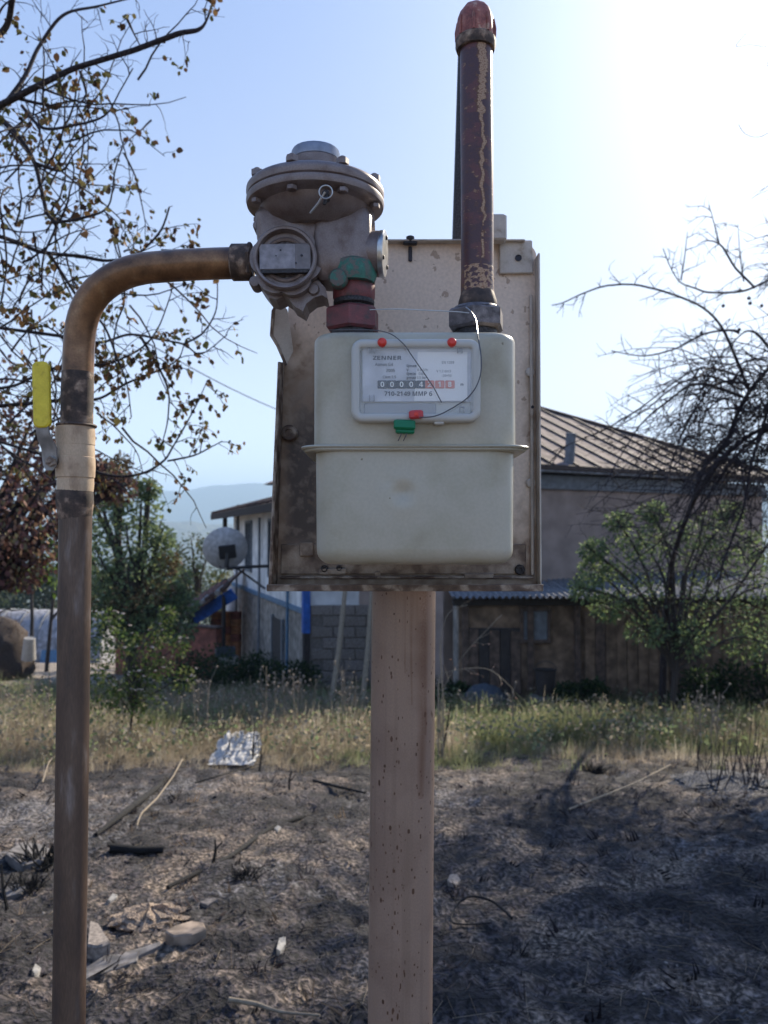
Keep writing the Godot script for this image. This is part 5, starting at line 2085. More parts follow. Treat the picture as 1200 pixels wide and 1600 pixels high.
func _near_tree() -> void:
	# trunk stands left of the frame, its limbs reach in from the left
	var foot := Vector3(-2.05, 0, -3.15)
	foot.y = ground_y(foot.x, foot.z) - 0.1
	var o := thing("fruit_tree", "tree with withered brown leaves whose branches reach in from upper left", "tree", foot)
	var b := MB.new()
	var t := [foot, foot + Vector3(0.05, 0.8, 0), foot + Vector3(0.12, 1.6, 0.05), foot + Vector3(0.2, 2.4, 0.0), foot + Vector3(0.3, 3.2, -0.1), foot + Vector3(0.2, 4.0, -0.1)]
	b.tube(_smooth_path(t), [0.13, 0.12, 0.115, 0.11, 0.1, 0.095, 0.09, 0.085, 0.08, 0.075, 0.07, 0.065, 0.06, 0.055, 0.05, 0.045, 0.04, 0.035], 14)
	obj("trunk", b, mats.bark_dark, o)
	# traced limbs: [start radius, end radius, [u, v, depth] ...]
	var limbs := [
		[0.013, 0.003, [[-330, 330, 3.1], [-130, 225, 2.95], [0, 168, 2.8], [60, 140, 2.75], [120, 103, 2.7], [210, 82, 2.65], [280, 60, 2.6], [320, 48, 2.58], [336, 8, 2.57]]],
		[0.008, 0.003, [[0, 166, 2.8], [30, 130, 2.85], [47, 112, 2.9], [60, 70, 2.92], [100, 25, 2.95], [150, 4, 3.0], [210, -10, 3.0]]],
		[0.008, 0.003, [[-10, 175, 2.8], [25, 205, 2.75], [55, 255, 2.7], [72, 330, 2.68], [84, 352, 2.66], [66, 400, 2.65], [60, 450, 2.65]]],
		[0.005, 0.002, [[84, 350, 2.66], [130, 346, 2.6], [165, 318, 2.58], [182, 270, 2.56], [196, 225, 2.55]]],
		[0.006, 0.002, [[28, 160, 2.8], [80, 160, 2.75], [122, 160, 2.7], [160, 172, 2.7]]],
		[0.006, 0.002, [[36, 168, 2.78], [65, 198, 2.7], [112, 201, 2.65], [160, 180, 2.6], [190, 148, 2.6], [210, 112, 2.6]]],
		[0.006, 0.002, [[58, 258, 2.7], [90, 262, 2.65], [112, 235, 2.6], [148, 214, 2.58]]],
		[0.008, 0.003, [[-160, 330, 3.0], [0, 366, 2.9], [60, 390, 2.85], [120, 398, 2.8], [165, 406, 2.8], [205, 395, 2.78], [245, 360, 2.75], [266, 326, 2.74]]],
		[0.007, 0.002, [[-260, 470, 3.2], [-60, 505, 3.1], [0, 515, 3.05], [100, 527, 3.0], [150, 533, 3.0], [205, 526, 2.98], [250, 527, 2.95], [290, 540, 2.93], [312, 551, 2.92], [356, 524, 2.9]]],
		[0.004, 0.002, [[290, 540, 2.93], [318, 520, 2.92], [335, 482, 2.9], [342, 438, 2.9]]],
		[0.006, 0.002, [[-40, 612, 3.1], [20, 605, 3.05], [50, 585, 3.0], [100, 572, 3.0], [160, 568, 2.98], [210, 545, 2.96], [245, 520, 2.95], [262, 470, 2.95], [270, 440, 2.95]]],
		[0.008, 0.002, [[-60, 640, 3.2], [40, 632, 3.15], [100, 625, 3.1], [150, 622, 3.1], [200, 600, 3.05], [250, 580, 3.03], [276, 562, 3.02], [286, 535, 3.02]]],
		[0.006, 0.002, [[-120, 660, 3.4], [0, 690, 3.3], [100, 720, 3.25], [170, 742, 3.2], [222, 742, 3.18], [258, 722, 3.16], [268, 695, 3.15], [290, 660, 3.14], [312, 625, 3.13], [322, 592, 3.13]]],
		[0.004, 0.0018, [[262, 720, 3.16], [300, 712, 3.14], [330, 700, 3.12], [347, 689, 3.12]]],
		[0.006, 0.002, [[-30, 215, 2.9], [-5, 300, 2.85], [6, 400, 2.85], [4, 470, 2.85], [-10, 560, 2.85]]],
		[0.005, 0.002, [[84, 400, 2.65], [120, 470, 2.7], [160, 505, 2.75], [180, 560, 2.8], [200, 600, 2.85], [205, 650, 2.9]]],
		[0.005, 0.002, [[222, 525, 2.97], [260, 600, 3.0], [262, 650, 3.02], [252, 690, 3.05]]],
		[0.005, 0.002, [[-20, 60, 2.9], [10, 20, 2.9], [35, -10, 2.9]]],
		[0.012, 0.009, [[-140, 240, 2.95], [-60, 100, 2.9], [0, 40, 2.88], [30, 0, 2.86], [60, -40, 2.85]]],
		[0.005, 0.002, [[200, 30, 2.7], [210, 50, 2.68], [222, 78, 2.66]]],
		[0.005, 0.002, [[120, 105, 2.7], [132, 140, 2.7], [126, 160, 2.7]]],
	]
	_pick.clear()
	var tw := MB.new()
	for q in limbs:
		var pts := []
		for p in q[2]:
			pts.append(P(p[0], p[1], p[2]) + Vector3(rf(-0.004, 0.004), rf(-0.004, 0.004), rf(-0.03, 0.03)))
		pts = _smooth_path(pts, 4.0)
		var rads := []
		for k in pts.size():
			rads.append(lerpf(q[0], q[1], float(k) / (pts.size() - 1)))
		b = MB.new()
		b.tube(pts, rads, 8)
		obj("branch", b, mats.bark_dark, o)
		# twigs stand on the part in view
		var seen_ := []
		for k in pts.size():
			if pts[k].x / -pts[k].z > -0.60:
				seen_.append(pts[k])
		if seen_.size() > 2:
			_twigs(tw, seen_, 0.0022, 0.075, 0.14, 1, 0.06, 0.32)
		_pick.append([pts[pts.size() - 1], (pts[pts.size() - 1] - pts[pts.size() - 2]).normalized()])
	# longer whips filling the left edge
	for k in 105:
		var u := rf(-60, 105) if k < 80 else rf(60, 260)
		var v := rf(120, 700)
		var p := P(u, v, rf(2.6, 3.3))
		var w := _wander(p, Vector3(rf(-0.2, 0.9), rf(-1, 0.8), rf(-0.4, 0.4)), rf(0.2, 0.5), 8, 0.28, 0.02)
		tw.tube(w, [0.0042, 0.0038, 0.0034, 0.003, 0.0026, 0.0023, 0.002, 0.0016, 0.0012], 5, false)
		_twigs(tw, w, 0.0015, 0.09, 0.10, 0, 0.05, 0.3)
	obj("twigs", tw, mats.bark_dark, o).set_meta("kind", "stuff")
	var meshes := [_leaf_mesh(0.62, 0.9, 0.5), _leaf_mesh(0.5, 1.7, 0.8), _leaf_mesh(0.7, 0.4, 0.25)]
	var cols := [Color(0.16, 0.085, 0.04), Color(0.24, 0.14, 0.06), Color(0.10, 0.055, 0.03), Color(0.13, 0.12, 0.04), Color(0.21, 0.175, 0.065), Color(0.055, 0.035, 0.025), Color(0.09, 0.095, 0.035)]
	var leaf_m := []
	for c in cols:
		var m := leafy(0.7, 0.7)
		m.albedo_color = (c as Color).linear_to_srgb()
		leaf_m.append(m)
	var xf := []
	for q in _pick:
		var p: Vector3 = q[0]
		var grp := n_big.get_noise_2d(p.x * 5.0 + p.z * 2.0, p.y * 5.0)
		if grp + rf(-0.12, 0.12) < 0.02:
			continue
		for e in (3 if rng.randf() < 0.4 else 2):
			xf.append(Transform3D(_orient(q[1], rf(0.3, 0.9), rf(0.017, 0.036)), p + Vector3(rf(-0.012, 0.012), rf(-0.012, 0.012), rf(-0.012, 0.012)) * e))
	# the largest in view are single leaves
	xf.sort_custom(func(a, c): return a.basis.y.length() / -a.origin.z > c.basis.y.length() / -c.origin.z)
	var rest := []
	var rest_c := []
	var n := 0
	for x in xf:
		var on: bool = absf(x.origin.x / x.origin.z) < 0.468
		if n < 290 and on:
			n += 1
			piece("leaf", meshes[n % 3], leaf_m[rng.randi() % 7], o, x)
		else:
			rest.append(x)
			rest_c.append(cols[rng.randi() % 7])
	many("foliage", meshes[0], mats.dry_leaf, rest, rest_c, o)
	# added unseen crown left of the frame, blocks sky light from that side
	var thick := []
	for q in [[-2.5, 1.2, -2.2, 0.6], [-2.6, 2.2, -2.4, 0.7], [-2.4, 3.2, -2.2, 0.7], [-3.0, 1.0, -1.2, 0.6], [-2.9, 2.0, -1.0, 0.7], [-2.8, 3.0, -1.2, 0.7], [-2.9, 1.4, 0.0, 0.7], [-2.8, 2.6, 0.0, 0.7], [-2.6, 0.8, -2.8, 0.5], [-2.6, 4.0, -1.6, 0.7]]:
		thick.append([Vector3(q[0], q[1], q[2]), Vector3.ONE * q[3]])
		var lb := MB.new()
		lb.tube(_smooth_path([foot + Vector3(0.1, 1.4, 0), (foot + Vector3(0.1, 1.4, 0)).lerp(Vector3(q[0], q[1], q[2]), 0.5) + Vector3(0, 0.2, 0), Vector3(q[0], q[1], q[2])], 5.0), [0.03, 0.025, 0.02, 0.015, 0.012], 6)
		obj("branch", lb, mats.bark_dark, o)
	_crown(o, thick, 4200, Vector2(0.05, 0.09), cols, mats.dry_leaf, meshes[0], 0.5, "added_foliage")

# the denser bush of reddish withered leaves lower at the left edge
func _crown(o: Node3D, centres: Array, n: int, size: Vector2, palette: Array, m: Material, mesh: ArrayMesh, hang := 0.35, called := "foliage") -> void:
	var xf := []
	var cc := []
	for k in n:
		var q = centres[rng.randi() % centres.size()]
		var c: Vector3 = q[0]
		var r: Vector3 = q[1]
		var dir := Vector3(rng.randfn(), rng.randfn(), rng.randfn()).normalized()
		var p := c + dir * r * pow(rng.randf(), 0.42)
		xf.append(Transform3D(_orient((dir + Vector3(0, 0.3, 0)).normalized(), hang, rf(size.x, size.y)), p))
		var col: Color = palette[rng.randi() % palette.size()]
		cc.append(col * rf(0.75, 1.25))
	many(called, mesh, m, xf, cc, o)

func _tree_frame(o: Node3D, foot: Vector3, centres: Array, r: float, m: Material, lean := Vector3.ZERO) -> void:
	var mid := Vector3.ZERO
	for q in centres:
		mid += q[0]
	mid /= centres.size()
	var b := MB.new()
	var fork := foot.lerp(mid, 0.55) + lean
	b.tube(_smooth_path([foot - Vector3(0, 0.15, 0), foot.lerp(fork, 0.4) + Vector3(rf(-0.05, 0.05), 0, 0.03), fork, mid]), [r, r * 0.9, r * 0.85, r * 0.8, r * 0.7, r * 0.6, r * 0.5, r * 0.4, r * 0.3], 12)
	obj("trunk", b, m, o)
	for q in centres:
		b = MB.new()
		var c: Vector3 = q[0]
		var pts := _smooth_path([foot.lerp(fork, rf(0.6, 1.0)), fork.lerp(c, 0.5) + Vector3(rf(-0.15, 0.15), rf(0, 0.15), rf(-0.1, 0.1)), c, c + (c - fork).normalized() * (q[1] as Vector3).y * 0.7], 5.0)
		var rads := []
		for k in pts.size():
			rads.append(lerpf(r * 0.45, r * 0.08, float(k) / (pts.size() - 1)))
		b.tube(pts, rads, 7)
		_twigs(b, pts, r * 0.10, 0.22, 0.35, 1, -0.02, 0.3)
		obj("limb", b, m, o)

func _dry_bush() -> void:
	var foot := Vector3(-3.75, 0, -5.7)
	foot.y = ground_y(foot.x, foot.z)
	var o := thing("plum_tree", "dense tree of small reddish brown withered leaves at left edge behind the riser", "tree", foot)
	var c := []
	for q in [[-30, 640, 5.4, 0.42], [20, 730, 5.3, 0.42], [55, 690, 5.6, 0.30], [-20, 800, 5.4, 0.45], [40, 800, 5.2, 0.32], [10, 860, 5.5, 0.30], [75, 760, 5.7, 0.26], [60, 850, 5.6, 0.22], [-60, 720, 5.6, 0.5], [100, 715, 5.9, 0.2], [35, 890, 5.6, 0.16], [150, 740, 6.0, 0.14], [185, 760, 6.1, 0.13]]:
		c.append([P(q[0], q[1], q[2]), Vector3.ONE * q[3]])
	_tree_frame(o, foot, c, 0.09, mats.bark_dark)
	_crown(o, c, 4600, Vector2(0.028, 0.06), [Color(0.13, 0.065, 0.06), Color(0.19, 0.095, 0.07), Color(0.085, 0.048, 0.05), Color(0.26, 0.16, 0.10), Color(0.12, 0.085, 0.085), Color(0.17, 0.15, 0.085)], mats.dry_leaf, _leaf_mesh(0.55, 0.8, 0.4), 0.5)
	_crown(o, [[P(68, 900, 6.2), Vector3(0.25, 0.2, 0.2)], [P(90, 880, 6.4), Vector3(0.2, 0.15, 0.2)]], 130, Vector2(0.05, 0.09), [Color(0.08, 0.13, 0.03), Color(0.11, 0.17, 0.04)], mats.leaf, _leaf_mesh(0.6, 0.5, 0.3), 0.3, "green_shoots")

func _bare_tree() -> void:
	var foot := P(1034, 1110, 11.0)
	foot.y = ground_y(foot.x, foot.z)
	var o := thing("bare_tree", "leafless dark thorny tree at right with drooping twigs before the plastered house", "tree", foot)
	var z := func(list: Array) -> Array:
		var out := []
		for q in list:
			out.append(P(q[0], q[1], q[2]))
		return out
	var limbs := [
		[0.045, 0.026, [[1034, 1130, 11.0], [1036, 1040, 10.9], [1041, 960, 10.7], [1048, 890, 10.3], [1066, 825, 9.7], [1085, 780, 9.2], [1112, 738, 8.8]]],
		[0.024, 0.020, [[1108, 742, 8.8], [1140, 705, 8.3], [1172, 680, 8.2], [1205, 660, 8.1], [1270, 600, 8.0], [1330, 520, 8.0]]],
		[0.026, 0.02, [[1085, 780, 9.2], [1100, 730, 8.9], [1135, 690, 8.4], [1155, 640, 8.3], [1180, 600, 8.2], [1215, 560, 8.2]]],
		[0.017, 0.005, [[1170, 610, 8.3], [1150, 560, 8.2], [1128, 512, 8.2], [1100, 482, 8.1], [1060, 463, 8.0], [1000, 446, 7.9], [950, 446, 7.8], [910, 459, 7.7], [880, 473, 7.7], [862, 477, 7.7]]],
		[0.012, 0.005, [[1260, 410, 8.2], [1200, 438, 8.2], [1160, 455, 8.2], [1110, 457, 8.1], [1085, 450, 8.1], [1062, 440, 8.0], [1045, 412, 8.0], [1036, 388, 8.0]]],
		[0.012, 0.004, [[1165, 590, 8.2], [1100, 575, 8.0], [1050, 600, 7.9], [1000, 638, 7.8], [950, 668, 7.7], [900, 690, 7.7], [862, 706, 7.7]]],
		[0.018, 0.005, [[1155, 520, 8.2], [1140, 516, 8.2], [1100, 522, 8.1], [1055, 545, 8.0], [1005, 556, 7.9], [955, 548, 7.9]]],
		[0.012, 0.004, [[1160, 610, 8.2], [1110, 588, 8.0], [1060, 600, 7.9], [1010, 640, 7.8], [970, 665, 7.7], [948, 690, 7.7]]],
		[0.018, 0.004, [[1160, 620, 8.2], [1090, 600, 8.0], [1040, 630, 7.9], [1000, 665, 7.9], [965, 720, 7.8], [945, 760, 7.8]]],
		[0.012, 0.003, [[1180, 450, 8.2], [1150, 420, 8.2], [1127, 384, 8.2], [1105, 376, 8.2], [1090, 382, 8.2]]],
		[0.008, 0.003, [[1124, 382, 8.2], [1116, 350, 8.2], [1108, 320, 8.2]]],
		[0.008, 0.003, [[1064, 438, 8.0], [1070, 400, 8.0], [1074, 362, 8.0]]],
		[0.008, 0.003, [[1162, 440, 8.2], [1156, 400, 8.2], [1153, 350, 8.2]]],
		[0.016, 0.004, [[1240, 600, 8.2], [1180, 520, 8.2], [1140, 540, 8.1], [1110, 580, 8.0], [1085, 640, 7.9], [1060, 720, 7.8]]],
		[0.016, 0.004, [[1170, 600, 8.2], [1120, 600, 8.1], [1080, 650, 8.0], [1050, 720, 7.9], [1030, 800, 7.9]]],
		[0.017, 0.006, [[1205, 668, 8.1], [1150, 712, 8.2], [1095, 790, 8.3], [1040, 840, 8.2], [985, 880, 8.1]]],
		[0.016, 0.006, [[1200, 640, 8.1], [1175, 720, 8.0], [1160, 800, 8.0], [1130, 880, 8.0], [1120, 940, 8.1]]],
	]
	_pick.clear()
	var tw := MB.new()
	var k := 0
	for q in limbs:
		var pts := _smooth_path(z.call(q[2]), 4.0)
		var rads := []
		for i in pts.size():
			rads.append(lerpf(q[0], q[1], float(i) / (pts.size() - 1)))
		var b := MB.new()
		b.tube(pts, rads, 9)
		obj("trunk" if k == 0 else "branch", b, mats.bark_dark, o)
		if k > 0:
			_twigs(tw, pts, 0.0055, 0.13, 0.26, 1, 0.05, 0.28)
		k += 1
	# the tangle of drooping whips round the fork
	for i in 330:
		var p := P(rf(1085, 1290), rf(560, 740), rf(7.9, 8.9))
		var dir := Vector3(rf(-1.0, 0.35), rf(-0.7, 0.5), rf(-0.5, 0.5))
		var w := _wander(p, dir, rf(0.5, 1.5), 9, 0.13, 0.11)
		var r := rf(0.004, 0.0085)
		tw.tube(w, [r, r * 0.95, r * 0.9, r * 0.8, r * 0.7, r * 0.6, r * 0.55, r * 0.5, r * 0.45, r * 0.4], 5, false)
		_twigs(tw, w, 0.0045, 0.24, 0.18, 0, 0.03, 0.3)
	for i in 150:
		var p := P(rf(1010, 1210), rf(680, 930), rf(7.8, 8.8))
		var w := _wander(p, Vector3(rf(-1, 0.6), rf(-0.4, 0.8), rf(-0.4, 0.4)), rf(0.4, 0.9), 8, 0.2, 0.05)
		tw.tube(w, [0.006, 0.005, 0.005, 0.004, 0.004, 0.003, 0.003, 0.002, 0.002], 5, false)
		_twigs(tw, w, 0.003, 0.2, 0.18, 0, 0.03, 0.3)
	# the rest of the crown, right of and above the frame; its shade lies on the burnt ground
	for i in 70:
		var a0 := P(rf(1240, 1330), rf(420, 640), rf(8.0, 8.8))
		var tip := P(rf(1225, 1640), rf(-330, 560), rf(7.6, 10.2)) if i < 45 else P(rf(1215, 1500), rf(480, 900), rf(7.0, 8.6))
		var pts := _smooth_path([a0, a0.lerp(tip, 0.5) + Vector3(rf(-0.3, 0.3), rf(0.0, 0.4), rf(-0.3, 0.3)), tip], 4.0)
		var rads := []
		for k2 in pts.size():
			rads.append(lerpf(0.020, 0.006, float(k2) / (pts.size() - 1)))
		var b := MB.new()
		b.tube(pts, rads, 7)
		obj("branch", b, mats.bark_dark, o)
		_twigs(tw, pts, 0.007, 0.11, 0.55, 1, 0.04, 0.25)
	var bt := MB.new()
	bt.tube(_smooth_path([P(1205, 660, 8.1), P(1290, 590, 8.2), P(1330, 420, 8.3), P(1380, 160, 8.5), P(1400, -120, 8.6)], 4.0), [0.045, 0.042, 0.04, 0.036, 0.03, 0.025, 0.02, 0.015], 9)
	obj("branch", bt, mats.bark_dark, o)
	# sprigs hanging into the upper right corner
	for q in [[[1240, 60, 8.0], [1200, 72, 8.0], [1172, 70, 8.0], [1150, 72, 8.0], [1166, 52, 8.0]], [[1260, 170, 8.0], [1200, 208, 8.0], [1180, 214, 8.0], [1163, 208, 8.0], [1154, 194, 8.0]], [[1330, 520, 8.0], [1310, 300, 8.0], [1260, 170, 8.0]], [[1310, 300, 8.0], [1280, 160, 8.0], [1240, 60, 8.0]]]:
		var b := MB.new()
		b.tube(_smooth_path(z.call(q), 4.0), [0.008, 0.004] if q.size() > 3 else [0.03, 0.02], 6)
		obj("branch", b, mats.bark_dark, o)
	obj("twigs", tw, mats.bark_dark, o).set_meta("kind", "stuff")
	# a few dried fruits
	for q in [[1130, 478], [1155, 515], [1190, 478], [1172, 474], [1096, 520], [1170, 466]]:
		var b := MB.new()
		var c := P(q[0], q[1], 8.1)
		b.lathe([Vector2(0.001, -0.018), Vector2(0.014, -0.012), Vector2(0.019, 0), Vector2(0.014, 0.012), Vector2(0.001, 0.018)], c, Vector3.UP, 10, false, 60.0)
		b.tube([c + Vector3(0, 0.016, 0), c + Vector3(0.01, 0.06, 0)], [0.002], 4)
		obj("fruit", b, mats.bark_dark, o)

func _green_crowns() -> void:
	var g1 := [Color(0.12, 0.17, 0.085), Color(0.16, 0.22, 0.095), Color(0.10, 0.135, 0.08), Color(0.21, 0.26, 0.11), Color(0.14, 0.19, 0.11)]
	# bright bush tree on the right, before the shed
	var foot := P(1045, 1110, 10.3)
	foot.y = ground_y(foot.x, foot.z)
	var o := thing("green_tree", "leafy green tree behind the bare tree, before the brown shed", "tree", foot)
	var c := []
	for q in [[960, 870, 10.2, 0.36], [1000, 840, 10.4, 0.34], [1040, 850, 10.5, 0.4], [980, 920, 10.3, 0.42], [1050, 930, 10.5, 0.5], [930, 890, 10.1, 0.22], [1110, 880, 10.7, 0.4], [1150, 850, 10.9, 0.34], [1180, 900, 11.0, 0.4], [1120, 960, 10.7, 0.42], [1185, 960, 10.8, 0.4], [1240, 900, 11.0, 0.5], [1010, 985, 10.1, 0.26], [950, 950, 10.0, 0.22], [1160, 1010, 10.6, 0.25], [1020, 800, 10.5, 0.18], [1140, 800, 10.9, 0.18], [915, 920, 9.9, 0.2], [925, 860, 10.0, 0.16], [1200, 850, 10.6, 0.3], [1210, 1010, 10.4, 0.4], [1080, 1000, 10.2, 0.3], [965, 815, 10.3, 0.16], [1095, 830, 10.5, 0.3]]:
		c.append([P(q[0], q[1], q[2]), Vector3(q[3], q[3] * 0.8, q[3])])
	_tree_frame(o, foot, c, 0.042, mats.bark_grey)
	_crown(o, c, 7600, Vector2(0.04, 0.085), g1, mats.leaf, _leaf_mesh(0.42, 0.5, 0.3), 0.25)
	# leafy tree just right of the frame: its shade lies across the burnt ground
	foot = Vector3(6.3, 0, -10.2)
	foot.y = ground_y(foot.x, foot.z)
	o = thing("shade_tree", "tall leafy tree standing just right of the bare tree, shading the burnt ground", "tree", foot)
	c = []
	for q in [[4.75, 3.2, 8.0, 0.7], [5.2, 4.1, 8.8, 0.8], [5.7, 4.9, 9.5, 0.9], [5.6, 3.4, 9.2, 0.7], [6.3, 5.8, 10.6, 1.0], [6.5, 6.7, 11.2, 0.9], [6.2, 4.4, 9.8, 0.9], [7.0, 5.5, 10.4, 1.0], [5.2, 2.6, 8.6, 0.6], [4.7, 4.0, 7.6, 0.6], [6.9, 7.2, 12.0, 0.9], [5.0, 5.2, 8.2, 0.7], [5.9, 6.3, 9.9, 0.8], [6.6, 3.6, 10.0, 0.9]]:
		c.append([Vector3(q[0], q[1], -q[2]), Vector3.ONE * q[3]])
	_tree_frame(o, foot, c, 0.12, mats.bark_grey)
	_crown(o, c, 1500, Vector2(0.10, 0.18), g1, mats.leaf, _leaf_mesh(0.55, 0.5, 0.3), 0.25)
	# two toned tree on the left, behind the red wall
	foot = P(205, 1010, 14.5)
	foot.y = slope_y(foot.x, foot.z)
	o = thing("green_tree", "dark green bushy tree beside the riser, in front of the mountains", "tree", foot)
	c = []
	for q in [[190, 770, 14.4, 0.42], [165, 810, 14.3, 0.5], [220, 800, 14.5, 0.42], [200, 850, 14.3, 0.6], [240, 860, 14.5, 0.40], [160, 880, 14.2, 0.55], [215, 905, 14.3, 0.6], [262, 900, 14.6, 0.42], [250, 840, 14.6, 0.26], [268, 930, 14.5, 0.3], [130, 850, 14.4, 0.5], [200, 955, 14.2, 0.45], [250, 960, 14.3, 0.4], [285, 945, 14.4, 0.28], [280, 985, 14.3, 0.3], [150, 920, 14.2, 0.4], [225, 990, 14.1, 0.4], [160, 990, 14.0, 0.4], [165, 950, 14.1, 0.4], [175, 740, 14.5, 0.28], [232, 765, 14.5, 0.2], [140, 780, 14.4, 0.35]]:
		c.append([P(q[0], q[1], q[2]), Vector3(q[3], q[3] * 0.85, q[3])])
	_tree_frame(o, foot, c, 0.12, mats.bark_grey)
	_crown(o, c, 7000, Vector2(0.06, 0.12), [Color(0.12, 0.165, 0.085), Color(0.17, 0.225, 0.10), Color(0.13, 0.18, 0.11), Color(0.22, 0.26, 0.12)], mats.leaf, _leaf_mesh(0.5, 0.5, 0.3), 0.25)
	_crown(o, [[P(245, 920, 14.2), Vector3(0.35, 0.25, 0.3)], [P(185, 940, 14.0), Vector3(0.5, 0.25, 0.3)], [P(262, 880, 14.4), Vector3(0.25, 0.2, 0.2)], [P(165, 745, 14.2), Vector3(0.22, 0.3, 0.2)], [P(190, 725, 14.2), Vector3(0.18, 0.2, 0.2)]], 1300, Vector2(0.05, 0.10), [Color(0.14, 0.085, 0.045), Color(0.17, 0.12, 0.06), Color(0.10, 0.08, 0.04)], mats.dry_leaf, _leaf_mesh(0.5, 0.8, 0.3), 0.4, "withered_foliage")
	# thin tree behind the dish
	foot = P(312, 990, 25.0)
	foot.y = slope_y(foot.x, foot.z)
	o = thing("thin_tree", "thin sparse tree growing between the satellite dish and the dark green tree", "tree", foot)
	c = []
	for q in [[300, 855, 25, 0.5], [320, 880, 25, 0.55], [290, 895, 25, 0.5], [335, 850, 25.5, 0.45], [270, 870, 25, 0.4], [310, 925, 25, 0.6], [345, 900, 25.5, 0.4], [280, 930, 25, 0.5]]:
		c.append([P(q[0], q[1], q[2]), Vector3.ONE * q[3]])
	_tree_frame(o, foot, c, 0.09, mats.bark_grey)
	_crown(o, c, 1500, Vector2(0.08, 0.15), [Color(0.055, 0.085, 0.045), Color(0.08, 0.10, 0.05), Color(0.10, 0.10, 0.055)], mats.leaf, _leaf_mesh(0.5, 0.5, 0.3))
	# pale autumn bush lit behind the porch
	foot = P(352, 985, 27.0)
	foot.y = slope_y(foot.x, foot.z)
	o = thing("yellow_bush", "small yellowing bush glowing in sunlight below the satellite dish", "bush", foot)
	c = [[P(352, 912, 27), Vector3(0.4, 0.35, 0.3)], [P(344, 935, 27), Vector3(0.4, 0.4, 0.3)], [P(362, 935, 27), Vector3(0.3, 0.4, 0.3)]]
	_tree_frame(o, foot, c, 0.04, mats.bark_grey)
	_crown(o, c, 700, Vector2(0.07, 0.13), [Color(0.40, 0.30, 0.06), Color(0.32, 0.27, 0.10), Color(0.20, 0.2, 0.06)], mats.leaf, _leaf_mesh(0.5, 0.5, 0.3))
	# trees down in the valley on the left
	var vl := ["round dark tree far below, leftmost of the valley trees", "tall narrow tree far below, second of the valley trees from left", "broad pale tree far below, behind the greenhouse", "bushy tree far below, just right of the riser", "olive tree far below, behind the dark green tree", "grey green tree far below, left of the thin tree", "low spreading tree far below the mountains, behind the dish"]
	var spots := [[-30, 905, 60.0, 3.0], [25, 900, 75.0, 3.2], [75, 905, 66.0, 2.6], [150, 900, 70.0, 3.2], [205, 905, 62.0, 2.8], [265, 905, 80.0, 3.4], [330, 905, 90.0, 3.6]]
	var lm := _leaf_mesh(0.7, 0.5, 0.3)
	for k in 7:
		var q = spots[k]
		var top := P(q[0], q[1], q[2])
		var f := Vector3(top.x, slope_y(top.x, top.z), top.z)
		o = thing("valley_tree", vl[k], "tree", f, "trees down in the valley")
		c = []
		for e in 6:
			c.append([Vector3(top.x + rf(-1, 1) * q[3] * 0.6, lerpf(f.y + 1.5, top.y + 1.0, 0.35 + 0.11 * e), top.z + rf(-1, 1) * q[3] * 0.5), Vector3.ONE * q[3] * rf(0.4, 0.6)])
		_tree_frame(o, f, c, 0.22, mats.bark_grey)
		_crown(o, c, 1400, Vector2(0.25, 0.5), [Color(0.06, 0.085, 0.05), Color(0.085, 0.10, 0.06), Color(0.05, 0.07, 0.05)], mats.leaf, lm)

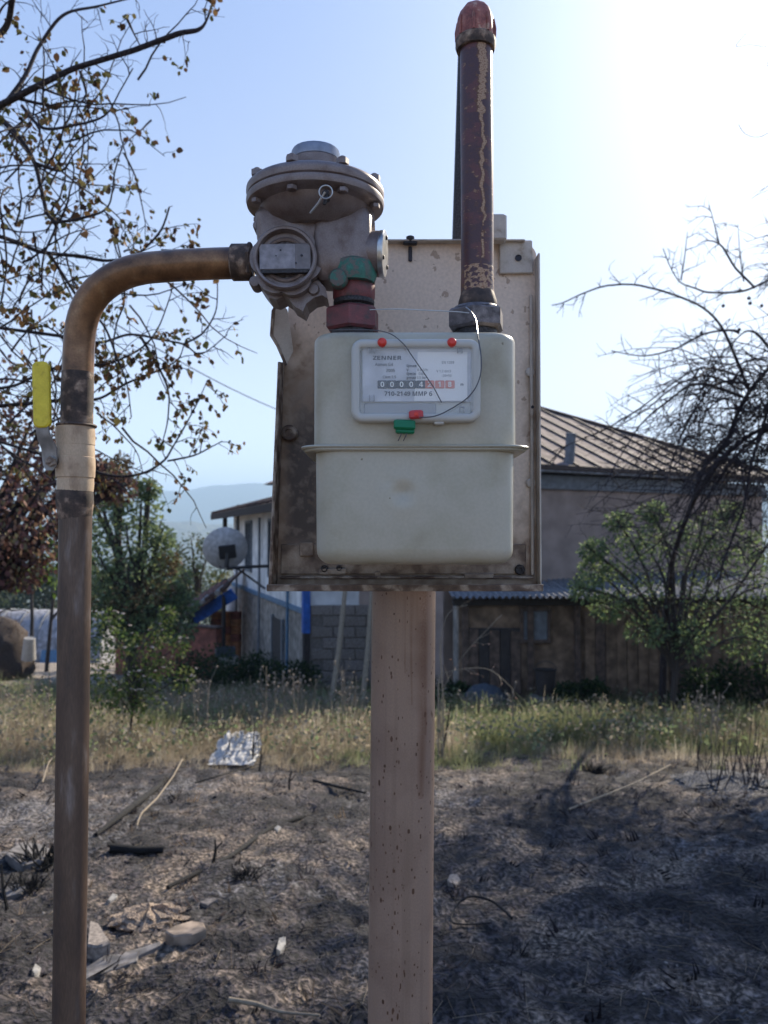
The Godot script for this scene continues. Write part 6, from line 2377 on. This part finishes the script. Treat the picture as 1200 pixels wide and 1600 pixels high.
# ---------------------------------------------------------------- grass, weeds and what grows low
func _plants() -> void:
	# tall grass between the burnt ground and the houses
	var tufts := [_tuft_mesh(18, 0.45, 0.016, false), _tuft_mesh(12, 0.35, 0.013, true), _tuft_mesh(20, 0.5, 0.028, false)]
	var pal := [[Color(0.42, 0.36, 0.27), Color(0.35, 0.29, 0.21), Color(0.56, 0.50, 0.40)], [Color(0.48, 0.41, 0.31), Color(0.38, 0.31, 0.23)], [Color(0.19, 0.225, 0.115), Color(0.25, 0.28, 0.15), Color(0.31, 0.315, 0.19)]]
	var xf := [[], [], []]
	var cc := [[], [], []]
	for k in 34000:
		var d := lerpf(7.0, 16.5, pow(rng.randf(), 1.25))
		var x := rf(-0.62, 0.62) * d
		var z := -d
		if d < edge_d(x) - 0.25 + rf(-0.35, 0.6) * (1.0 + n_mid.get_noise_2d(x * 0.6, 5.0)):
			if d < edge_d(x) - 1.3 or rng.randf() > 0.10:
				continue
		if x < -1.6 and d > 15.2:
			continue
		var green := n_big.get_noise_2d(x * 0.9 + 200.0, z * 0.9) + 0.10 * (d - 9.5) + (0.24 if x > 0.3 else -0.14)
		var kind := 2 if green + rf(-0.3, 0.3) > 0.12 else (1 if rng.randf() < 0.35 else 0)
		var h := (rf(0.12, 0.32) if rng.randf() < 0.88 else rf(0.32, 0.52)) * (0.85 + 0.35 * n_mid.get_noise_2d(x, z)) * (0.55 + 0.45 * smoothstep(0.0, 1.0, d - edge_d(x)))
		if d > 11.5 and x > 0.0:
			h *= 0.8
		var y := ground_y(x, z) - 0.02
		xf[kind].append(Transform3D(Basis(Vector3.UP, rf(0, TAU)).scaled(Vector3(h * rf(0.8, 1.3), h, h * rf(0.8, 1.3))), Vector3(x, y, z)))
		var c: Color = pal[kind][rng.randi() % pal[kind].size()]
		cc[kind].append(c * rf(0.7, 1.3))
	for kind in 3:
		many(["dry_grass", "seeding_grass", "green_grass"][kind], tufts[kind], mats.grass, xf[kind], cc[kind], self)
	# low broad leaves and withered litter mixed into the grass
	var wx := []
	var wc := []
	for k in 30000:
		var d := lerpf(7.4, 14.5, pow(rng.randf(), 1.3))
		var x := rf(-0.6, 0.6) * d
		if d < edge_d(x) - 0.1 + rf(-0.3, 0.3) or n_mid.get_noise_2d(x * 0.5 + 50.0, d * 0.5) < -0.12:
			continue
		var up := rf(0.03, 0.30)
		wx.append(Transform3D(_orient(Vector3(rf(-1, 1), rf(-0.2, 1), rf(-1, 1)).normalized(), 0.1, rf(0.03, 0.075)), Vector3(x, ground_y(x, -d) + up, -d)))
		wc.append([Color(0.16, 0.20, 0.10), Color(0.20, 0.23, 0.125), Color(0.34, 0.29, 0.22), Color(0.30, 0.255, 0.19), Color(0.24, 0.21, 0.15), Color(0.13, 0.16, 0.09)][rng.randi() % 6] * rf(0.8, 1.3))
	many("low_weeds", _leaf_mesh(0.45, 0.6, 0.3), mats.grass, wx, wc, self)
	# charred stubble and flakes of ash on the burnt ground
	var sx := []
	var sc := []
	for k in 5200:
		var d := lerpf(1.9, 8.0, pow(rng.randf(), 0.8))
		var x := rf(-0.62, 0.62) * d
		if d > edge_d(x) + 0.2:
			continue
		var y := ground_y(x, -d) - 0.004
		var h := rf(0.010, 0.032) if rng.randf() < 0.93 else rf(0.04, 0.10)
		sx.append(Transform3D(Basis.from_euler(Vector3(rf(-1.1, 1.1), rf(0, TAU), rf(-1.1, 1.1))) * Basis.from_scale(Vector3(h * 1.3, h, h)), Vector3(x, y, -d)))
		sc.append([Color(0.018, 0.016, 0.020), Color(0.035, 0.03, 0.036), Color(0.09, 0.075, 0.075), Color(0.16, 0.125, 0.10)][rng.randi() % (4 if x < 0.3 else 3)] * rf(0.7, 1.3))
	many("burnt_stubble", _tuft_mesh(7, 0.5, 0.10, false), mats.grass, sx, sc, self)
	var clod := MB.new()
	clod.lathe([Vector2(0.05, -0.4), Vector2(0.42, -0.22), Vector2(0.5, 0.05), Vector2(0.36, 0.3), Vector2(0.05, 0.42)], Vector3.ZERO, Vector3(0.2, 1, 0.1), 7, true, 25.0, 0.0, 3, 0.18)
	sx = []
	sc = []
	for k in 3200:
		var d := lerpf(1.9, 7.8, pow(rng.randf(), 0.9))
		var x := rf(-0.62, 0.62) * d
		var y := ground_y(x, -d)
		var h := rf(0.005, 0.017) if rng.randf() < 0.965 else rf(0.014, 0.024)
		var c := soil(x, -d) * rf(0.6, 1.5)
		if rng.randf() < 0.05:
			c = Color(0.40, 0.36, 0.33) * rf(0.7, 1.2)
			h *= 0.8
		sx.append(Transform3D(Basis.from_euler(Vector3(rf(-0.6, 0.6), rf(0, TAU), rf(-0.6, 0.6))) * Basis.from_scale(Vector3(h * rf(0.8, 1.8), h, h * rf(0.8, 1.6))), Vector3(x, y, -d)))
		sc.append(c)
	many("clods", clod.mesh(), mats.ground_bits, sx, sc, self)
	# burnt litter: thin straws lying flat
	var straw := MB.new()
	straw.tube([Vector3(-0.5, 0, 0), Vector3(0, 0.03, 0.03), Vector3(0.5, 0, 0)], [0.012, 0.014, 0.008], 4, false)
	sx = []
	sc = []
	for k in 6500:
		var d := lerpf(2.0, 8.0, pow(rng.randf(), 0.8))
		var x := rf(-0.62, 0.62) * d
		var h := rf(0.05, 0.2)
		sx.append(Transform3D(Basis.from_euler(Vector3(rf(-0.1, 0.1), rf(0, TAU), rf(-0.15, 0.15))) * Basis.from_scale(Vector3(h, 0.075, 0.075)), Vector3(x, ground_y(x, -d) + 0.006, -d)))
		sc.append([Color(0.02, 0.018, 0.02), Color(0.05, 0.04, 0.04), Color(0.20, 0.15, 0.11), Color(0.33, 0.27, 0.2)][rng.randi() % (4 if x < 0.2 or rng.randf() < 0.6 else 2)])  # fewer light straws to the right, standing in for tree shade
	many("litter", straw.mesh(), mats.grass, sx, sc, self)

	# flowering shrub beside the riser
	var foot := P(200, 1130, 8.6)
	foot.y = ground_y(foot.x, foot.z)
	var o := thing("flowering_shrub", "loose green shrub with pale flower heads just right of the riser", "shrub", foot)
	var c := []
	for q in [[175, 1060, 8.5, 0.22], [215, 1070, 8.6, 0.22], [185, 1010, 8.6, 0.2], [225, 1015, 8.7, 0.18], [250, 990, 8.7, 0.14], [170, 970, 8.6, 0.14], [235, 1050, 8.6, 0.16], [200, 1095, 8.5, 0.2], [262, 960, 8.7, 0.09], [255, 1040, 8.8, 0.16], [280, 1010, 8.9, 0.12], [285, 1060, 8.9, 0.16], [158, 1085, 8.5, 0.2], [230, 1100, 8.6, 0.2], [150, 1040, 8.5, 0.18]]:
		c.append([P(q[0], q[1], q[2]), Vector3.ONE * q[3]])
	_tree_frame(o, foot, c, 0.02, mats.bark_grey)
	_crown(o, c, 2300, Vector2(0.025, 0.06), [Color(0.05, 0.085, 0.025), Color(0.08, 0.12, 0.035), Color(0.12, 0.14, 0.05)], mats.leaf, _leaf_mesh(0.5, 0.5, 0.3))
	var fm := MB.new()
	for k in 6:
		var a := TAU * k / 6.0
		fm.tube([Vector3.ZERO, Vector3(cos(a) * 0.6, 0.45, sin(a) * 0.6), Vector3(cos(a), 0.4, sin(a))], [0.12, 0.28, 0.08], 5)
	var fmesh := fm.mesh()
	var pale := leafy(0.8, 0.6)
	pale.albedo_color = L(0.55, 0.47, 0.42)
	for k in 60:
		var q = c[rng.randi() % c.size()]
		var p: Vector3 = q[0] + Vector3(rng.randfn(), absf(rng.randfn()), rng.randfn() + 0.5).normalized() * (q[1] as Vector3).x * rf(0.8, 1.25)
		piece("flower_head", fmesh, pale, o, Transform3D(_orient(Vector3.UP, 0.0, rf(0.012, 0.024)), p))
	# dark bushes at the foot of the houses
	for q in [[300, 1075, 13.6, 0.55, "dark low bush at the foot of the red garden wall, nearer the riser"], [365, 1062, 14.6, 0.5, "dark low bush below the porch post"], [420, 1040, 14.8, 0.5, "dark bush against lower wall of white house, by its door"], [455, 1062, 13.9, 0.42, "dark bush by the blue corner post of the white house"], [700, 1030, 11.9, 0.30, "small dark bush at left end of the brown shed"], [1110, 1040, 10.9, 0.5, "dark bush under the green tree at right"], [1185, 1040, 10.9, 0.55, "dark bush at the right edge before the brown shed"], [905, 1062, 11.3, 0.32, "low dark bush along the shed wall left of the bare trunk"]]:
		var f := P(q[0], q[1], q[2])
		f.y = slope_y(f.x, f.z)
		var s := thing("bush", q[4], "bush", f)
		var cl := []
		for e in 6:
			var r: float = q[3] * rf(0.45, 0.7)
			cl.append([Vector3(f.x + rf(-1, 1) * q[3], f.y + q[3] * rf(0.4, 1.2), f.z + rf(-0.5, 0.5) * q[3]), Vector3(r, r * 0.8, r)])
		_tree_frame(s, f, cl, 0.03, mats.bark_grey)
		_crown(s, cl, 1700, Vector2(0.04, 0.085), [Color(0.03, 0.05, 0.022), Color(0.045, 0.07, 0.028), Color(0.025, 0.042, 0.025)], mats.leaf, _leaf_mesh(0.45, 0.5, 0.3))
	# dry seed-headed stalks in the grass
	var heads := mat(L(0.22, 0.175, 0.135), 0.9)
	var wd := 0
	var spots := []
	for k in 26:
		spots.append([rf(390, 575), rf(1040, 1085), rf(8.2, 10.5)])
	for k in 8:
		spots.append([rf(230, 390), rf(1060, 1095), rf(8.2, 9.6)])
	for k in 12:
		spots.append([rf(690, 1190), rf(1075, 1110), rf(8.0, 10.0)])
	for k in 10:
		spots.append([rf(-20, 90), rf(1050, 1110), rf(8.0, 11.0)])
	for q in spots:
		var top := P(q[0], q[1], q[2])
		var f := Vector3(top.x + rf(-0.05, 0.05), ground_y(top.x, top.z) - 0.03, top.z)
		var s := thing("dry_weed", "dry branching weed stalk with seed heads standing in the tall grass", "weed", f, "dry weed stalks in the grass")
		var b := MB.new()
		var st := _smooth_path([f, f.lerp(top, 0.5) + Vector3(rf(-0.03, 0.03), 0, rf(-0.03, 0.03)), top], 4.0)
		b.tube(st, [0.006, 0.005, 0.004, 0.003], 5)
		obj("stalk", b, mats.straw, s)
		for e in rng.randi_range(3, 6):
			b = MB.new()
			var p: Vector3 = f.lerp(top, rf(0.5, 0.95))
			var tip := p + Vector3(rf(-0.12, 0.12), rf(0.05, 0.16), rf(-0.1, 0.1))
			b.tube([p, p.lerp(tip, 0.6) - Vector3(0, 0.01, 0), tip], [0.003, 0.0025, 0.002], 4)
			b.lathe([Vector2(0.002, -0.012), Vector2(0.012, -0.004), Vector2(0.014, 0.008), Vector2(0.004, 0.018)], tip, (tip - p), 7)
			obj("seed_head", b, heads, s)
	# pale dry branching plant right of the post
	var dry := [["pale dry twig plant right of the steel post, rising before the shed roof", [[690, 1090], [720, 1030], [760, 985], [785, 960]]], ["arching dry stem right of the steel post", [[685, 1070], [700, 1050], [760, 1045], [800, 1075]]], ["upright pale dry stem close to the right side of the steel post", [[692, 1085], [688, 1010], [700, 960], [730, 945]]]]
	for q in dry:
		var pts := []
		for e in q[1]:
			pts.append(P(e[0], e[1], 7.6))
		var f: Vector3 = pts[0]
		pts.push_front(Vector3(f.x, ground_y(f.x, f.z), f.z))
		var s := thing("dry_plant", q[0], "dry plant", pts[0])
		pts = _smooth_path(pts, 4.0)
		var b := MB.new()
		b.tube(pts, [0.008, 0.007, 0.006, 0.005, 0.004, 0.0035, 0.003], 6)
		obj("stem", b, mats.straw, s)
		b = MB.new()
		_pick.clear()
		_twigs(b, pts.slice(pts.size() / 2), 0.0025, 0.12, 0.14, 0, -0.03, 0.25)
		obj("side_twigs", b, mats.straw, s).set_meta("kind", "stuff")
		var xf2 := []
		var c2 := []
		for e in _pick:
			xf2.append(Transform3D(_orient(e[1], 0.3, rf(0.015, 0.03)), e[0]))
			c2.append(Color(0.33, 0.2, 0.15) * rf(0.7, 1.3))
		many("dry_leaves", _leaf_mesh(0.5, 0.8, 0.4), mats.dry_leaf, xf2, c2, s)
	# dark scorched weeds at the right
	for k in 7:
		var u: float = [1118, 1140, 1160, 1182, 1198, 1100, 1172][k]
		var top := P(u, [1128, 1120, 1135, 1112, 1130, 1150, 1098][k], 6.4 + 0.2 * (k % 3))
		var f := Vector3(top.x, ground_y(top.x, top.z) - 0.02, top.z)
		var s := thing("scorched_weed", "dark scorched weed clump at right on the edge of the burnt ground", "weed", f, "scorched weeds at right")
		for e in 6:
			var b := MB.new()
			b.tube(_wander(f + Vector3(rf(-0.05, 0.05), 0, rf(-0.05, 0.05)), Vector3(rf(-0.3, 0.3), 1, rf(-0.3, 0.3)), (top.y - f.y) * rf(0.6, 1.0), 5, 0.12, 0.0), [0.005, 0.004, 0.003, 0.003, 0.002, 0.001], 5)
			obj("stem", b, mats.bark_dark, s)

# ---------------------------------------------------------------- what lies about on the burnt ground
func _debris() -> void:
	var lie := func(u: float, v: float) -> Vector3: return on_ground(u, v)
	# crumpled white plastic bag
	var c: Vector3 = P(365, 1160, 7.30)
	c.y = ground_y(c.x, c.z)
	var bn := fn(141, 3.0, 4)
	var rings := []
	var b := MB.new()
	var bs := fn(147, 2.0, 2)
	var nu := 34
	var nv := 20
	for side in 1:
		for j in nv + 1:
			for i in nu + 1:
				var fu := float(i) / nu - 0.5
				var fv := float(j) / nv
				var fold := absf(bs.get_noise_2d(fu * 1.0 + 3.0, fv * 0.6)) * 0.09 + 0.010 * bs.get_noise_2d(fu * 3.0, fv * 2.0 + 9.0)
				var ragged := 1.0 + 0.35 * bn.get_noise_1d(fu * 3.0 + 2.0) + 0.25 * fu
				var y := fv * 0.20 * ragged * (1.0 - pow(absf(fu) * 2.0, 6.0) * 0.6)
				var zz := fold * 0.5 - 0.46 * fv + 0.1
				y = y * 0.85 + fold * 0.3
				b.add(c + Vector3(fu * 0.40 + 0.04 * bn.get_noise_2d(fv * 2.0, fu * 2.0), y + 0.03, zz), Vector3.BACK)
	for side in 1:
		var o := side * (nu + 1) * (nv + 1)
		for j in nv:
			for i in nu:
				var q := o + j * (nu + 1) + i
				var nn := (b.v[q + nu + 1] - b.v[q]).cross(b.v[q + 1] - b.v[q]).normalized()
				if (nn.z < 0.0) == (side == 0):
					nn = -nn
				b.n[q] = nn
				b.tri(q, q + 1, q + nu + 2)
				b.tri(q, q + nu + 2, q + nu + 1)
	single("plastic_sheet", b, mats.bag_film, "crumpled white plastic sheet in the grass edge between riser and post", "plastic sheet", c)
	# flat things: polygons lying on the soil
	var sheets := [
		["cardboard", mats.cardboard, "tan curled cardboard piece on the burnt ground near the riser", [[258, 1470], [272, 1460], [300, 1455], [318, 1458], [322, 1470], [300, 1476], [270, 1478]], 0.035, "cardboard"],
		["board", mats.ash_board, "flat grey charred board lying by the foot of the riser", [[134, 1522], [160, 1505], [210, 1492], [250, 1478], [252, 1484], [216, 1500], [214, 1510], [150, 1530], [134, 1535]], 0.012, "board"],
		["bark_slab", mats.stone, "broken whitish slab leaning close to the right side of the riser", [[136, 1500], [140, 1462], [153, 1459], [163, 1482], [172, 1496], [160, 1500], [150, 1508]], 0.05, "slab"],
		["flagstone", mats.ash_board, "pale flat ash covered stone at left edge behind the riser", [[8, 1345], [30, 1325], [60, 1328], [84, 1336], [66, 1352], [36, 1362]], 0.03, "stone"],
		["paper_scrap", mats.paper_white, "small white paper scrap lying between the riser and the post", [[432, 1490], [436, 1474], [446, 1470], [447, 1482], [438, 1494]], 0.012, "paper"],
		["flat_stone", mats.stone, "small flat tan stone right of the steel post", [[699, 1382], [703, 1373], [714, 1373], [720, 1380], [712, 1388], [702, 1389]], 0.02, "stone"],
		["tin_lid", mats.ash_board, "grey flat scrap at the left edge, in front of the ash covered stone", [[2, 1395], [20, 1385], [40, 1390], [34, 1402], [8, 1406]], 0.01, "scrap"],
		["white_chip", mats.paper_white, "small white chip left of the riser near the bottom", [[50, 1524], [55, 1516], [64, 1517], [62, 1525], [54, 1529]], 0.012, "chip"],
		["white_chip", mats.paper_white, "small white chip on the ash right of the riser, above the tan mound", [[168, 1412], [176, 1404], [184, 1403], [182, 1410], [172, 1414]], 0.012, "chip"],
		["white_chip", mats.stone, "tan chip beside the tan mound between riser and post", [[312, 1416], [322, 1408], [338, 1409], [340, 1415], [324, 1419]], 0.012, "chip"],
		["white_chip", mats.paper_white, "tiny white chip in the char below the long pale stick", [[428, 1298], [434, 1292], [439, 1296], [434, 1302]], 0.01, "chip"],
	]
	for q in sheets:
		var mid := Vector3.ZERO
		var pts := []
		for e in q[3]:
			pts.append(lie.call(e[0], e[1]))
			mid += pts[pts.size() - 1]
		mid /= pts.size()
		var lo := PackedVector3Array()
		var hi := PackedVector3Array()
		var top := PackedVector3Array()
		for p in pts:
			var warp := Vector3(0, 0.35 * q[4] * n_mid.get_noise_2d(p.x * 3.0, p.z * 3.0), 0)
			lo.append(p - Vector3(0, 0.02, 0))
			hi.append(p + Vector3(0, q[4] * 0.85, 0) + warp)
			top.append(mid.lerp(p, 0.93) + Vector3(0, q[4], 0) + warp)
		b = MB.new()
		b.loft([lo, hi, top], true, 25.0)
		single(q[0], b, q[1], q[2], q[5], mid)
	# sticks and charred branches; the first two branches stand in for shadow streaks
	var sticks := [
		["pale dry stick lying across the burnt ground beside the dark log", mats.straw, 0.007, [[285, 1193, 0.03], [270, 1222, 0.04], [245, 1255, 0.03], [222, 1278, 0.03], [214, 1296, 0.02]], "stick"],
		["straight charred branch added for a shadow streak, from the grass edge down to the riser", mats.char, 0.022, [[286, 1198, 0.004], [245, 1235, 0.02], [200, 1272, 0.02], [150, 1312, 0.01]], "branch"],
		["long charred branch added for a shadow streak between riser and post", mats.char, 0.018, [[475, 1278, 0.005], [420, 1300, 0.012], [360, 1340, 0.006], [300, 1370, 0.005], [262, 1392, 0.01]], "branch"],
		["short black charred log right of the riser", mats.char, 0.030, [[172, 1334, 0.02], [215, 1337, 0.025], [255, 1336, 0.02]], "log"],
		["long thin pale stem lying on the burnt ground at right", mats.straw, 0.007, [[888, 1270, 0.02], [940, 1254, 0.04], [990, 1236, 0.05], [1048, 1206, 0.05]], "stick"],
		["thin pale stick near the lower edge left of the post", mats.straw, 0.008, [[358, 1574, 0.01], [400, 1582, 0.02], [440, 1590, 0.01], [500, 1594, 0.01]], "stick"],
		["black looped wire lying right of the steel post", mats.char, 0.006, [[800, 1440, 0.01], [770, 1424, 0.04], [735, 1419, 0.05], [712, 1428, 0.03], [706, 1444, 0.01], [730, 1450, 0.01], [768, 1452, 0.01]], "wire"],
		["dark twig lying on the grass edge above the straight added branch", mats.char, 0.009, [[305, 1228, 0.02], [350, 1216, 0.03], [395, 1202, 0.03], [425, 1192, 0.03]], "twig"],
		["thin dark branch running to the post's left side", mats.char, 0.012, [[490, 1226, 0.03], [530, 1240, 0.03], [572, 1246, 0.03]], "branch"],
		["curved bleached stem at the left edge of the grass", mats.straw, 0.008, [[88, 1190, 0.05], [76, 1208, 0.09], [66, 1232, 0.03]], "stick"],
	]
	for q in sticks:
		var pts := []
		for e in q[3]:
			pts.append(lie.call(e[0], e[1]) + Vector3(0, e[2], 0))
		pts = _smooth_path(pts, 3.0)
		b = MB.new()
		var rads := []
		for k in pts.size():
			rads.append(q[2] * (1.0 - 0.45 * k / pts.size()) * rf(0.88, 1.1))
		b.tube(pts, rads, 8)
		single("stick" if q[4] != "wire" else "wire_loop", b, q[1], q[0], q[4], pts[0])
	# upright charred stalks
	for q in [[395, 1200, 1132, "tall charred stalk standing at the grass edge right of the white bag"], [405, 1205, 1165, "short charred stalk beside the tall one by the white bag"], [333, 1345, 1312, "short forked charred stalk between riser and post"], [452, 1235, 1205, "small charred stalk left of the post"], [12, 1420, 1350, "thin bent wire stalk at the left edge"], [690, 1180, 1100, "dark dry stalk leaning just right of the steel post"]]:
		var f: Vector3 = lie.call(q[0], q[1])
		var t := P(q[0] + (14 if q[0] == 690 else (3 if q[0] > 100 else -10)), q[2], -f.z)
		b = MB.new()
		b.tube([f - Vector3(0, 0.02, 0), f.lerp(t, 0.5) + Vector3(rf(-0.012, 0.012), 0, 0), t], [0.009, 0.007, 0.004], 6)
		b.tube([f.lerp(t, 0.45), f.lerp(t, 0.7) + Vector3(0.04, 0.02, 0)], [0.005, 0.003], 5)
		single("charred_stalk", b, mats.char, q[3], "stalk", f)
	# charred tussocks
	var tus := MB.new()
	for k in 70:
		var an := rf(0, TAU)
		var p0 := Vector3(cos(an), 0, sin(an)) * 0.5 * sqrt(rng.randf())
		var w := _wander(p0 - Vector3(0, 0.1, 0), Vector3(p0.x * 1.2 + rf(-0.5, 0.5), 1, p0.z * 1.2 + rf(-0.5, 0.5)), rf(0.35, 1.0), 4, 0.3, 0.06)
		tus.tube(w, [0.035, 0.03, 0.025, 0.02, 0.01], 4, false)
	for q in [[70, 1350, 0.17, "black burnt grass tussock just left of the riser"], [45, 1388, 0.11, "smaller burnt tussock at left below the first tussock"], [930, 1208, 0.14, "burnt dark tussock at right near the grass edge"], [385, 1372, 0.09, "small burnt tussock beside the long added branch"]]:
		var f: Vector3 = lie.call(q[0], q[1])
		var tb := MB.new()
		for i in tus.v.size():
			tb.add(f + Basis(Vector3.UP, q[0]) * tus.v[i] * q[2], Basis(Vector3.UP, q[0]) * tus.n[i])
		tb.idx = tus.idx.duplicate()
		single("burnt_tussock", tb, mats.char, q[3], "grass tussock", f)
	# mounds
	for q in [[235, 1432, 0.15, 0.05, mats.straw_ash, "straw_mound", "mound of tan unburnt straw between riser and cardboard", "straw"], [1140, 1225, 0.42, 0.06, mats.ash_pile, "ash_pile", "pale grey ash pile at the right edge", "ash"]]:
		var f: Vector3 = lie.call(q[0], q[1])
		rings = []
		for i in 9:
			var g := i / 8.0
			var ring := PackedVector3Array()
			for k in 40:
				var a := TAU * k / 40.0
				var wob := 1.0 + 0.5 * bn.get_noise_3d(cos(a) * 0.8 + f.x, g * 1.2 + f.z, sin(a) * 0.8) + (0.12 * bn.get_noise_3d(cos(a) * 2.0 + f.x, g * 2.0, sin(a) * 2.0))
				var rr: float = q[2] * sqrt(maxf(1.0 - g * g, 0.0004)) * wob
				ring.append(f + Vector3(cos(a) * rr, -0.02 + g * q[3] * (1.0 + 0.5 * bn.get_noise_2d(cos(a) * 3.0 + f.x, sin(a) * 3.0)), sin(a) * rr * 0.75))
			rings.append(ring)
		b = MB.new()
		b.loft(rings, true, 25.0)
		single(q[5], b, q[4], q[6], q[7], f)
